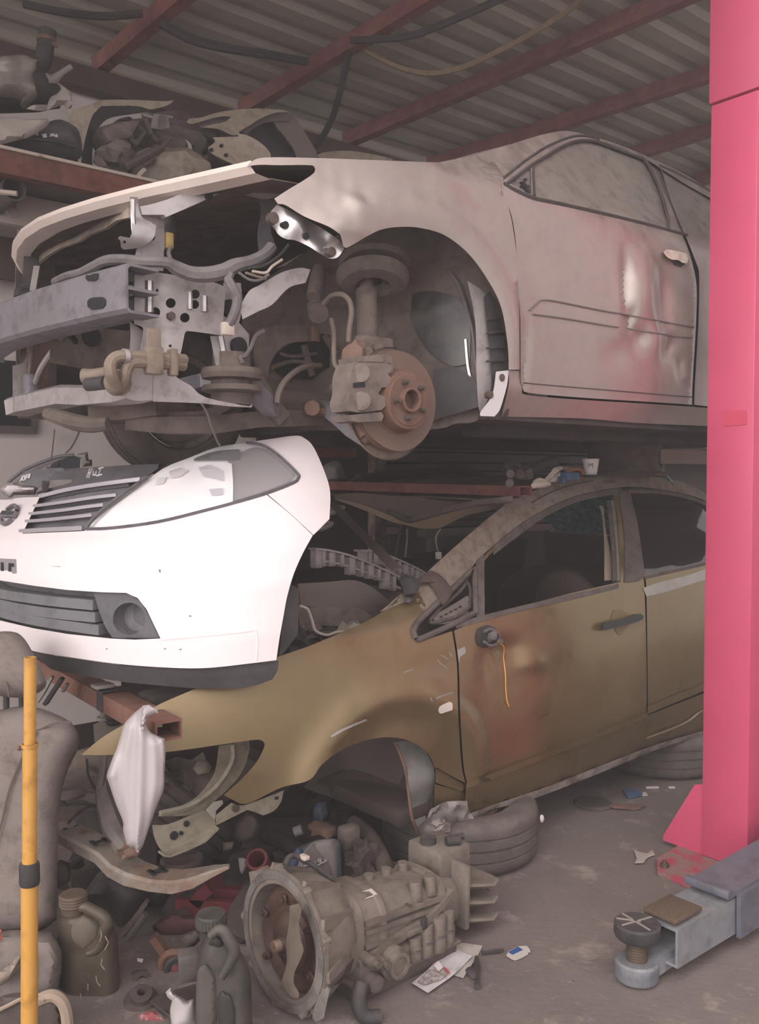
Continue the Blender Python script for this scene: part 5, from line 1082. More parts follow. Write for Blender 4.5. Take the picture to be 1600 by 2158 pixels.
one('hanging_wire', tube([wt(9, 434, 4.5), wt(16, 448, 4.5), wt(27, 458, 4.5), wt(45, 455, 4.5)], .003, 5), M_scuff, 'thin wire dangling from the lower cream beam at the left', 'wire')
# plastic-wrapped bundle with hose
M_film = mat('clear_film', 'b0a59c', .25, 0, col2='857a72', ns=7, amt=.6, alpha=.62, spec=.8)
M_film2 = mat('milky_film', 'c2b8b0', .4, 0, col2='9d938b', ns=5, amt=.5, alpha=.85)
hW45 = surf(WF, lambda s, z: 4.4)
w1 = thing('wrapped_part', 'engine part wrapped in clear plastic with a black hose sticking up, on the rack', 'wrapped part')
obj('part_body', puff(K((-120, 380), (100, 360), (260, 385), (330, 430), (450, 540), (500, 650), (480, 720), (300, 740), (0, 750), (-120, 730)), hW45, .16, 60, TD, 14), M_blk, w1)
obj('plastic_film', puff(K((-130, 340), (0, 330), (140, 325), (190, 350), (255, 375), (262, 500), (265, 690), (200, 720), (100, 700), (0, 690), (-130, 690)), surf(WF, lambda s, z: 4.37), .17, 40, TD, 9, wob=.06, seed=3), M_film, w1)
obj('film_flap', puff(K((320, 420), (370, 425), (470, 510), (540, 560), (575, 590), (572, 755), (520, 700), (505, 690), (420, 720), (330, 738), (210, 722), (270, 690), (380, 690), (400, 640), (440, 590), (460, 560), (390, 520), (350, 470)), surf(WF, lambda s, z: 4.3), .03, 20, TD, 9, wob=.05, seed=6), M_film2, w1)
obj('hose', tube([wt(x/3.81, 40+y/3.81, 4.33) for x, y in ((300, 560), (290, 440), (300, 390), (340, 340), (360, 260), (372, 180), (385, 95))], [.05, .05, .045, .042, .04, .038, .04], 14), M_blk, w1, label='black rubber hose')
obj('hose_clamp', join(lathe([(.04, 0), (.044, 0), (.044, .018), (.04, .018)], wt(372/3.81, 40+185/3.81, 4.33), V((.05, 0, 1)), 20, close=True), boxm(wt(420/3.81, 40+198/3.81, 4.3), (.05, .012, .02), (RD, TD, ZU))), M_rust, w1)
obj('spigot', tube([wt(x/3.81, 40+y/3.81, 4.28) for x, y in ((370, 490), (430, 485), (500, 430), (570, 385))], [.03, .022, .014, .013], 10), M_scuff, w1)
# black tank with white marks and plastic sheet over it
w2 = thing('plastic_tank', 'black moulded tank with white chalk marks, on the rusty rack beam', 'tank')
tk = puff(K((-130, 900), (0, 890), (200, 860), (430, 825), (520, 850), (590, 900), (620, 960), (640, 1080), (640, 1215), (500, 1190), (300, 1150), (0, 1090), (-130, 1060)), surf(WF, lambda s, z: 4.42), .17, 50, TD, 12)
obj('tank_shell', tk, mat('dusty_black_tank', '48444a', .5, col2='5d575a', ns=4, amt=.6, dust='7d7270', dustamt=.4), w2)
hTk = surf(WF, lambda s, z: 4.235)
obj('tank_seam', line(K((150, 950), (300, 965), (450, 985), (610, 1025)), surf(WF, lambda s, z: 4.25), .006, 0), M_liner, w2)
def chalk2(strokes, r=.003): return join(*[line(K(*s), hTk, r, .0) for s in strokes])
obj('chalk_marks', chalk2([[(405, 945), (412, 922), (420, 938), (430, 920), (436, 944)], [(445, 930), (446, 945), (462, 943)], [(455, 925), (458, 950)], [(340, 925), (348, 940), (356, 925), (362, 938), (370, 922)], [(345, 950), (375, 945)], [(290, 920), (305, 918)], [(298, 918), (300, 935)], [(275, 915), (285, 925)]]), M_chalk, w2)
one('plastic_sheet', puff(K((-130, 800), (0, 790), (120, 785), (250, 805), (380, 797), (400, 825), (370, 865), (290, 920), (200, 960), (100, 985), (0, 1008), (-130, 1010)), surf(WF, lambda s, z: 4.2), .04, 25, TD, 8, wob=.05, seed=9), M_film2, 'milky plastic sheet draped over the black tank on the rack', 'plastic sheet')
# cream wing standing on the rack
M_cwing = mat('cream_panel_paint', 'ab9e8d', .5, .2, col2='8a7d6f', ns=3, amt=.5, dust='94887b', dustamt=.6)
f1 = thing('car_wing', 'cream front wing with its wheel arch turned right, between tank and engine parts', 'car wing')
obj('wing_skin', panel(K((545, 800), (580, 745), (640, 715), (730, 680), (820, 655), (850, 650), (815, 675), (770, 720), (735, 780), (700, 880), (675, 980), (655, 1100), (640, 1205), (622, 1205), (628, 1080), (615, 980), (590, 890)), surf(WF, lambda s, z: 4.3+.05*math.sin(z*3)), .008, step=9, sm=3), M_cwing, f1)
obj('wing_top', panel(K((835, 655), (860, 648), (1100, 650), (1300, 660), (1400, 653), (1350, 690), (1270, 715), (1200, 725), (1100, 700), (900, 695), (815, 700), (770, 745), (790, 690)), surf(WF, lambda s, z: 4.34), .02, step=10, sm=3), M_cwing, f1)
obj('wing_liner', panel(K((815, 700), (900, 698), (1100, 705), (1230, 735), (1100, 760), (900, 790), (810, 850), (760, 950), (740, 1100), (745, 1230), (645, 1205), (665, 1060), (700, 900), (745, 770)), surf(WF, lambda s, z: 4.5), .02, step=14, sm=3), M_liner, f1)
# pile of engine parts
def lw(x, y, t): return wt(x/3.81, 40+y/3.81, t)
M_eng = mat('dusty_alloy', '7e736c', .8, .2, col2='564c47', ns=7, amt=.8, dust='8a7e74', dustamt=.5, bump=.3, bs=40)
M_engd = mat('dark_engine_parts', '4d4542', .8, col2='6a5f58', ns=7, amt=.7, dust='7a6e66', dustamt=.4)
one('air_box', puff(K((770, 880), (860, 850), (980, 835), (1080, 820), (1095, 880), (1050, 960), (1000, 1010), (900, 1050), (800, 1060), (760, 980)), surf(WF, lambda s, z: 4.42), .09, 12, TD, 8), M_eng, 'rounded grey engine box with a dark open end, in the parts pile on the rack', 'engine part')
one('engine_cover', puff(K((910, 830), (960, 800), (1030, 785), (1070, 800), (1060, 830), (960, 845)), surf(WF, lambda s, z: 4.48), .05, 12, TD, 8), M_eng, 'small dusty cover on top of the grey engine box on the rack', 'engine part')
one('wire_bracket', join(*[tube([lw(*p, 4.36), lw(*q, 4.36)], .012, 6) for p, q in (((1070, 830), (1165, 910)), ((1165, 910), (1090, 1010)), ((1060, 850), (1050, 970)), ((1050, 960), (1100, 1010)), ((1165, 800), (1220, 930)), ((1220, 930), (1270, 985)))]), M_engd, 'thin dark bracket frame beside the grey engine box on the rack', 'bracket')
one('alternator', lump(lw(920, 1110, 4.4), (.09, .09, .09), .25, 2, 41, 3), M_eng, 'squat dusty casting low in the parts pile on the rack', 'engine part')
one('mounting_bracket', puff(K((750, 1090), (790, 1100), (840, 1150), (880, 1200), (900, 1240), (860, 1250), (800, 1200), (760, 1150)), surf(WF, lambda s, z: 4.3), .03, 6, TD, 7), M_eng, 'tan bent bracket leaning at the foot of the rack parts pile', 'bracket')
for k, (x0, y0, x1, y1, r) in enumerate(((1000, 1190, 1270, 1040, .022), (1080, 1180, 1180, 1090, .014), (1260, 1060, 1370, 960, .012), (1150, 1170, 1240, 1120, .012))):
    one('dusty_linkage', tube([lw(x0, y0, 4.28), lw((x0+x1)/2, (y0+y1)/2+6, 4.27), lw(x1, y1, 4.28)], r, 7), M_engd, 'dusty metal linkage rod lying across the parts pile on the rack', 'rod', 'linkage rods in the parts pile')
one('gear_casing', lump(lw(1400, 1050, 4.42), (.13, .1, .12), .3, 2.2, 43, 3), M_engd, 'dark angular casing wrapped in torn film, middle of the rack parts pile', 'engine part')
one('torn_film', puff(K((1370, 1150), (1420, 1130), (1500, 1080), (1510, 1010), (1480, 960), (1530, 1000), (1550, 1060), (1520, 1120), (1500, 1160), (1450, 1120), (1400, 1170)), surf(WF, lambda s, z: 4.28), .015, 8, TD, 7, wob=.03), M_film2, 'scrap of torn clear film on the dark casing in the rack pile', 'plastic film')
one('finned_strip', join(*[boxm(lw(1240+k*22, 825+k*2+(k % 2)*0, 4.38), (.03, .012, .08), (RD, TD, ZU+RD*.3)) for k in range(6)], boxm(lw(1300, 815, 4.39), (.22, .02, .015), (RD, TD, ZU))), M_scuff, 'pale comb-like finned strip high in the rack parts pile', 'engine part')
one('intake_hose', tube([lw(1340, 840, 4.4), lw(1440, 850, 4.4), lw(1560, 880, 4.42), lw(1700, 930, 4.45)], .035, 10), M_engd, 'fat black hose leading right from the finned strip on the rack', 'hose')
one('engine_block', lump(lw(1300, 950, 4.62), (.24, .08, .12), .25, 2.2, 47, 3), M_engd, 'large dark engine lump at the back of the rack parts pile', 'engine part')
one('alloy_housing', lump(lw(1330, 1230, 4.36), (.2, .1, .13), .2, 2, 49, 3), mat('tan_alloy', '968a7d', .7, .2, col2='6d625a', ns=8, amt=.7, dust='a09487', dustamt=.5), 'rounded tan alloy housing at the front of the rack pile, just above the bonnet', 'engine part')
one('ridged_gasket', tube([lw(1090, 1300, 4.25), lw(1130, 1240, 4.25), lw(1165, 1210, 4.25)], .012, 6), M_cream, 'pale ridged strip beside the tan alloy housing on the rack', 'engine part')
one('rusty_bracket', puff(K2((200, 720), (225, 670), (245, 600), (275, 595), (270, 660), (240, 715)), surf(WF, lambda s, z: 4.25), .012, 5, TD, 5), M_rust, 'small rust-orange bracket near the cream panel on the rack', 'bracket')
one('engine_block', lump(wt(470, 320, 4.5), (.16, .08, .1), .3, 2.2, 51, 3), M_engd, 'dark lump of engine parts behind the cream panel and second wing on the rack', 'engine part')
# second wing
f2 = thing('car_wing', 'cream front wing with dark arch lining, nearest the roof cord on the rack', 'car wing')
obj('wing_skin', panel(K2((60, 270), (90, 235), (200, 225), (330, 185), (480, 155), (640, 138), (800, 135), (1000, 148), (1080, 165), (960, 175), (860, 205), (760, 255), (660, 320), (600, 355), (560, 400), (500, 395), (380, 340), (250, 325), (200, 320), (330, 290), (450, 265), (505, 215), (400, 215), (250, 250), (120, 290)), surf(WF, lambda s, z: 4.35), .012, step=8, sm=3), M_cwing, f2)
obj('lamp_opening', panel(K2((120, 288), (250, 250), (400, 212), (508, 212), (450, 268), (330, 292), (200, 322)), surf(WF, lambda s, z: 4.39), .01, step=10), M_deck, f2)
obj('arch_lip', panel(K2((600, 355), (660, 320), (760, 255), (860, 205), (960, 175), (1060, 170), (1110, 215), (1090, 260), (1010, 260), (930, 262), (850, 270), (760, 310), (660, 390)), surf(WF, lambda s, z: 4.40), .02, step=9, sm=3), M_deck, f2)
obj('arch_lining', panel(K2((650, 385), (760, 312), (850, 272), (920, 275), (1000, 400), (1100, 520), (1170, 640), (900, 660), (870, 560), (780, 470)), surf(WF, lambda s, z: 4.5), .02, step=10, sm=3), M_liner, f2)
obj('wing_flank', panel(K2((920, 262), (1010, 200), (1080, 168), (1130, 210), (1210, 330), (1290, 460), (1350, 560), (1370, 650), (1180, 650), (1100, 500), (1000, 380)), surf(WF, lambda s, z: 4.42), .02, step=9, sm=3), mat('grey_brown_panel', '776a64', .7, col2='665a55', ns=5), f2)
obj('lining_slot', panel(K2((930, 310), (990, 360), (1060, 450), (1040, 470), (985, 410), (920, 340)), surf(WF, lambda s, z: 4.40), .01, step=8), M_void, f2)
f3 = one('cream_panel', panel(K2((470, 298), (540, 345), (590, 385), (650, 395), (760, 450), (850, 520), (900, 590), (895, 625), (740, 640), (560, 690), (500, 675), (340, 600), (285, 550), (278, 520), (320, 490), (345, 460), (322, 422), (578, 412), (560, 370), (520, 335)), surf(WF, lambda s, z: 4.18+.04*math.sin(z*12)), .012, step=8, sm=3), mat('pale_cream_paint', 'bcae9d', .5, .1, dust='b0a292', dustamt=.5), 'pale cream bent panel with bolt holes, above the bonnet of the silver car', 'body panel')
dobj('panel_hole', dotl(K2((408, 505), (455, 597), (310, 545)), WF, lambda s, z: 4.17+.04*math.sin(z*12), .009), M_void, f3)
one('folded_panel', panel([(668, 326), (690, 320), (740, 318), (800, 328), (830, 336), (800, 345), (690, 345)], surf(WF, lambda s, z: 4.5), .05, step=12), M_cwing, 'tan panel edge just showing behind the silver car, right of the second wing', 'body panel')

# ================= under the silver car, behind the gold roof
# far front wheel of the silver car
wc = SF.pt(.0, 1.48, 1.765)
def tyre_prof(r, w, rr): 
    h = w/2
    return [(rr, -h*.72), (rr+.015, -h*.92), (r-.05, -h), (r-.02, -h*.93), (r-.004, -h*.78), (r, -h*.6), (r, -h*.46), (r-.008, -h*.44), (r-.008, -h*.38), (r, -h*.36), (r+.001, -h*.06), (r-.008, -h*.04), (r-.008, h*.04), (r+.001, h*.06), (r, h*.36), (r-.008, h*.38), (r-.008, h*.44), (r, h*.46), (r, h*.6), (r-.004, h*.78), (r-.02, h*.93), (r-.05, h), (rr+.015, h*.92), (rr, h*.72), (rr-.01, 0), (rr, -h*.72)]
M_tyre = mat('dusty_tyre', '4a4341', .85, col2='5b524d', ns=6, amt=.6, dust='756a63', dustamt=.65, bump=.2, bs=120)
M_rim = mat('dusty_steel_rim', '7a706b', .6, .5, col2='5d5450', ns=6, amt=.6, dust='877b72', dustamt=.5)
fw = obj('far_wheel', lathe(tyre_prof(.30, .20, .19), wc, TD, 48), M_tyre, sc)
obj('wheel_rim', lathe([(.19, -.08), (.17, -.06), (.16, 0), (.03, .02), (0, .02)], wc, TD, 32), M_rim, fw)
# red channel beam across the front of the gold roof
e1 = GF.pl(1108, 1035, 'd', .16); ax_ = (TD+ZU*.012).normalized()
rb_ = thing('channel_beam', 'red-brown steel box beam lying across the front of the gold car roof', 'steel beam')
obj('beam_tube', beam([e1, e1+ax_*1.5], hollow(.075, .042, .005)), M_purlin, rb_)
# steel wheel on the roof
rc = GF.pl(1312, 1003, 'd', .35)
rm = thing('steel_wheel', 'dark steel wheel rim lying flat on the gold roof, holding up the silver car', 'wheel rim')
obj('rim_barrel', lathe([(.17, .0), (.205, .0), (.21, .008), (.205, .016), (.185, .02), (.175, .045), (.165, .06), (.165, .12), (.18, .14), (.19, .165), (.2, .17), (.2, .176), (.18, .176), (.155, .13), (.155, .06), (.17, .0)], rc, ZU, 48), mat('dark_rim', '4b423f', .7, .4, col2='5f5550', ns=8, dust='7a6e66', dustamt=.5), rm)
obj('rim_disc', lathe([(0, .10), (.06, .10), (.08, .085), (.13, .09), (.158, .11), (.158, .115), (0, .115)], rc, ZU, 32), MATS['dark_rim'], rm)
one('wood_block', boxm(rc+ZU*.188, (.3, .3, .02), (RD, TD, ZU), .004), M_eave, 'dark block between the rim and the underside of the silver car', 'block')
# junk on the roof edge
def c6(x, y, d): return GF.pl(1040+x/3.333, 900+y/3.333, 'd', d)
lk = thing('suspension_link', 'black two-eyed link bracket standing on the gold roof beside the red beam', 'bracket')
obj('link_plate', panel(C6((95, 310), (120, 305), (145, 320), (140, 350), (135, 380), (130, 412), (95, 415), (92, 380), (105, 345), (92, 330)), surf(GF, lambda s, z: .2), .02, step=6, sm=3), M_blk, lk)
dobj('link_eye', [cyl(c6(120, 328, .215), c6(120, 328, .185), .017, 14), cyl(c6(115, 395, .215), c6(115, 395, .185), .017, 14)], M_engm, lk)
obj('link_hook', tube([c6(x, y, .22) for x, y in ((100, 300), (92, 275), (110, 258), (140, 258), (180, 275))], .012, 8), M_blk, lk)
sw = thing('lever', 'black rubber-covered lever lying on the gold roof next to the red beam', 'lever')
obj('lever_grip', tube([c6(x, y, .24) for x, y in ((255, 318), (320, 280), (390, 250), (440, 240), (450, 250))], [.02, .024, .026, .026, .01], 12), M_blk, sw)
obj('lever_joint', join(cyl(c6(185, 330, .22), c6(215, 330, .24), .02, 12), boxm(c6(240, 330, .22), (.035, .03, .045), (RD+ZU*.3, TD, ZU-RD*.3), .003), tube([c6(150, 335, .22), c6(180, 345, .22), c6(250, 350, .22)], .012, 8)), M_engd, sw)
M_ivory = mat('ivory_plastic', '')
one('plastic_clip', join(puff(C6((350, 375), (400, 320), (430, 285), (480, 275), (495, 290), (460, 315), (420, 350), (380, 390)), surf(GF, lambda s, z: .2), .012, 8, TD, 5), puff(C6((370, 395), (420, 350), (470, 315), (480, 370), (460, 385), (400, 390)), surf(GF, lambda s, z: .21), .012, 8, TD, 5)), M_ivory, 'ivory plastic clip standing on the edge of the gold roof', 'clip')
one('plastic_clip', join(puff(C6((265, 405), (300, 375), (360, 368), (410, 400), (380, 420), (290, 432), (262, 428)), surf(GF, lambda s, z: .17), .012, 8, TD, 5), tube([c6(285, 385, .17), c6(320, 365, .17), c6(360, 375, .17)], .006, 6)), M_ivory, 'flat ivory plastic fitting on the gold roof right against the red beam end', 'clip')
one('plug_block', join(boxm(c6(530, 345, .2), (.09, .05, .035), (RD, TD, ZU), .004), boxm(c6(480, 372, .18), (.02, .03, .03), (RD, TD, ZU), .003)), mat('blue_plastic', '3b5572', .55, dust='6f6a70', dustamt=.35), 'small blue connector block on the gold roof', 'connector')
one('looped_hose', tube([c6(x, y, .2) for x, y in ((500, 330), (530, 308), (580, 295), (620, 305), (625, 335), (600, 365))], .008, 8), mat('orange_brown_hose', '8d5c40', .7), 'orange-brown hose looped over the blue connector block', 'hose')
one('grey_relay', boxm(c6(525, 290, .24), (.05, .03, .012), (RD, TD, ZU), .002), M_scuff, 'flat grey relay behind the blue connector on the gold roof', 'connector')
cb = c6(683, 336, .2)
cu = thing('paper_cup', 'small white cup with a dark letter on it, on the gold roof', 'cup')
obj('cup_wall', lathe([(0, 0), (.026, 0), (.03, .02), (.037, .068), (.039, .07), (.036, .07), (.028, .02), (0, .006)], cb, ZU, 28), mat('white_paper', 'cfc4bf', .7), cu)
cv_ = (CAM-cb); cv_.z = 0; cv_ = cv_.normalized(); cx_ = ZU.cross(cv_)
text('cup_letter', 'M', .03, cb+cv_*.0345+ZU*.04, cx_, ZU+cv_*.1, M_liner, cu)
one('black_disc', lathe([(0, 0), (.05, 0), (.052, .004), (.045, .008), (0, .008)], c6(690, 348, .17), ZU, 24), M_blk, 'flat black plastic piece under the white cup on the gold roof', 'disc')
# shelf board behind right, with scraps
hb_ = pW(4.9)
sb = thing('shelf_board', 'brown board shelf with a pale top edge behind the rim, at the right', 'shelf')
a_, b_ = WF.pl(1390, 940, 'd', 4.9), WF.pl(1500, 935, 'd', 4.9)
sa_ = WF.loc(a_)[0]
obj('shelf_top', boxm(ST(sa_+1.5, 4.95, a_.z), (3.1, .3, .02), (RD, TD, ZU)), M_cwing, sb)
obj('shelf_front', boxm(ST(sa_+1.5, 4.86, a_.z-.09), (3.1, .02, .15), (RD, TD, ZU)), mat('brown_board', '5a4439', .8, col2='4b382f', ns=3), sb)
obj('shelf_leg', boxm(ST(sa_+.1, 4.95, a_.z/2), (.06, .06, a_.z-.02), (RD, TD, ZU)), M_eave, sb)
obj('shelf_leg', boxm(ST(sa_+2.8, 4.95, a_.z/2), (.06, .06, a_.z-.02), (RD, TD, ZU)), M_eave, sb)
one('white_scrap', puff(C6((1165, 115), (1190, 75), (1210, 58), (1240, 80), (1250, 112), (1200, 118)), surf(WF, lambda s, z: 4.84), .03, 8, TD, 4), mat('white_scrap', 'b5aea8', .7), 'larger white scrap on the brown shelf at the right', 'scrap')
one('white_scrap', puff(C6((1255, 110), (1265, 85), (1285, 92), (1296, 108)), surf(WF, lambda s, z: 4.84), .02, 6, TD, 4), MATS['white_scrap'], 'smaller white scrap beside the larger one on the brown shelf', 'scrap')
# stacked dark panels behind
M_dpan = mat('dark_dusty_panel', '2b2423', .8, col2='382f2d', ns=4, dust='443a36', dustamt=.5)
zb = 1.12
for k in range(12):
    th = .045+.012*((k*7) % 3)
    o = one('stacked_panel', boxm(ST(WF.loc(wt(1010, 960, 4.6))[0]+.06*((k*5) % 4-1.5)+.35, 4.75, zb+th/2), (1.9, .55, th-.008), (RD+TD*.02*((k*3) % 3-1), TD, ZU), .008), M_dpan, 'dark flat panel in the stack behind the gold car roof', 'panel', 'dark panels stacked behind the gold car')
    zb += th
one('stack_table', join(boxm(ST(WF.loc(wt(1010, 960, 4.6))[0]+.35, 4.75, 1.09), (2.0, .6, .05), (RD, TD, ZU)), *[boxm(ST(WF.loc(wt(1010, 960, 4.6))[0]+.35+sx*.9, 4.75+sy*.25, .535), (.06, .06, 1.07), (RD, TD, ZU)) for sx in (-1, 1) for sy in (-1, 1)]), M_eave, 'dark table under the stack of dark panels behind the gold car', 'table')
# red angle-iron frame and grey heap left of the post
fr = thing('angle_frame', 'red perforated angle-iron frame behind the white wing, left of the stained post', 'frame')
obj('upright', beam([c5(485, -60, 1.9)-ZU*1.0, c5(485, -60, 1.9)], rect(.045, .03)), M_purlin, fr)
obj('cross_bar', beam([c5(270, 145, 1.9), c5(500, 145, 1.9)], rect(.03, .05)), M_purlin, fr)
obj('lower_bar', beam([c5(200, 330, 1.9), c5(500, 320, 1.9)], rect(.03, .05)), M_purlin, fr)
one('crumpled_bag', puff(C5((335, 230), (370, 195), (400, 190), (415, 240), (440, 295), (380, 310), (330, 300)), surf(GF, lambda s, z: 1.85), .08, 12, TD, 5, wob=.03), mat('grey_film', '7a7472', .6), 'crumpled grey plastic heap inside the red angle frame', 'bag')
obj('shade_backdrop', boxm(ST(WF.loc(wt(560, 900, 5.02))[0]+3.2, 5.125, 1.35), (6.4, .03, 2.7), (RD, TD, ZU)), mat('shade_backdrop_tone', '3a302e', .9, col2='473c38', ns=2), kind='structure')  # added dark sheet before the wall, standing in for the gloom behind the cars
# ================= TYRES under the gold car
def L3(*p): return zz(0, 1640, 2.667, p)
def L4(*p): return zz(400, 1560, 2.051, p)
def L5(*p): return zz(1100, 1500, 3.2, p)
def M5(*p): return zz(100, 1700, 3.81, p)
def tyre(c, label):
    t = thing('tyre', label, 'tyre')
    obj('tyre_rubber', lathe([(r, h) for r, h in tyre_prof(.305, .205, .185)], c+ZU*.1025, ZU, 64), M_tyre, t)
    bm = lathe([(.187, -.09), (.175, -.07), (.165, .0), (.165, .05), (.175, .075), (.187, .085), (.190, .082), (.18, .06), (.155, .045), (.12, .06), (.085, .07), (.06, .05), (0, .05)], c+ZU*.1025, ZU, 48)
    rim = obj('wheel_rim', bm, M_rim, t)
    for k in range(12):
        a = 2*PI*k/12; q = c+V((math.cos(a)*.138, math.sin(a)*.138, .1025+.056))
        obj('rim_hole', lathe([(0, .004), (.017, .004), (.017, -.006), (0, -.006)], q, V((math.cos(a)*.35, math.sin(a)*.35, 1)), 12), M_void, rim)
    return t
tyre(V((.315, 3.50, 0)), 'dusty tyre lying flat beside the gearbox, propping the front of the gold car')
tyre(V((1.435, 4.57, 0)), 'dark tyre lying flat under the rear of the gold car, next to the red post')
# ================= GEARBOX
TB = Frame((-.265, 2.41, .195), 48, -1.2)
def tq(a, d, z): return TB.pt(a, d, z)
M_gear = mat('dusty_cast_alloy', '7b7067', .72, .3, col2='5f5650', ns=6, amt=.7, dust='82776d', dustamt=.65, bump=.18, bs=60)
M_alu2 = mat('bright_flange_alloy', '9a9490', .5, .7, col2='6f6763', ns=12, amt=.7, dust='8f8378', dustamt=.4)
M_conv = mat('rusty_converter', '4f3832', .6, .3, col2='5f463d', ns=4, amt=.7, dust='6b5c53', dustamt=.3)
tb = thing('gearbox', 'dusty automatic gearbox with open bell housing, lying on the floor in front of the tyre', 'gearbox')
# bell: ring of scalloped flange plus cone
bm = bmesh.new(); n = 64; rings = []
def br(k): 
    a = 2*PI*k/n; return .185+.016*max(0, math.cos(a*9))**3+(.012 if .6 < (a % (2*PI)) < 1.1 else 0)
prof = [(0, -.028), (0, 0), (.014, 0), (.016, -.012), (.06, -.022), (.12, -.035), (.16, -.06), (.175, -.085)]
for a, dr in prof:
    rings.append([bm.verts.new(tq(a, math.cos(2*PI*k/n)*(br(k) if a < .015 else .185)+math.cos(2*PI*k/n)*dr, math.sin(2*PI*k/n)*((br(k) if a < .015 else .185)+dr)-.0)) for k in range(n)])
inner = [(.175, -.09), (.16, -.07), (.12, -.05), (.02, -.03), (0, -.028)]
for a, dr in inner: rings.append([bm.verts.new(tq(a, math.cos(2*PI*k/n)*(.185+dr-.008), math.sin(2*PI*k/n)*(.185+dr-.008))) for k in range(n)])
rings.append(rings[0])
for A, B in zip(rings, rings[1:]):
    for k in range(n): bm.faces.new([A[k], A[(k+1) % n], B[(k+1) % n], B[k]])
bmesh.ops.recalc_face_normals(bm, faces=bm.faces[:])
bell = obj('bell_housing', bm, M_gear, tb)
obj('flange_face', lathe([(.162, -.002), (.184, -.002), (.184, -.0035), (.162, -.0035), (.162, -.002)], tq(0, 0, 0), TB.r, 64), M_alu2, bell, label='brighter machined flange face')
for k in range(9):
    a = 2*PI*k/9+.0; obj('flange_boss', cyl(tq(-.002, math.cos(a)*.186, math.sin(a)*.186), tq(.02, math.cos(a)*.19, math.sin(a)*.19), .011, 10), M_gear, bell)
obj('bell_rib', join(*[beam([tq(.01, math.cos(a)*.188, math.sin(a)*.188), tq(.15, math.cos(a)*.13, math.sin(a)*.13)], rect(.012, .03), up=(0, 0, 1)) for a in (1.2, 2.0, 2.6, 3.3, 4.0)]), M_gear, bell)
# torque converter
tc_ = obj('torque_converter', lathe([(0, -.01), (.018, -.01), (.022, 0), (.022, .012), (.05, .016), (.075, .03), (.09, .034), (.105, .025), (.125, .022), (.135, .03), (.150, .05), (.150, .12), (0, .12)], tq(.0, 0, -.008), TB.r, 48), M_conv, tb, label='rust-brown torque converter')
obj('converter_dome', lathe([(0, 0), (.03, -.003), (.055, .006), (.075, .022)], tq(.004, .0, -.008), TB.r, 32), M_conv, tc_)
obj('spigot', lathe([(0, -.03), (.014, -.03), (.016, -.026), (.016, .01)], tq(.0, 0, -.008), TB.r, 18), mat('tan_spigot', '8d7565', .6, .4), tc_)
for k in range(6):
    a = 2*PI*k/6+.4; q = tq(.016, math.cos(a)*.117, -.012+math.sin(a)*.117)
    obj('converter_lug', join(boxm(q, (.008, .028, .02), (TB.r, TB.t*math.cos(a)+TB.u*math.sin(a), TB.u*math.cos(a)-TB.t*math.sin(a)), .003), cyl(q-TB.r*.012, q, .007, 8)), M_conv, tc_)
def onbell(x, y, a): return TB.pl(400+x/2.051, 1560+y/2.051, 's', a)
obj('stay_plate', panel(L4((432, 715), (470, 705), (485, 730), (472, 790), (480, 860), (492, 905), (480, 945), (455, 1000), (450, 1050), (472, 1090), (470, 1115), (445, 1112), (400, 1065), (398, 1040), (420, 960), (415, 880), (428, 800)), lambda x, y: TB.pl(x, y, 's', -.05), .006, step=9, sm=3), mat('tan_stay', '6e6257', .6, .3, dust='7c7167', dustamt=.5), tb, label='tan stay plate across the converter')
obj('starter_bracket', panel(L4((595, 1065), (605, 1080), (590, 1150), (580, 1200), (545, 1218), (530, 1200), (540, 1150), (560, 1100)), lambda x, y: TB.pl(x, y, 's', -.012), .012, step=8, sm=3), M_alu2, tb)
# main case: rounded sections along the axis
def sec(a, w, h, dz, n=28, e=3.2, dd=0):
    out = []
    for k in range(n):
        t = 2*PI*k/n; c, s = math.cos(t), math.sin(t)
        out.append(tq(a, dd+w*math.copysign(abs(c)**(2/e), c), dz+h*math.copysign(abs(s)**(2/e), s)))
    return out
def loftsec(secs):
    bm = bmesh.new(); R_ = [[bm.verts.new(p) for p in s] for s in secs]
    for A, B in zip(R_, R_[1:]):
        for k in range(len(A)): bm.faces.new([A[k], A[(k+1) % len(A)], B[(k+1) % len(A)], B[k]])
    bm.faces.new(R_[0][::-1]); bm.faces.new(R_[-1]); bmesh.ops.recalc_face_normals(bm, faces=bm.faces[:]); return bm
case = obj('gear_case', loftsec([sec(.155, .12, .115, -.015), sec(.19, .122, .118, -.02), sec(.195, .112, .108, -.022), sec(.26, .112, .106, -.026), sec(.265, .118, .112, -.026), sec(.28, .118, .112, -.026), sec(.285, .110, .105, -.03), sec(.42, .105, .10, -.035), sec(.50, .10, .095, -.04), sec(.505, .11, .104, -.04), sec(.53, .11, .104, -.04), sec(.535, .095, .09, -.045), sec(.62, .08, .075, -.055)]), M_gear, tb)
for z in (.045, .02, -.02): obj('case_rib', beam([tq(.2, -.112, z-.02), tq(.35, -.113, z-.026), tq(.52, -.106, z-.04)], rect(.02, .012)), M_gear, case)
obj('case_rib', beam([tq(.17, -.118, -.075), tq(.3, -.122, -.05), tq(.45, -.118, -.03), tq(.56, -.1, .01)], rect(.025, .02)), M_gear, case)
for a in (.33, .40, .47): obj('top_boss', cyl(tq(a, .02, .04), tq(a, .02, .085), .016, 12), M_gear, case)
for a in (.42, .48): obj('side_boss', cyl(tq(a, -.09, .02), tq(a, -.085, .075), .02, 14), M_gear, case)
obj('vent_bolt', cyl(tq(.37, -.095, .02), tq(.37, -.12, .02), .009, 10), M_bolt, case)
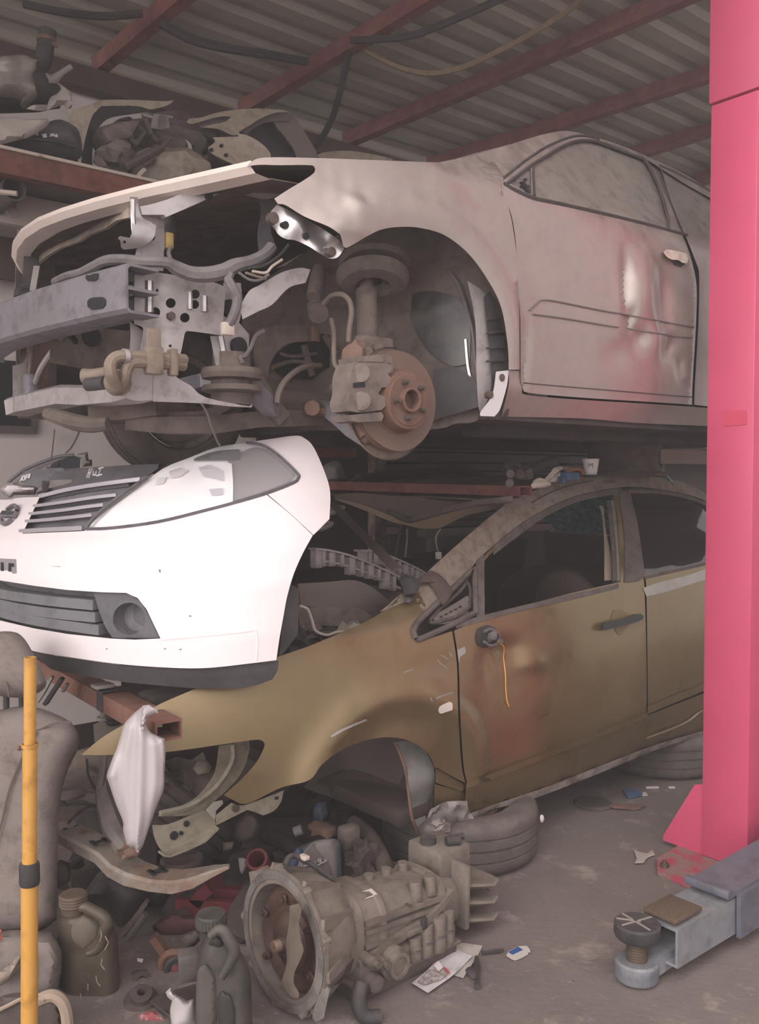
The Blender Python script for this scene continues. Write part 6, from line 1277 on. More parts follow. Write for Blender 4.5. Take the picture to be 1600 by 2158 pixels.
obj('oil_pan', boxm(tq(.37, -.005, -.165), (.40, .235, .05), (TB.r, TB.t, TB.u), .008), mat('dark_oil_pan', '4d4440', .7, .3, col2='655a53', ns=6, dust='80746a', dustamt=.5), tb)
obj('valve_body_case', boxm(tq(.37, -.01, -.115), (.39, .225, .07), (TB.r, TB.t, TB.u), .012), M_gear, tb)
obj('pan_flange', boxm(tq(.37, -.005, -.142), (.42, .25, .012), (TB.r, TB.t, TB.u), .004), M_gear, tb)
for k, (a, h, r) in enumerate(((.385, .07, .02), (.43, .09, .0225), (.48, .1, .026), (.525, .1, .018))):
    sol = obj('solenoid_boss', cyl(tq(a, -.125, -.135), tq(a, -.122, -.135+h), r, 16), M_gear, tb)
    obj('solenoid_band', lathe([(r, 0), (r+.002, 0), (r+.002, .006), (r, .006)], tq(a, -.124, -.135+h*.45), TB.u, 16), M_alu2, sol)
obj('connector_clip', boxm(tq(.41, -.135, -.03), (.02, .012, .035), (TB.r, TB.t, TB.u), .003), M_blk, tb)
obj('connector_block', boxm(tq(.38, -.125, -.045), (.07, .025, .018), (TB.r, TB.t, TB.u), .004), M_gear, tb)
rg = obj('shift_housing', lathe([(0, 0), (.034, 0), (.036, .006), (.036, .016), (.046, .02), (.046, .055), (0, .055)], tq(.285, -.165, -.1), TB.t, 28), M_gear, tb)
obj('shift_ring', lathe([(.026, 0), (.036, 0), (.036, .006), (.026, .006), (.026, 0)], tq(.285, -.171, -.1), TB.t, 28), M_gear, rg)
obj('sensor', lathe([(0, 0), (.024, 0), (.026, .02), (.03, .04), (0, .04)], tq(.215, -.15, -.135), TB.t, 20), M_dirt, tb)
for a, z in ((.19, -.06), (.225, -.075)):
    obj('cooler_union', join(cyl(tq(a, -.17, z), tq(a, -.12, z), .016, 12), cyl(tq(a, -.185, z), tq(a, -.17, z), .009, 10)), M_dirt, tb)
obj('drain_hose', tube([tq(.15, -.16, -.1), tq(.13, -.17, -.14), tq(.135, -.19, -.175), tq(.17, -.215, -.18)], [.02, .022, .02, .02], 12), M_blk, tb, label='black rubber drain hose')
obj('breather_pipe', tube([tq(.02, .02, .195), tq(.06, .04, .205), tq(.11, .02, .175), tq(.17, -.02, .12)], .008, 8), M_blk, tb)
obj('pipe_clip', boxm(tq(.09, .025, .198), (.02, .03, .012), (TB.r, TB.t, TB.u), .003), M_ivory, tb)
obj('sticker', panel(L4((742, 655), (785, 640), (815, 668), (755, 688), (765, 680), (795, 668), (775, 652)), lambda x, y: TB.pl(x, y, 'd', -.07), .0015, .012, step=6, smooth=False), MATS['white_paper'], tb, label='torn white sticker')
# tail: mounting box and finned bracket
obj('mount_box', boxm(tq(.64, .03, .055), (.14, .15, .10), (TB.r, TB.t, TB.u), .01), M_gear, tb)
obj('mount_cap', join(cyl(tq(.6, .04, .105), tq(.6, .04, .125), .026, 16), cyl(tq(.63, -.01, .118), tq(.67, -.03, .118), .016, 12), cyl(tq(.66, .0, .118), tq(.7, -.02, .122), .011, 8)), M_blk, tb)
obj('tail_plate', boxm(tq(.63, -.01, -.03), (.02, .2, .2), (TB.r, TB.t, TB.u), .006), M_gear, tb)
for z in (-.115, -.06, -.005): obj('tail_fin', loftsec([sec(.64, .09, .012, z, 12, 4), sec(.74, .1, .008, z-.015, 12, 4, -.02), sec(.78, .085, .008, z-.012, 12, 4, -.02)]), M_gear, tb)
obj('tail_web', prism([(.0, -.13), (.14, -.15), (.16, -.02), (.0, .04)], tq(.63, .05, 0), TB.r, TB.u, .02), M_gear, tb)
# ================= SEAT, POLE, CANS at the left
M_fab = mat('grey_seat_cloth', '7f746f', .95, col2='726762', ns=5, amt=.5, bump=.25, bs=220, dust='8a7e77', dustamt=.4)
M_seam = mat('seam_thread', '5f5652', .95)
se = thing('passenger_seat', 'grey cloth car seat with headrest standing at the left edge behind the yellow pole', 'car seat')
hY = pY(2.62)
bkr = puff(L2((-160, 560), (0, 522), (110, 503), (200, 508), (300, 540), (390, 588), (435, 640), (445, 700), (430, 760), (390, 840), (355, 950), (335, 1080), (325, 1300), (320, 1700), (235, 1760), (100, 1775), (-160, 1770)), hY, .11, 60, None, 12)
se_b = obj('backrest', bkr, M_fab, se)
hr = obj('headrest', puff(L2((-120, 100), (0, 82), (80, 85), (125, 110), (165, 165), (220, 270), (262, 365), (250, 400), (200, 435), (120, 455), (0, 445), (-120, 430)), pY(2.6), .085, 50, None, 11), M_fab, se)
def onY(pts, Y, r, n=5): return tube([P(x, y, Y) for x, y in crv(pts, closed=False, n=4)], r, n, smooth=0)
obj('seat_seam', onY(L2((170, 640), (205, 640), (300, 600), (400, 592)), 2.525, .003), M_seam, se_b)
obj('seat_seam', onY(L2((205, 645), (120, 800), (50, 980), (10, 1150), (-60, 1400)), 2.515, .003), M_seam, se_b)
obj('seat_seam', onY(L2((0, 230), (20, 300), (45, 400), (50, 450)), 2.53, .003), M_seam, hr)
for x in (35, 122): obj('headrest_post', cyl(P(x/2.667, 1300+430/2.667, 2.62), P(x/2.667, 1300+540/2.667, 2.62), .009, 10), M_blk, se)
obj('seat_cushion', puff([(-60, 1985), (20, 1960), (110, 1965), (135, 2010), (125, 2100), (60, 2140), (-60, 2140)], pY(2.55), .16, 30, None, 12), M_fab, se)
# telescopic yellow prop
M_yel = mat('worn_yellow_paint', 'c59040', .5, col2='8a745c', ns=16, amt=.9, lo=.66, hi=.72, coat=.1, dust='a98c5e', dustamt=.35)
yp = thing('prop_pole', 'yellow telescopic steel prop with black grip, standing in front of the seat', 'pole')
def yseg(y0, y1, x0, x1, r): return cyl(P(x0, y1, 2.1), P(x1, y0, 2.1), r, 24)
obj('upper_tube', lathe([(.0, 0), (.0142, 0), (.0142, .21), (.0105, .21), (.0105, .16), (0, .16)], P(63, 1572, 2.1), P(63.5, 1385, 2.1)-P(63, 1572, 2.1), 24), M_yel, yp)
obj('middle_tube', yseg(1570, 1830, 62, 63, .0168), M_yel, yp)
obj('collar', lathe([(.017, 0), (.0195, 0), (.0195, .008), (.017, .008), (.017, 0)], P(63, 1574, 2.1), ZU, 24), M_yel, yp)
obj('lock_pin', join(cyl(P(40, 1577, 2.09), P(52, 1576, 2.09), .004, 8), cyl(P(38, 1577, 2.09), P(43, 1577, 2.09), .006, 8)), M_rust, yp)
obj('grip', lathe([(.017, 0), (.022, .002), (.0235, .008), (.0235, .046), (.022, .054), (.017, .056)], P(62.5, 1866, 2.1), ZU, 16), M_blk, yp, label='black tape grip')
q0 = P(60, 2158, 2.1); obj('lower_tube', cyl(V((q0.x, q0.y, .01)), P(62, 1862, 2.1), .0195, 24), M_yel, yp)
obj('base_plate', boxm(V((q0.x, q0.y, .005)), (.12, .12, .01), None, .002), M_yel, yp)
# dirty jerrycan
M_can = mat('dirty_translucent_plastic', '42392f', .45, 0, col2='554a3d', ns=3, amt=.7, dust='63594d', dustamt=.35, coat=.1)
jc = thing('jerrycan', 'dirty translucent brown jerrycan with moulded handle, on the floor beside the seat', 'jerrycan')
hJ = pY(2.55)
obj('can_body', puff(M5((90, 900), (150, 840), (250, 800), (300, 790), (400, 830), (470, 880), (500, 940), (560, 1010), (568, 1100), (580, 1300), (598, 1560), (570, 1650), (500, 1715), (380, 1745), (200, 1720), (100, 1600), (85, 1300), (80, 1000)), hJ, .085, 40, None, 9), M_can, jc)
obj('handle', tube([P(x, y, 2.485) for x, y in M5((262, 815), (300, 805), (380, 845), (450, 890), (475, 945), (455, 1010), (440, 1080), (390, 1150), (320, 1180))], [.014, .016, .017, .018, .019, .018, .016, .014, .01], 12), M_can, jc)
obj('handle_recess', puff(M5((215, 930), (280, 890), (340, 910), (390, 960), (390, 1030), (340, 1100), (290, 1140), (210, 1080), (190, 1000)), pY(2.475), .012, 30, None, 8), mat('dusty_recess', '5f554a', .7, col2='52483f', ns=6), jc)
obj('neck', cyl(P(102+205/3.81, 1700+840/3.81, 2.5), P(100+205/3.81, 1700+745/3.81, 2.5), .034, 20), M_can, jc)
obj('cap', lathe([(.036, 0)]+[(.039 if k % 2 else .0375, .004*k) for k in range(1, 8)]+[(.034, .034), (0, .034)], P(100+207/3.81, 1700+790/3.81, 2.5), ZU, 24), mat('tan_cap', '58493c', .7, dust='6e6256', dustamt=.5), jc)
for q in (((430, 1000), (435, 1040), (420, 1080)), ((465, 1040), (490, 1090), (460, 1150)), ((440, 1220), (430, 1270), (460, 1310)), ((390, 1360), (400, 1410), (425, 1440)), ((325, 1420), (325, 1475)), ((265, 1500), (275, 1600), (265, 1660))):
    obj('plastic_crease', onY(M5(*q), 2.462, .0014), mat('pale_crease', '8d8477', .6), jc)
# black oil can at the front
oc = thing('oil_can', 'black dusty oil can with grip recess in front of the gearbox bell housing', 'oil can')
M_blkp = mat('dusty_black_plastic', '35322f', .55, col2='474340', ns=4, amt=.7, dust='6d655b', dustamt=.45)
hO = pY(2.27)
obj('can_body', puff(M5((1200, 1300), (1205, 1200), (1230, 1110), (1270, 1040), (1310, 1000), (1360, 975), (1420, 975), (1470, 1030), (1520, 1110), (1590, 1230), (1625, 1320), (1640, 1500), (1650, 1960), (1590, 1990), (1240, 1990), (1195, 1960), (1190, 1600)), hO, .075, 34, None, 8), M_blkp, oc)
obj('label_panel', puff(M5((1200, 1380), (1220, 1300), (1255, 1268), (1300, 1290), (1340, 1350), (1355, 1450), (1355, 1900), (1230, 1920), (1200, 1700)), pY(2.205), .012, 14, None, 8), mat('grey_label_panel', '46413d', .6, dust='6a6259', dustamt=.4), oc)
obj('grip_recess', puff(M5((1370, 1480), (1420, 1470), (1470, 1500), (1505, 1570), (1518, 1680), (1510, 1900), (1370, 1920), (1362, 1600)), pY(2.21), .016, 14, None, 8), mat('dark_recess', '2f2b29', .6), oc)
obj('handle_hole', puff(M5((1290, 1110), (1320, 1040), (1360, 1020), (1400, 1060), (1420, 1110), (1380, 1130), (1330, 1120)), pY(2.20), .014, 12, None, 6), MATS['dark_recess'], oc)
obj('handle', tube([P(x, y, 2.185) for x, y in M5((1310, 1040), (1370, 990), (1415, 1000), (1460, 1070), (1500, 1150), (1480, 1230), (1440, 1300), (1400, 1370))], [.011, .013, .014, .015, .015, .014, .012, .009], 12), M_blkp, oc)
obj('cap', lathe([(0, 0), (.034, 0)]+[(.040 if k % 2 else .038, .003+.0005*k) for k in range(4)]+[(.039, .03), (.037, .036), (0, .036)], P(100+1315/3.81, 1700+960/3.81, 2.35), ZU, 36), M_blkp, oc)
obj('cap_ribs', join(*[boxm(P(100+1315/3.81, 1700+960/3.81, 2.35)+V((math.cos(a)*.0395, math.sin(a)*.0395, .016)), (.004, .004, .026)) for a in [2*PI*k/28 for k in range(28)]]), M_blkp, oc)
obj('neck', cyl(P(100+1315/3.81, 1700+1030/3.81, 2.36), P(100+1315/3.81, 1700+955/3.81, 2.35), .032, 20), M_blkp, oc)
# blue grey oil can behind the gearbox
bc = thing('oil_can', 'blue and grey oil can with a dark oval label, upright behind the gearbox', 'oil can')
def T8(*p): return zz(380, 1680, 3.636, p)
obj('can_body', puff(T8((790, 640), (810, 560), (850, 460), (900, 390), (960, 360), (1050, 325), (1180, 318), (1225, 350), (1235, 500), (1245, 720), (1100, 800), (900, 780), (800, 700)), pY(3.02), .08, 22, None, 6), mat('blue_grey_plastic', '525c66', .6, col2='62666a', ns=5, amt=.6, dust='7d746f', dustamt=.5), bc)
obj('can_front', puff(T8((880, 560), (905, 470), (960, 400), (1030, 340), (1180, 318), (1195, 500), (1200, 720), (1100, 760), (960, 740), (850, 680), (830, 650), (870, 610)), pY(2.955), .015, 14, None, 6), mat('grey_can_front', '736b68', .75, col2='645e5c', ns=6, dust='7f7670', dustamt=.4), bc)
obj('label', puff(T8((918, 560), (930, 490), (980, 400), (1025, 350), (1045, 400), (1110, 470), (1150, 530), (1168, 600), (1150, 660), (1090, 710), (1020, 735), (960, 710), (925, 640)), pY(2.94), .008, 14, None, 6), mat('brown_label', '584e4c', .7), bc)
obj('blue_handle', tube([P(x, y, 2.95) for x, y in T8((920, 400), (885, 460), (860, 540), (845, 610), (820, 660))], [.012, .014, .014, .012, .01], 10), mat('dark_blue_plastic', '2f4560', .6, dust='5d6068', dustamt=.4), bc)
def U(*p): return zz(600, 1790, 11.43, p)
def lt(pts, r=.0016): return onY(U(*pts), 2.921, r)
M_lbl = mat('pale_lettering', '9b908b', .8)
for q in (((390, 345), (405, 360), (412, 410)), ((450, 400), (540, 385), (610, 368), (690, 355), (745, 345), (742, 285)), ((530, 330), (590, 318), (612, 345)), ((800, 262), (822, 240), (860, 240), (875, 270), (850, 298), (810, 292), (800, 262)), ((875, 275), (880, 330), (830, 365), (790, 372)), ((885, 335), (940, 312), (972, 290), (975, 225)), ((1000, 245), (1003, 290))):
    obj('label_lettering', lt(q, .002), M_lbl, bc)
obj('label_bar', panel(U((440, 570), (830, 490), (835, 560), (445, 640)), pY(2.922), .001, .001, step=5, smooth=False), M_lbl, bc)
for q in (((590, 470), (620, 455)), ((640, 465), (645, 430)), ((670, 460), (675, 425)), ((450, 790), (700, 745)), ((500, 830), (570, 822)), ((860, 770), (980, 745)), ((880, 735), (885, 700)), ((910, 730), (915, 680)), ((945, 720), (950, 670)), ((960, 690), (985, 660))):
    obj('label_small_print', lt(q, .001), M_lbl, bc)
# ================= TROLLEY JACK
M_jred = mat('dusty_red_paint', '6f1f29', .55, col2='57252a', ns=4, amt=.6, dust='5f4441', dustamt=.5)
tj = thing('trolley_jack', 'dusty red trolley jack lying in the shade behind the gearbox bell', 'jack')
hT = pY(2.95)
obj('side_frame', panel(M5((1030, 690), (1110, 680), (1230, 625), (1330, 655), (1600, 680), (1560, 760), (1480, 860), (1060, 855), (1030, 820)), hT, .10, step=12, smooth=False, back=V((.2, .98, 0))), M_jred, tj)
obj('lower_bar', beam([P(x, y, 2.9) for x, y in M5((1030, 815), (1270, 822), (1490, 835))], rect(.02, .065)), M_jred, tj)
obj('lift_link', beam([P(x, y, 2.9) for x, y in M5((1180, 780), (1240, 700), (1300, 650))], rect(.02, .04)), M_jred, tj)
obj('saddle', lathe([(0, 0), (.07, 0), (.075, .02), (.07, .03), (0, .03)], P(100+1080/3.81, 1700+470/3.81, 3.1), ZU, 28), M_dirt, tj)
obj('handle_socket', lathe([(.026, 0), (.035, 0), (.037, .10), (.028, .10), (.026, 0)], P(380+640/3.636, 1680+570/3.636, 3.0), P(380+600/3.636, 1680+500/3.636, 2.95)-P(380+640/3.636, 1680+570/3.636, 3.0), 20), M_jred, tj)
obj('rear_frame', puff(T8((560, 560), (650, 540), (720, 500), (790, 490), (800, 560), (760, 640), (640, 640)), pY(3.1), .05, 10, None, 7), M_jred, tj)
obj('pump_body', puff(M5((840, 960), (950, 870), (1060, 860), (1200, 880), (1240, 960), (1150, 1030), (1020, 1060), (900, 1060)), pY(2.85), .05, 20, None, 9), mat('dull_red_housing', '54302f', .8, col2='6b4542', ns=4, dust='6f5650', dustamt=.4), tj)
fk = obj('castor_fork', join(beam([P(x, y, 2.66) for x, y in M5((850, 1040), (900, 1110), (945, 1180))], rect(.03, .022)), tube([P(x, y, 2.62) for x, y in M5((918, 1350), (912, 1280), (930, 1215), (985, 1175), (1060, 1170), (1110, 1180))], .011, 8)), mat('rust_orange_fork', '6f4c3c', .75, col2='5d4035', ns=6, dust='8a6f60', dustamt=.4), tj)
wq = P(100+1025/3.81, 1700+1285/3.81, 2.62); wn_ = (V((0, -.92, .05))+V((.35, 0, 0))).normalized()
cw = obj('castor_wheel', lathe([(0, .014), (.010, .014), (.013, .010), (.018, .010), (.021, .014), (.029, .015), (.034, .010), (.034, -.010), (.029, -.015), (0, -.015)], wq, wn_, 32), M_blk, tj)
obj('wheel_hub', lathe([(0, .019), (.010, .018), (.012, .013)], wq, wn_, 18), mat('red_hub', '70383a', .6), cw)
# ================= dark drum and standing tyre behind the cans
one('drum', puff(M5((240, 760), (330, 640), (420, 520), (520, 480), (640, 520), (760, 620), (810, 700), (790, 800), (700, 930), (600, 1010), (560, 1020), (520, 940), (470, 860), (390, 800)), pY(2.95), .16, 50, None, 12), mat('dark_drum', '3a3536', .5, col2='4a4545', ns=3, dust='6b625e', dustamt=.4), 'dark dented drum leaning behind the translucent jerrycan', 'drum')
one('drum_strap', beam([P(x, y, 2.75) for x, y in M5((580, 1030), (680, 920), (800, 760))], rect(.03, .012)), M_dirt, 'grey flat bar leaning right of the dark drum, over the jerrycan shoulder', 'bar')
st_ = thing('tyre', 'dark tyre standing upright between the dark drum and the red jack', 'tyre')
tyc = P(100+890/3.81, 1700+640/3.81, 3.35); tyc.z = .23
obj('tyre_rubber', lathe(tyre_prof(.30, .19, .19), tyc, V((.6, .45, .75)), 48), M_tyre, st_)
obj('wheel_rim', lathe([(.19, -.07), (.17, -.05), (.16, 0), (.03, .02), (0, .02)], tyc, V((.6, .45, .75)), 32), M_rim, st_)
# ================= white bag on the brown box beam
eb = GF.pl(356, 1540, 'd', -.02)
bxm = thing('box_beam', 'rusty brown box beam poking out over the gold nose, under the white bumper', 'steel beam')
axb = (TD*1.0+RD*.06).normalized()
obj('beam_tube', beam([eb, eb+axb*1.5+ZU*-.02], hollow(.078, .055, .006)), mat('brown_rust_tube', '80584a', .8, .1, col2='6b4438', ns=7, amt=.7, dust='94796c', dustamt=.4), bxm)
sq = eb+axb*.42
obj('strap_band', beam([sq, sq+axb*.045], hollow(.088, .065, .004)), M_liner, bxm)
one('strap_buckle', boxm(sq+axb*.03-RD*.03+ZU*.045, (.06, .05, .012), (RD, TD, ZU), .003), M_scuff, 'small grey clip on the strapped part of the brown box beam', 'clip')
M_bag = mat('white_bag_film', 'b5acad', .45, 0, col2='a39a9c', ns=6, amt=.4, trans=0, coat=.15, spec=.6)
wbg = thing('plastic_bag', 'white plastic bag hanging from the brown box beam end', 'bag')
hBg = pY(2.37)
def bagfold(x, y):
    X, Yv = x*2.667, (y-1300)*2.667; t = max(0, min(1, (Yv-520)/800)); cx = 800-30*t; hw = 40+130*math.sin(PI*min(1, .12+t*.8)); u = (X-cx)/hw
    return .006*math.sin(u*6+1.2+t*.8)+.0035*math.sin(u*13+2-t)
obj('bag_body', puff(L2((700, 600), (750, 545), (800, 505), (840, 495), (850, 530), (830, 565), (822, 610), (850, 650), (925, 685), (931, 760), (925, 880), (920, 970), (880, 1070), (840, 1180), (802, 1290), (772, 1326), (757, 1300), (740, 1298), (712, 1280), (692, 1200), (690, 1150), (650, 1050), (610, 930), (600, 890), (630, 800), (655, 740), (680, 660)), hBg, .045, 26, None, 4, fold=bagfold), M_bag, wbg)
obj('bag_neck', puff(L2((800, 500), (840, 493), (880, 520), (888, 540), (860, 545), (830, 560), (818, 600), (800, 640), (790, 580)), pY(2.32), .02, 8, None, 5, wob=.01), M_bag, wbg)
one('grey_cover', puff(L2((760, 470), (800, 425), (870, 405), (960, 395), (1075, 398), (1080, 445), (960, 485), (890, 520), (800, 520)), surf(GF, lambda s, z: .35), .05, 14, TD, 7), mat('dark_grey_cover', '55504f', .7, dust='756b66', dustamt=.5), 'dark grey moulded cover under the lip of the white bumper', 'cover')
for q in (((295, 335), (250, 420), (210, 480)), ((380, 375), (365, 400), (355, 420))):
    one('glass_sliver', beam([P(x, y, 2.9) for x, y in L2(*q)], rect(.02, .008)), M_scuff, 'pale thin strip hanging in the dark behind the seat headrest', 'strip', 'pale strips behind the headrest')
one('black_strip', beam([P(x, y, 2.88) for x, y in L2((350, 345), (300, 420), (255, 490))], rect(.03, .012)), M_blk, 'black flat strip leaning behind the headrest, under the bumper', 'strip')
# ================= strap, combs in the engine bay
sg = thing('tie_strap', 'brown webbing strap with black buckle tied round the gold front pillar', 'strap')
obj('webbing', beam([c5(370, 425, .9), c5(500, 560, .62), c5(640, 700, .32), c5(740, 800, .05)], rect(.035, .006), up=(0, -.7, .7)), mat('brown_webbing', '4a3c37', .9, col2='5a4a43', ns=40), sg)
obj('strap_wrap', puff(C5((880, 835), (930, 805), (980, 830), (1040, 900), (1048, 940), (1000, 1000), (985, 985), (960, 930), (920, 880), (850, 890), (860, 850)), hGd(-.02), .02, 14, TD, 6), MATS['brown_webbing'], sg)
obj('buckle', puff(C5((745, 850), (790, 825), (850, 850), (855, 900), (830, 950), (780, 945), (765, 890)), hGd(-.05), .03, 14, TD, 6), M_blk, sg)
obj('buckle_tongue', puff(C5((780, 945), (830, 945), (840, 980), (810, 990), (785, 980)), hGd(-.03), .012, 8, TD, 5), M_liner, sg)
M_comb = mat('pale_grey_moulding', 'b0a8a8', .5, col2='958c8a', ns=8, amt=.5, dust='a0958f', dustamt=.4)
def comb(name, pts, D, label):
    t = thing(name, label, 'moulding'); top = [c5(x, y, D) for x, y in crv(pts, closed=False, n=4)]
    obj('top_strip', beam(top, rect(.05, .008)), M_comb, t)
    L_ = len(top)
    for k in range(1, 11):
        f_ = k/11*(L_-1); i = int(f_); q = top[i].lerp(top[min(i+1, L_-1)], f_-i)
        h = .05+.02*((k*3) % 4)/3
        obj('tooth', boxm(q-ZU*(h/2+.003), (.018+.012*(k % 2), .04, h), (RD, TD, ZU), .003), M_comb, t)
    obj('lower_strip', beam([p-ZU*.045+RD*.006 for p in top], rect(.03, .007)), M_comb, t)
comb('moulding_strip', ((260, 685), (320, 688), (440, 715), (560, 760), (660, 805), (750, 850)), .55, 'pale toothed plastic moulding lying in the gold engine bay, nearer of two')
comb('moulding_strip', ((515, 695), (600, 695), (720, 740), (820, 785), (890, 825)), .75, 'pale toothed plastic moulding in the gold engine bay, farther and right of the other')
for x, y, k in ((395, 485, 'upper'), (330, 575, 'lower')):
    one('pale_dish', lathe([(0, .0), (.05, .004), (.06, .015), (.055, .02), (0, .012)], c5(x-15, y, .9), ZU+RD*-.3, 24), M_comb, 'pale rounded part, %s of two showing right of the white wing edge' % k, 'car part')
# ================= dark car front stacked behind the white bumper
rf = thing('nose_section', 'grey dusty car front with lamp opening, behind the black cover of the white bumper', 'car front')
hR = pY(3.35)
obj('front_cover', puff(B4((60, 440), (110, 400), (200, 330), (300, 285), (430, 232), (540, 195), (600, 182), (690, 178), (750, 205), (745, 300), (560, 310), (460, 330), (360, 480), (330, 545), (140, 548), (85, 570), (30, 540), (0, 500)), hR, .05, 14, None, 6), mat('grey_nose', '8e8688', .5, .2, col2='7d7675', ns=4, dust='9b918e', dustamt=.4), rf)
obj('lamp_opening', panel(B4((560, 250), (590, 210), (680, 188), (740, 205), (752, 225), (748, 298), (560, 292)), pY(3.29), .01, step=7), M_void, rf)
obj('lamp_opening', panel(B4((470, 275), (500, 250), (560, 215), (545, 260), (530, 285), (475, 285)), pY(3.29), .01, step=6), M_void, rf)
obj('front_edge', tube([P(x, y, 3.28) for x, y in B4((75, 430), (200, 330), (260, 295), (430, 225), (560, 185), (690, 175))], .006, 6), M_trimb, rf)
obj('lamp_trim', puff(B4((0, 500), (60, 440), (130, 430), (200, 450), (360, 470), (330, 520), (150, 540), (110, 570), (70, 565)), pY(3.22), .03, 8, None, 5), mat('pale_lamp_trim', 'b3a9a8', .4, .2), rf)
one('bracket_piece', puff(B4((690, 175), (750, 155), (820, 142), (830, 215), (862, 215), (865, 275), (770, 285), (755, 215)), pY(3.5), .04, 8, None, 5), M_scuff, 'grey bracket piece right of the lamp opening behind the white bumper', 'bracket')
# wires hanging from the silver car in front of the wall
for q in (((124, 895), (116, 930), (108, 968)), ((160, 918), (152, 935), (146, 950))):
    pass
one('hanging_wire', tube([P(x, y, 3.2) for x, y in ((115, 905), (112, 935), (108, 970))], .0022, 5), M_engd, 'thin straight wire hanging below the silver front at the far left', 'wire')
one('hanging_chain', tube([P(x, y, 3.2) for x, y in ((163, 880), (168, 905), (152, 940), (138, 955))], .003, 5), M_engd, 'thin twisted wire hanging beside the far tyre, right of the straight one', 'wire')
one('hanging_chain', tube([P(x, y, 2.5) for x, y in ((424, 850), (436, 870), (446, 900), (458, 930), (464, 940))], .003, 5), M_engd, 'twisted wire hanging from the silver front just above the white headlamp', 'wire')
one('hanging_strip', tube([WF.pl(x, y, 'd', 5.05) for x, y in ((139, 775), (141, 790), (138, 803), (142, 815))], .012, 6), M_cream, 'pale knotted cord on the plaster wall under the silver car, left of two', 'cord')
one('hanging_strip', tube([WF.pl(x, y, 'd', 5.05) for x, y in ((150, 775), (152, 790), (149, 803), (153, 815))], .012, 6), M_cream, 'pale knotted cord on the plaster wall under the silver car, right of two', 'cord')
# ================= heap of dark parts on the floor under the gold nose
M_heap = mat('dark_heap_parts', '302a29', .8, .1, col2='433b38', ns=6, amt=.7, dust='554c47', dustamt=.4)
M_heap2 = mat('brown_heap_parts', '3f3633', .85, .1, col2='544842', ns=6, amt=.7, dust='5f554e', dustamt=.45)
rr = random.Random(11)
hp_l = 'small dusty part in the dark heap of scrap under the gold car nose'
def fz(px, Y):                      # lateral position for a pixel column at a distance
    return (px-800)/1900*Y
k = 0
for px in range(150, 860, 46):
    for Y in (3.0, 3.35, 3.75):
        x = fz(px+rr.uniform(-20, 20), Y); r = rr.uniform(.05, .10); t = rr.random()
        c = V((x, Y+rr.uniform(-.12, .12), r*.55)); m = (M_heap, M_heap2)[k % 2]
        a = rr.uniform(0, 6)
        if abs(c.x-.3) < .4 and c.y > 3.1: continue
        if t < .45: bm = lump(c, (r*1.3, r, r*.6), .3, 2.4, k, 2, ((math.cos(a), math.sin(a), .2), (-math.sin(a), math.cos(a), 0), (0, 0, 1)))
        elif t < .65: bm = tube([c+V((math.cos(a)*.16*j, math.sin(a)*.16*j, .03*(1-j*j))) for j in (-1, 0, 1)], .022, 8)
        elif t < .85: bm = lathe([(.02, 0), (r, 0), (r, .03), (r*.6, .045), (r*.6, .06), (.02, .06)], c, V((math.cos(a)*.4, math.sin(a)*.4, 1)), 20)
        else: bm = boxm(c, (r*1.6, r, r), ((math.cos(a), math.sin(a), .2), (-math.sin(a), math.cos(a), 0), (-.2, 0, 1)), .008)
        one('scrap_part', bm, m, hp_l, 'car part', 'scrap heap under the gold car'); k += 1
# recognisable pieces of the heap
one('plastic_duct', puff(T8((430, 200), (520, 110), (590, 140), (610, 230), (560, 320), (480, 350), (400, 320), (410, 260)), pY(2.95), .05, 12, None, 6), M_heap2, 'grey-green rounded duct hanging under the gold headlamp bracket', 'duct')
one('torn_scrap', puff(T8((325, 340), (360, 345), (410, 340), (400, 400), (330, 415)), pY(2.9), .015, 6, None, 5), M_dirt, 'small tan scrap hanging below the gold rail, left of the grey duct', 'scrap')
one('paper_scrap', puff(T8((445, 470), (480, 465), (515, 480), (500, 550), (470, 590), (455, 550)), pY(2.95), .008, 6, None, 5), M_scuff, 'pale scrap of paper stuck above the red jack', 'scrap')
one('metal_sleeve', cyl(P(380+875/3.636, 1680+268/3.636, 3.2), P(380+935/3.636, 1680+245/3.636, 3.2), .018, 12), M_scuff, 'pale metal sleeve in the dark heap left of the blue oil can', 'sleeve')
one('blue_scrap', lump(P(380+1070/3.636, 1680+120/3.636, 3.4), (.03, .03, .04), .2, 2, 3, 2), mat('faded_blue', '454c5c', .7), 'faded blue plastic piece in the shade behind the blue oil can', 'car part')
one('long_hose', tube([P(x, y, Y) for x, y, Y in ((745, 1735, 3.3), (775, 1760, 3.2), (800, 1800, 3.1), (815, 1840, 3.0))], .03, 12), M_heap2, 'thick dusty hose running down between the blue oil can and the tyre', 'hose')
one('white_block', boxm(P(735, 1763, 3.1), (.07, .05, .08), (RD, TD, ZU), .01), M_dirt, 'pale dusty block right of the blue oil can top', 'block')
one('rust_part', lump(P(680, 1748, 3.15), (.05, .04, .025), .35, 2.5, 9, 2), M_rust, 'rust-brown part lying on top of the blue oil can', 'car part')
one('rust_part', lump(P(762, 1830, 3.05), (.06, .05, .09), .35, 2.5, 19, 3), M_heap2, 'tall brown lump between the blue oil can and the gearbox case', 'car part')
one('long_pipe', tube([P(x, y, Y) for x, y, Y in ((560, 1760, 3.5), (600, 1775, 3.3), (640, 1800, 3.15))], .03, 10), M_heap, 'dark fat pipe sloping down behind the blue oil can', 'pipe')
one('board', panel([(150, 1690), (330, 1700), (330, 1850), (180, 1830)], pY(3.15, -.1), .02, step=20, smooth=False), M_heap, 'dark flat panel standing behind the bent rusty strip', 'panel')
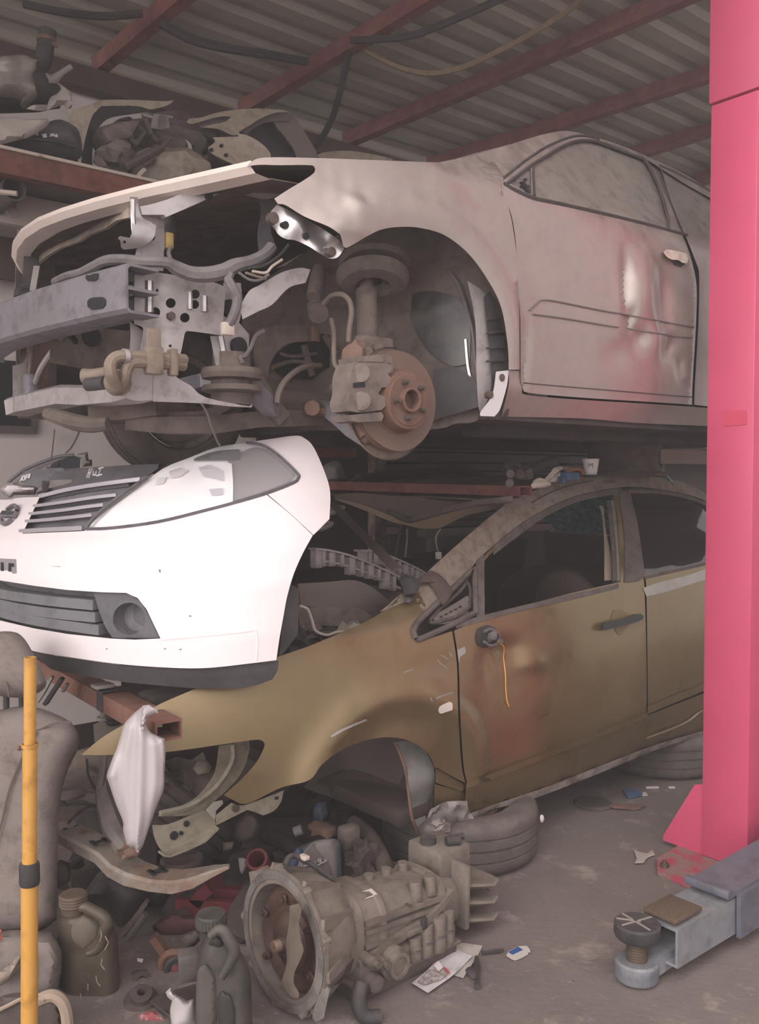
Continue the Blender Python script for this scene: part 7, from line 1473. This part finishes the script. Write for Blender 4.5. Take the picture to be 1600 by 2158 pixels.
# gold bay underside seen through the opening
# ================= small things on the floor
def FZ(pts, z=.004): return [PZ(x, y, z) for x, y in pts]
def flat(pts, m, z=.003, th=.002, wob=0, seed=0):
    return panel(pts, lambda x, y: PZ(x, y, z+th+wob*(.5+.5*noise.noise(V((x*.05, y*.05, seed))))), th, step=7, smooth=False, back=-ZU)
def N8(*p): return zz(860, 1940, 5.714, p)
ps_ = one('paper_sheet', flat(N8((545, 250), (900, 303), (835, 430), (665, 690), (540, 650), (380, 420), (430, 370)), mat('cream_paper', 'a89f98', .9), .002, .001, .006, 2), MATS['cream_paper'], 'cream sheet of paper lying under the printed sheet, beside the gearbox', 'paper')
p2 = thing('printed_sheet', 'white printed sheet of paper on the floor touching the gearbox pan', 'paper')
obj('sheet', flat(N8((540, 265), (640, 375), (775, 425), (620, 590), (500, 690), (240, 868), (50, 750), (220, 610), (420, 400)), None, .008, .001, .008, 5), mat('white_sheet', 'b9b2b4', .85, col2='8f888c', ns=30, amt=.5, lo=.55, hi=.62), p2)
obj('printed_pattern', flat(N8((250, 590), (420, 600), (480, 650), (380, 720), (200, 770), (110, 730)), None, .0175, .0006), mat('dark_print', '7a6d66', .85, col2='b0a8a6', ns=60, amt=.9), p2)
obj('red_mark', flat(N8((420, 550), (460, 570), (505, 620), (500, 637), (455, 620)), None, .019, .0006), mat('red_print', 'a04a45', .8), p2)
one('paper_tag', flat(N8((310, 540), (370, 480), (420, 560), (370, 610)), None, .022, .001), MATS['white_paper'], 'small folded white tag lying on the printed sheet', 'paper')
cg = thing('card_box', 'flattened white and blue card packet on the floor, right of the paper sheets', 'packet')
obj('packet_card', flat(N8((1185, 420), (1210, 370), (1330, 308), (1430, 302), (1475, 355), (1470, 380), (1440, 375), (1450, 400), (1360, 450), (1290, 475), (1250, 460)), None, .004, .002), mat('white_card', 'b7b0a9', .8), cg)
obj('blue_panel', flat(N8((1208, 378), (1325, 312), (1385, 350), (1260, 410)), None, .0065, .0006), mat('blue_print', '2c4f86', .7), cg)
one('twig', tube(FZ(N8((890, 385), (1000, 375), (1150, 355)), .01), .006, 6), M_heap, 'thin dark stick pointing from the paper sheets to the white packet', 'stick')
one('bent_wire', tube(FZ(N8((825, 440), (830, 560), (840, 680), (835, 800)), .01), [.006, .012, .006, .01], 6), M_heap, 'dark bent wire with a bulb end on the floor below the paper corner', 'wire')
one('rubber_scrap', lump(PZ(860+785/5.714, 1940+620/5.714, .008), (.02, .035, .008), .3, 2, 4, 2), M_liner, 'flat dark rubber scrap beside the paper corner', 'scrap')
one('blue_packet', join(flat(L5((680, 520), (760, 515), (815, 548), (715, 572)), None, .004, .012), ), mat('faded_blue_card', '3d5a78', .7, dust='6a6a70', dustamt=.3), 'small faded blue packet on the floor before the rear tyre', 'packet')
one('white_crumb', flat(L5((805, 545), (835, 540), (850, 560), (815, 565)), None, .004, .004), MATS['white_scrap'], 'white scrap touching the faded blue packet', 'scrap')
one('torn_paper', puff(L5((755, 925), (800, 945), (845, 955), (880, 930), (900, 965), (850, 985), (820, 1020), (760, 1022), (775, 990)), lambda x, y: PZ(x, y, .008), .008, 6, None, 3, wob=.004), mat('grey_white_paper', '9b928b', .9), 'torn pale paper scrap on bare concrete left of the red lift base', 'paper')
one('cap_disc', lathe([(0, .012), (.03, .01), (.075, .014), (.085, .006), (.085, 0), (0, 0)], PZ(1100+480/3.2, 1500+625/3.2, 0.001), ZU, 28), M_heap2, 'dusty round disc on the floor under the gold sill', 'disc')
one('cloth_strip', lump(PZ(1100+700/3.2, 1500+640/3.2, .008), (.09, .03, .008), .3, 2.5, 2, 2), mat('pinkish_rag', '6f4f48', .9, col2='544a45', ns=12), 'flat pinkish rag on the floor below the faded blue packet', 'rag')
one('wood_chip', boxm(PZ(1100+880/3.2, 1500+510/3.2, .006), (.06, .012, .008), ((1, .1, 0), (-.1, 1, 0), ZU)), MATS['white_scrap'], 'short pale chip at the foot of the rear tyre, left of two', 'chip')
one('wood_chip', boxm(PZ(1100+1010/3.2, 1500+510/3.2, .006), (.03, .012, .008), ((1, .1, 0), (-.1, 1, 0), ZU)), MATS['white_scrap'], 'tiny pale chip at the foot of the rear tyre, right of two', 'chip')
one('cigarette', cyl(PZ(1100+1145/3.2, 1500+1215/3.2, .006), PZ(1100+1235/3.2, 1500+1245/3.2, .006), .005, 8), MATS['white_paper'], 'white cigarette butt in front of the red base plate', 'cigarette')
one('clear_cup', lump(P(1142, 1725, 3.4), (.01, .01, .015), .2, 2, 2, 2), MATS['white_scrap'], 'small clear plastic bit stuck on the edge of the front tyre', 'scrap')
one('bent_bracket', tube(FZ(L4((1255, 700), (1275, 660), (1290, 650), (1285, 690)), .03), .008, 6), M_heap, 'small dark bent clip on the floor behind the gearbox tail', 'clip')
# bottom left clutter
tr_ = thing('trim_panel', 'dark interior trim panel with beige rim in the bottom left corner', 'trim panel')
obj('panel_face', puff(L3((-40, 1240), (60, 1210), (200, 1200), (300, 1220), (340, 1290), (350, 1420), (330, 1480), (-40, 1480)), pY(2.32), .03, 20, None, 9), mat('dark_trim', '463c38', .7, dust='6d6058', dustamt=.4), tr_)
obj('panel_rim', tube([P(x, y, 2.3) for x, y in L3((215, 1245), (290, 1220), (340, 1245), (368, 1300), (380, 1400), (378, 1500))], .016, 8), MATS['tan_trim'], tr_, label='beige rim')
obj('rim_line', onY(L3((-40, 1320), (60, 1270), (130, 1240), (250, 1245)), 2.285, .005), MATS['tan_trim'], tr_)
one('beige_moulding', puff(L3((-40, 1090), (40, 1060), (90, 1010), (125, 985), (120, 1040), (60, 1130), (0, 1170), (-40, 1180)), pY(2.38), .03, 14, None, 8), mat('beige_moulding', '8d8073', .7, dust='94887c', dustamt=.4), 'beige curved moulding below the seat, left of the yellow pole', 'moulding')
one('red_plastic', puff(L3((-20, 860), (5, 850), (12, 905), (-10, 925)), pY(2.35), .01, 8, None, 5), mat('orange_red_plastic', 'c0655a', .6), 'orange-red plastic corner at the left edge below the seat', 'plastic piece')
one('crumpled_paper', puff(M5((950, 1490), (985, 1455), (1010, 1475), (1020, 1500), (1080, 1530), (1120, 1560), (1165, 1545), (1190, 1590), (1205, 1760), (1000, 1790), (985, 1640), (1000, 1560), (965, 1530)), pY(2.33), .035, 14, None, 5, wob=.05, seed=8), mat('crumpled_white', 'b1a9a6', .85), 'crumpled white paper on the floor left of the black oil can', 'paper')
one('red_wrapper', puff(M5((720, 1680), (770, 1655), (850, 1640), (930, 1680), (985, 1720), (960, 1790), (760, 1790)), pY(2.38), .015, 10, None, 6, wob=.02), mat('red_wrapper', '8a4446', .5, col2='9b8d88', ns=25, amt=.9, lo=.48, hi=.55), 'crumpled red and clear wrapper at the bottom edge left of the white paper', 'wrapper')
one('relay_box', boxm(P(100+1135/3.81, 1700+1270/3.81, 2.42), (.055, .05, .075), ((.95, .3, 0), (-.3, .95, .1), (0, -.1, 1)), .004), mat('grey_relay_box', '57524f', .7, dust='746b65', dustamt=.5), 'grey ribbed box between the castor wheel and the black oil can', 'box')
one('small_pulley', lathe([(.012, 0), (.045, 0), (.048, .012), (.04, .02), (.03, .024), (.03, .04), (.012, .044), (.012, 0)], P(100+755/3.81, 1700+1580/3.81, 2.45), ZU+V((.1, -.35, 0)), 28), M_heap2, 'brown ring-shaped pulley on the floor beside the jerrycan, nearer of two', 'pulley')
one('small_pulley', lathe([(.012, 0), (.045, 0), (.048, .012), (.03, .02), (.03, .035), (.012, .04), (.012, 0)], P(100+750/3.81, 1700+1450/3.81, 2.58), ZU+V((.3, -.6, 0)), 28), M_heap2, 'dusty ring-shaped pulley tipped behind the nearer one beside the jerrycan', 'pulley')
one('flat_disc', lathe([(0, .01), (.08, .01), (.09, .0), (0, 0)], P(100+690/3.81, 1700+1330/3.81, 2.68), ZU+V((0, -.25, 0)), 28), M_heap2, 'flat dusty disc on the floor right of the jerrycan', 'disc')
one('paper_bit', flat(M5((720, 1215), (770, 1222), (762, 1245), (722, 1232)), None, .03, .003), MATS['white_paper'], 'tiny white paper bit on the dark floor between jerrycan and castor', 'paper')
one('oil_filter', puff(M5((990, 1060), (1100, 1020), (1230, 970), (1240, 1060), (1180, 1120), (1120, 1160), (1060, 1090)), pY(2.5), .035, 12, None, 7), M_heap2, 'dusty cylinder part behind the black oil can cap', 'car part')
one('dark_rod', tube([P(x, y, 2.55) for x, y in M5((640, 1060), (720, 960), (790, 860))], .012, 8), M_heap, 'jagged dark rod leaning between the jerrycan and the jack', 'rod')
one('floor_panel', flat(M5((800, 1540), (1190, 1420), (1200, 1560), (990, 1680)), None, .012, .006), M_heap2, 'flat dusty plate on the floor behind the crumpled white paper', 'plate')
one('tan_cap', lump(P(125, 1842, 2.75), (.035, .03, .045), .2, 2, 6, 2), M_can, 'tan plastic knob standing behind the jerrycan cap beside the seat', 'car part')
# ================= dust haze hanging in the shop air
hz = boxm((0, 5, 2.2), (22, 20, 4.9))
hm = bpy.data.materials.new('dusty_air'); hm.use_nodes = True; nt = hm.node_tree; nt.nodes.clear()
ho = nt.nodes.new('ShaderNodeOutputMaterial'); hv = nt.nodes.new('ShaderNodeVolumeScatter')
hv.inputs['Color'].default_value = (1, .93, .93, 1); hv.inputs['Density'].default_value = .018; hv.inputs['Anisotropy'].default_value = .2
nt.links.new(hv.outputs[0], ho.inputs['Volume'])
obj('haze', hz, hm, None, 'thin dusty haze filling the air of the whole workshop', 'haze', kind='stuff', smooth=False)
settle()
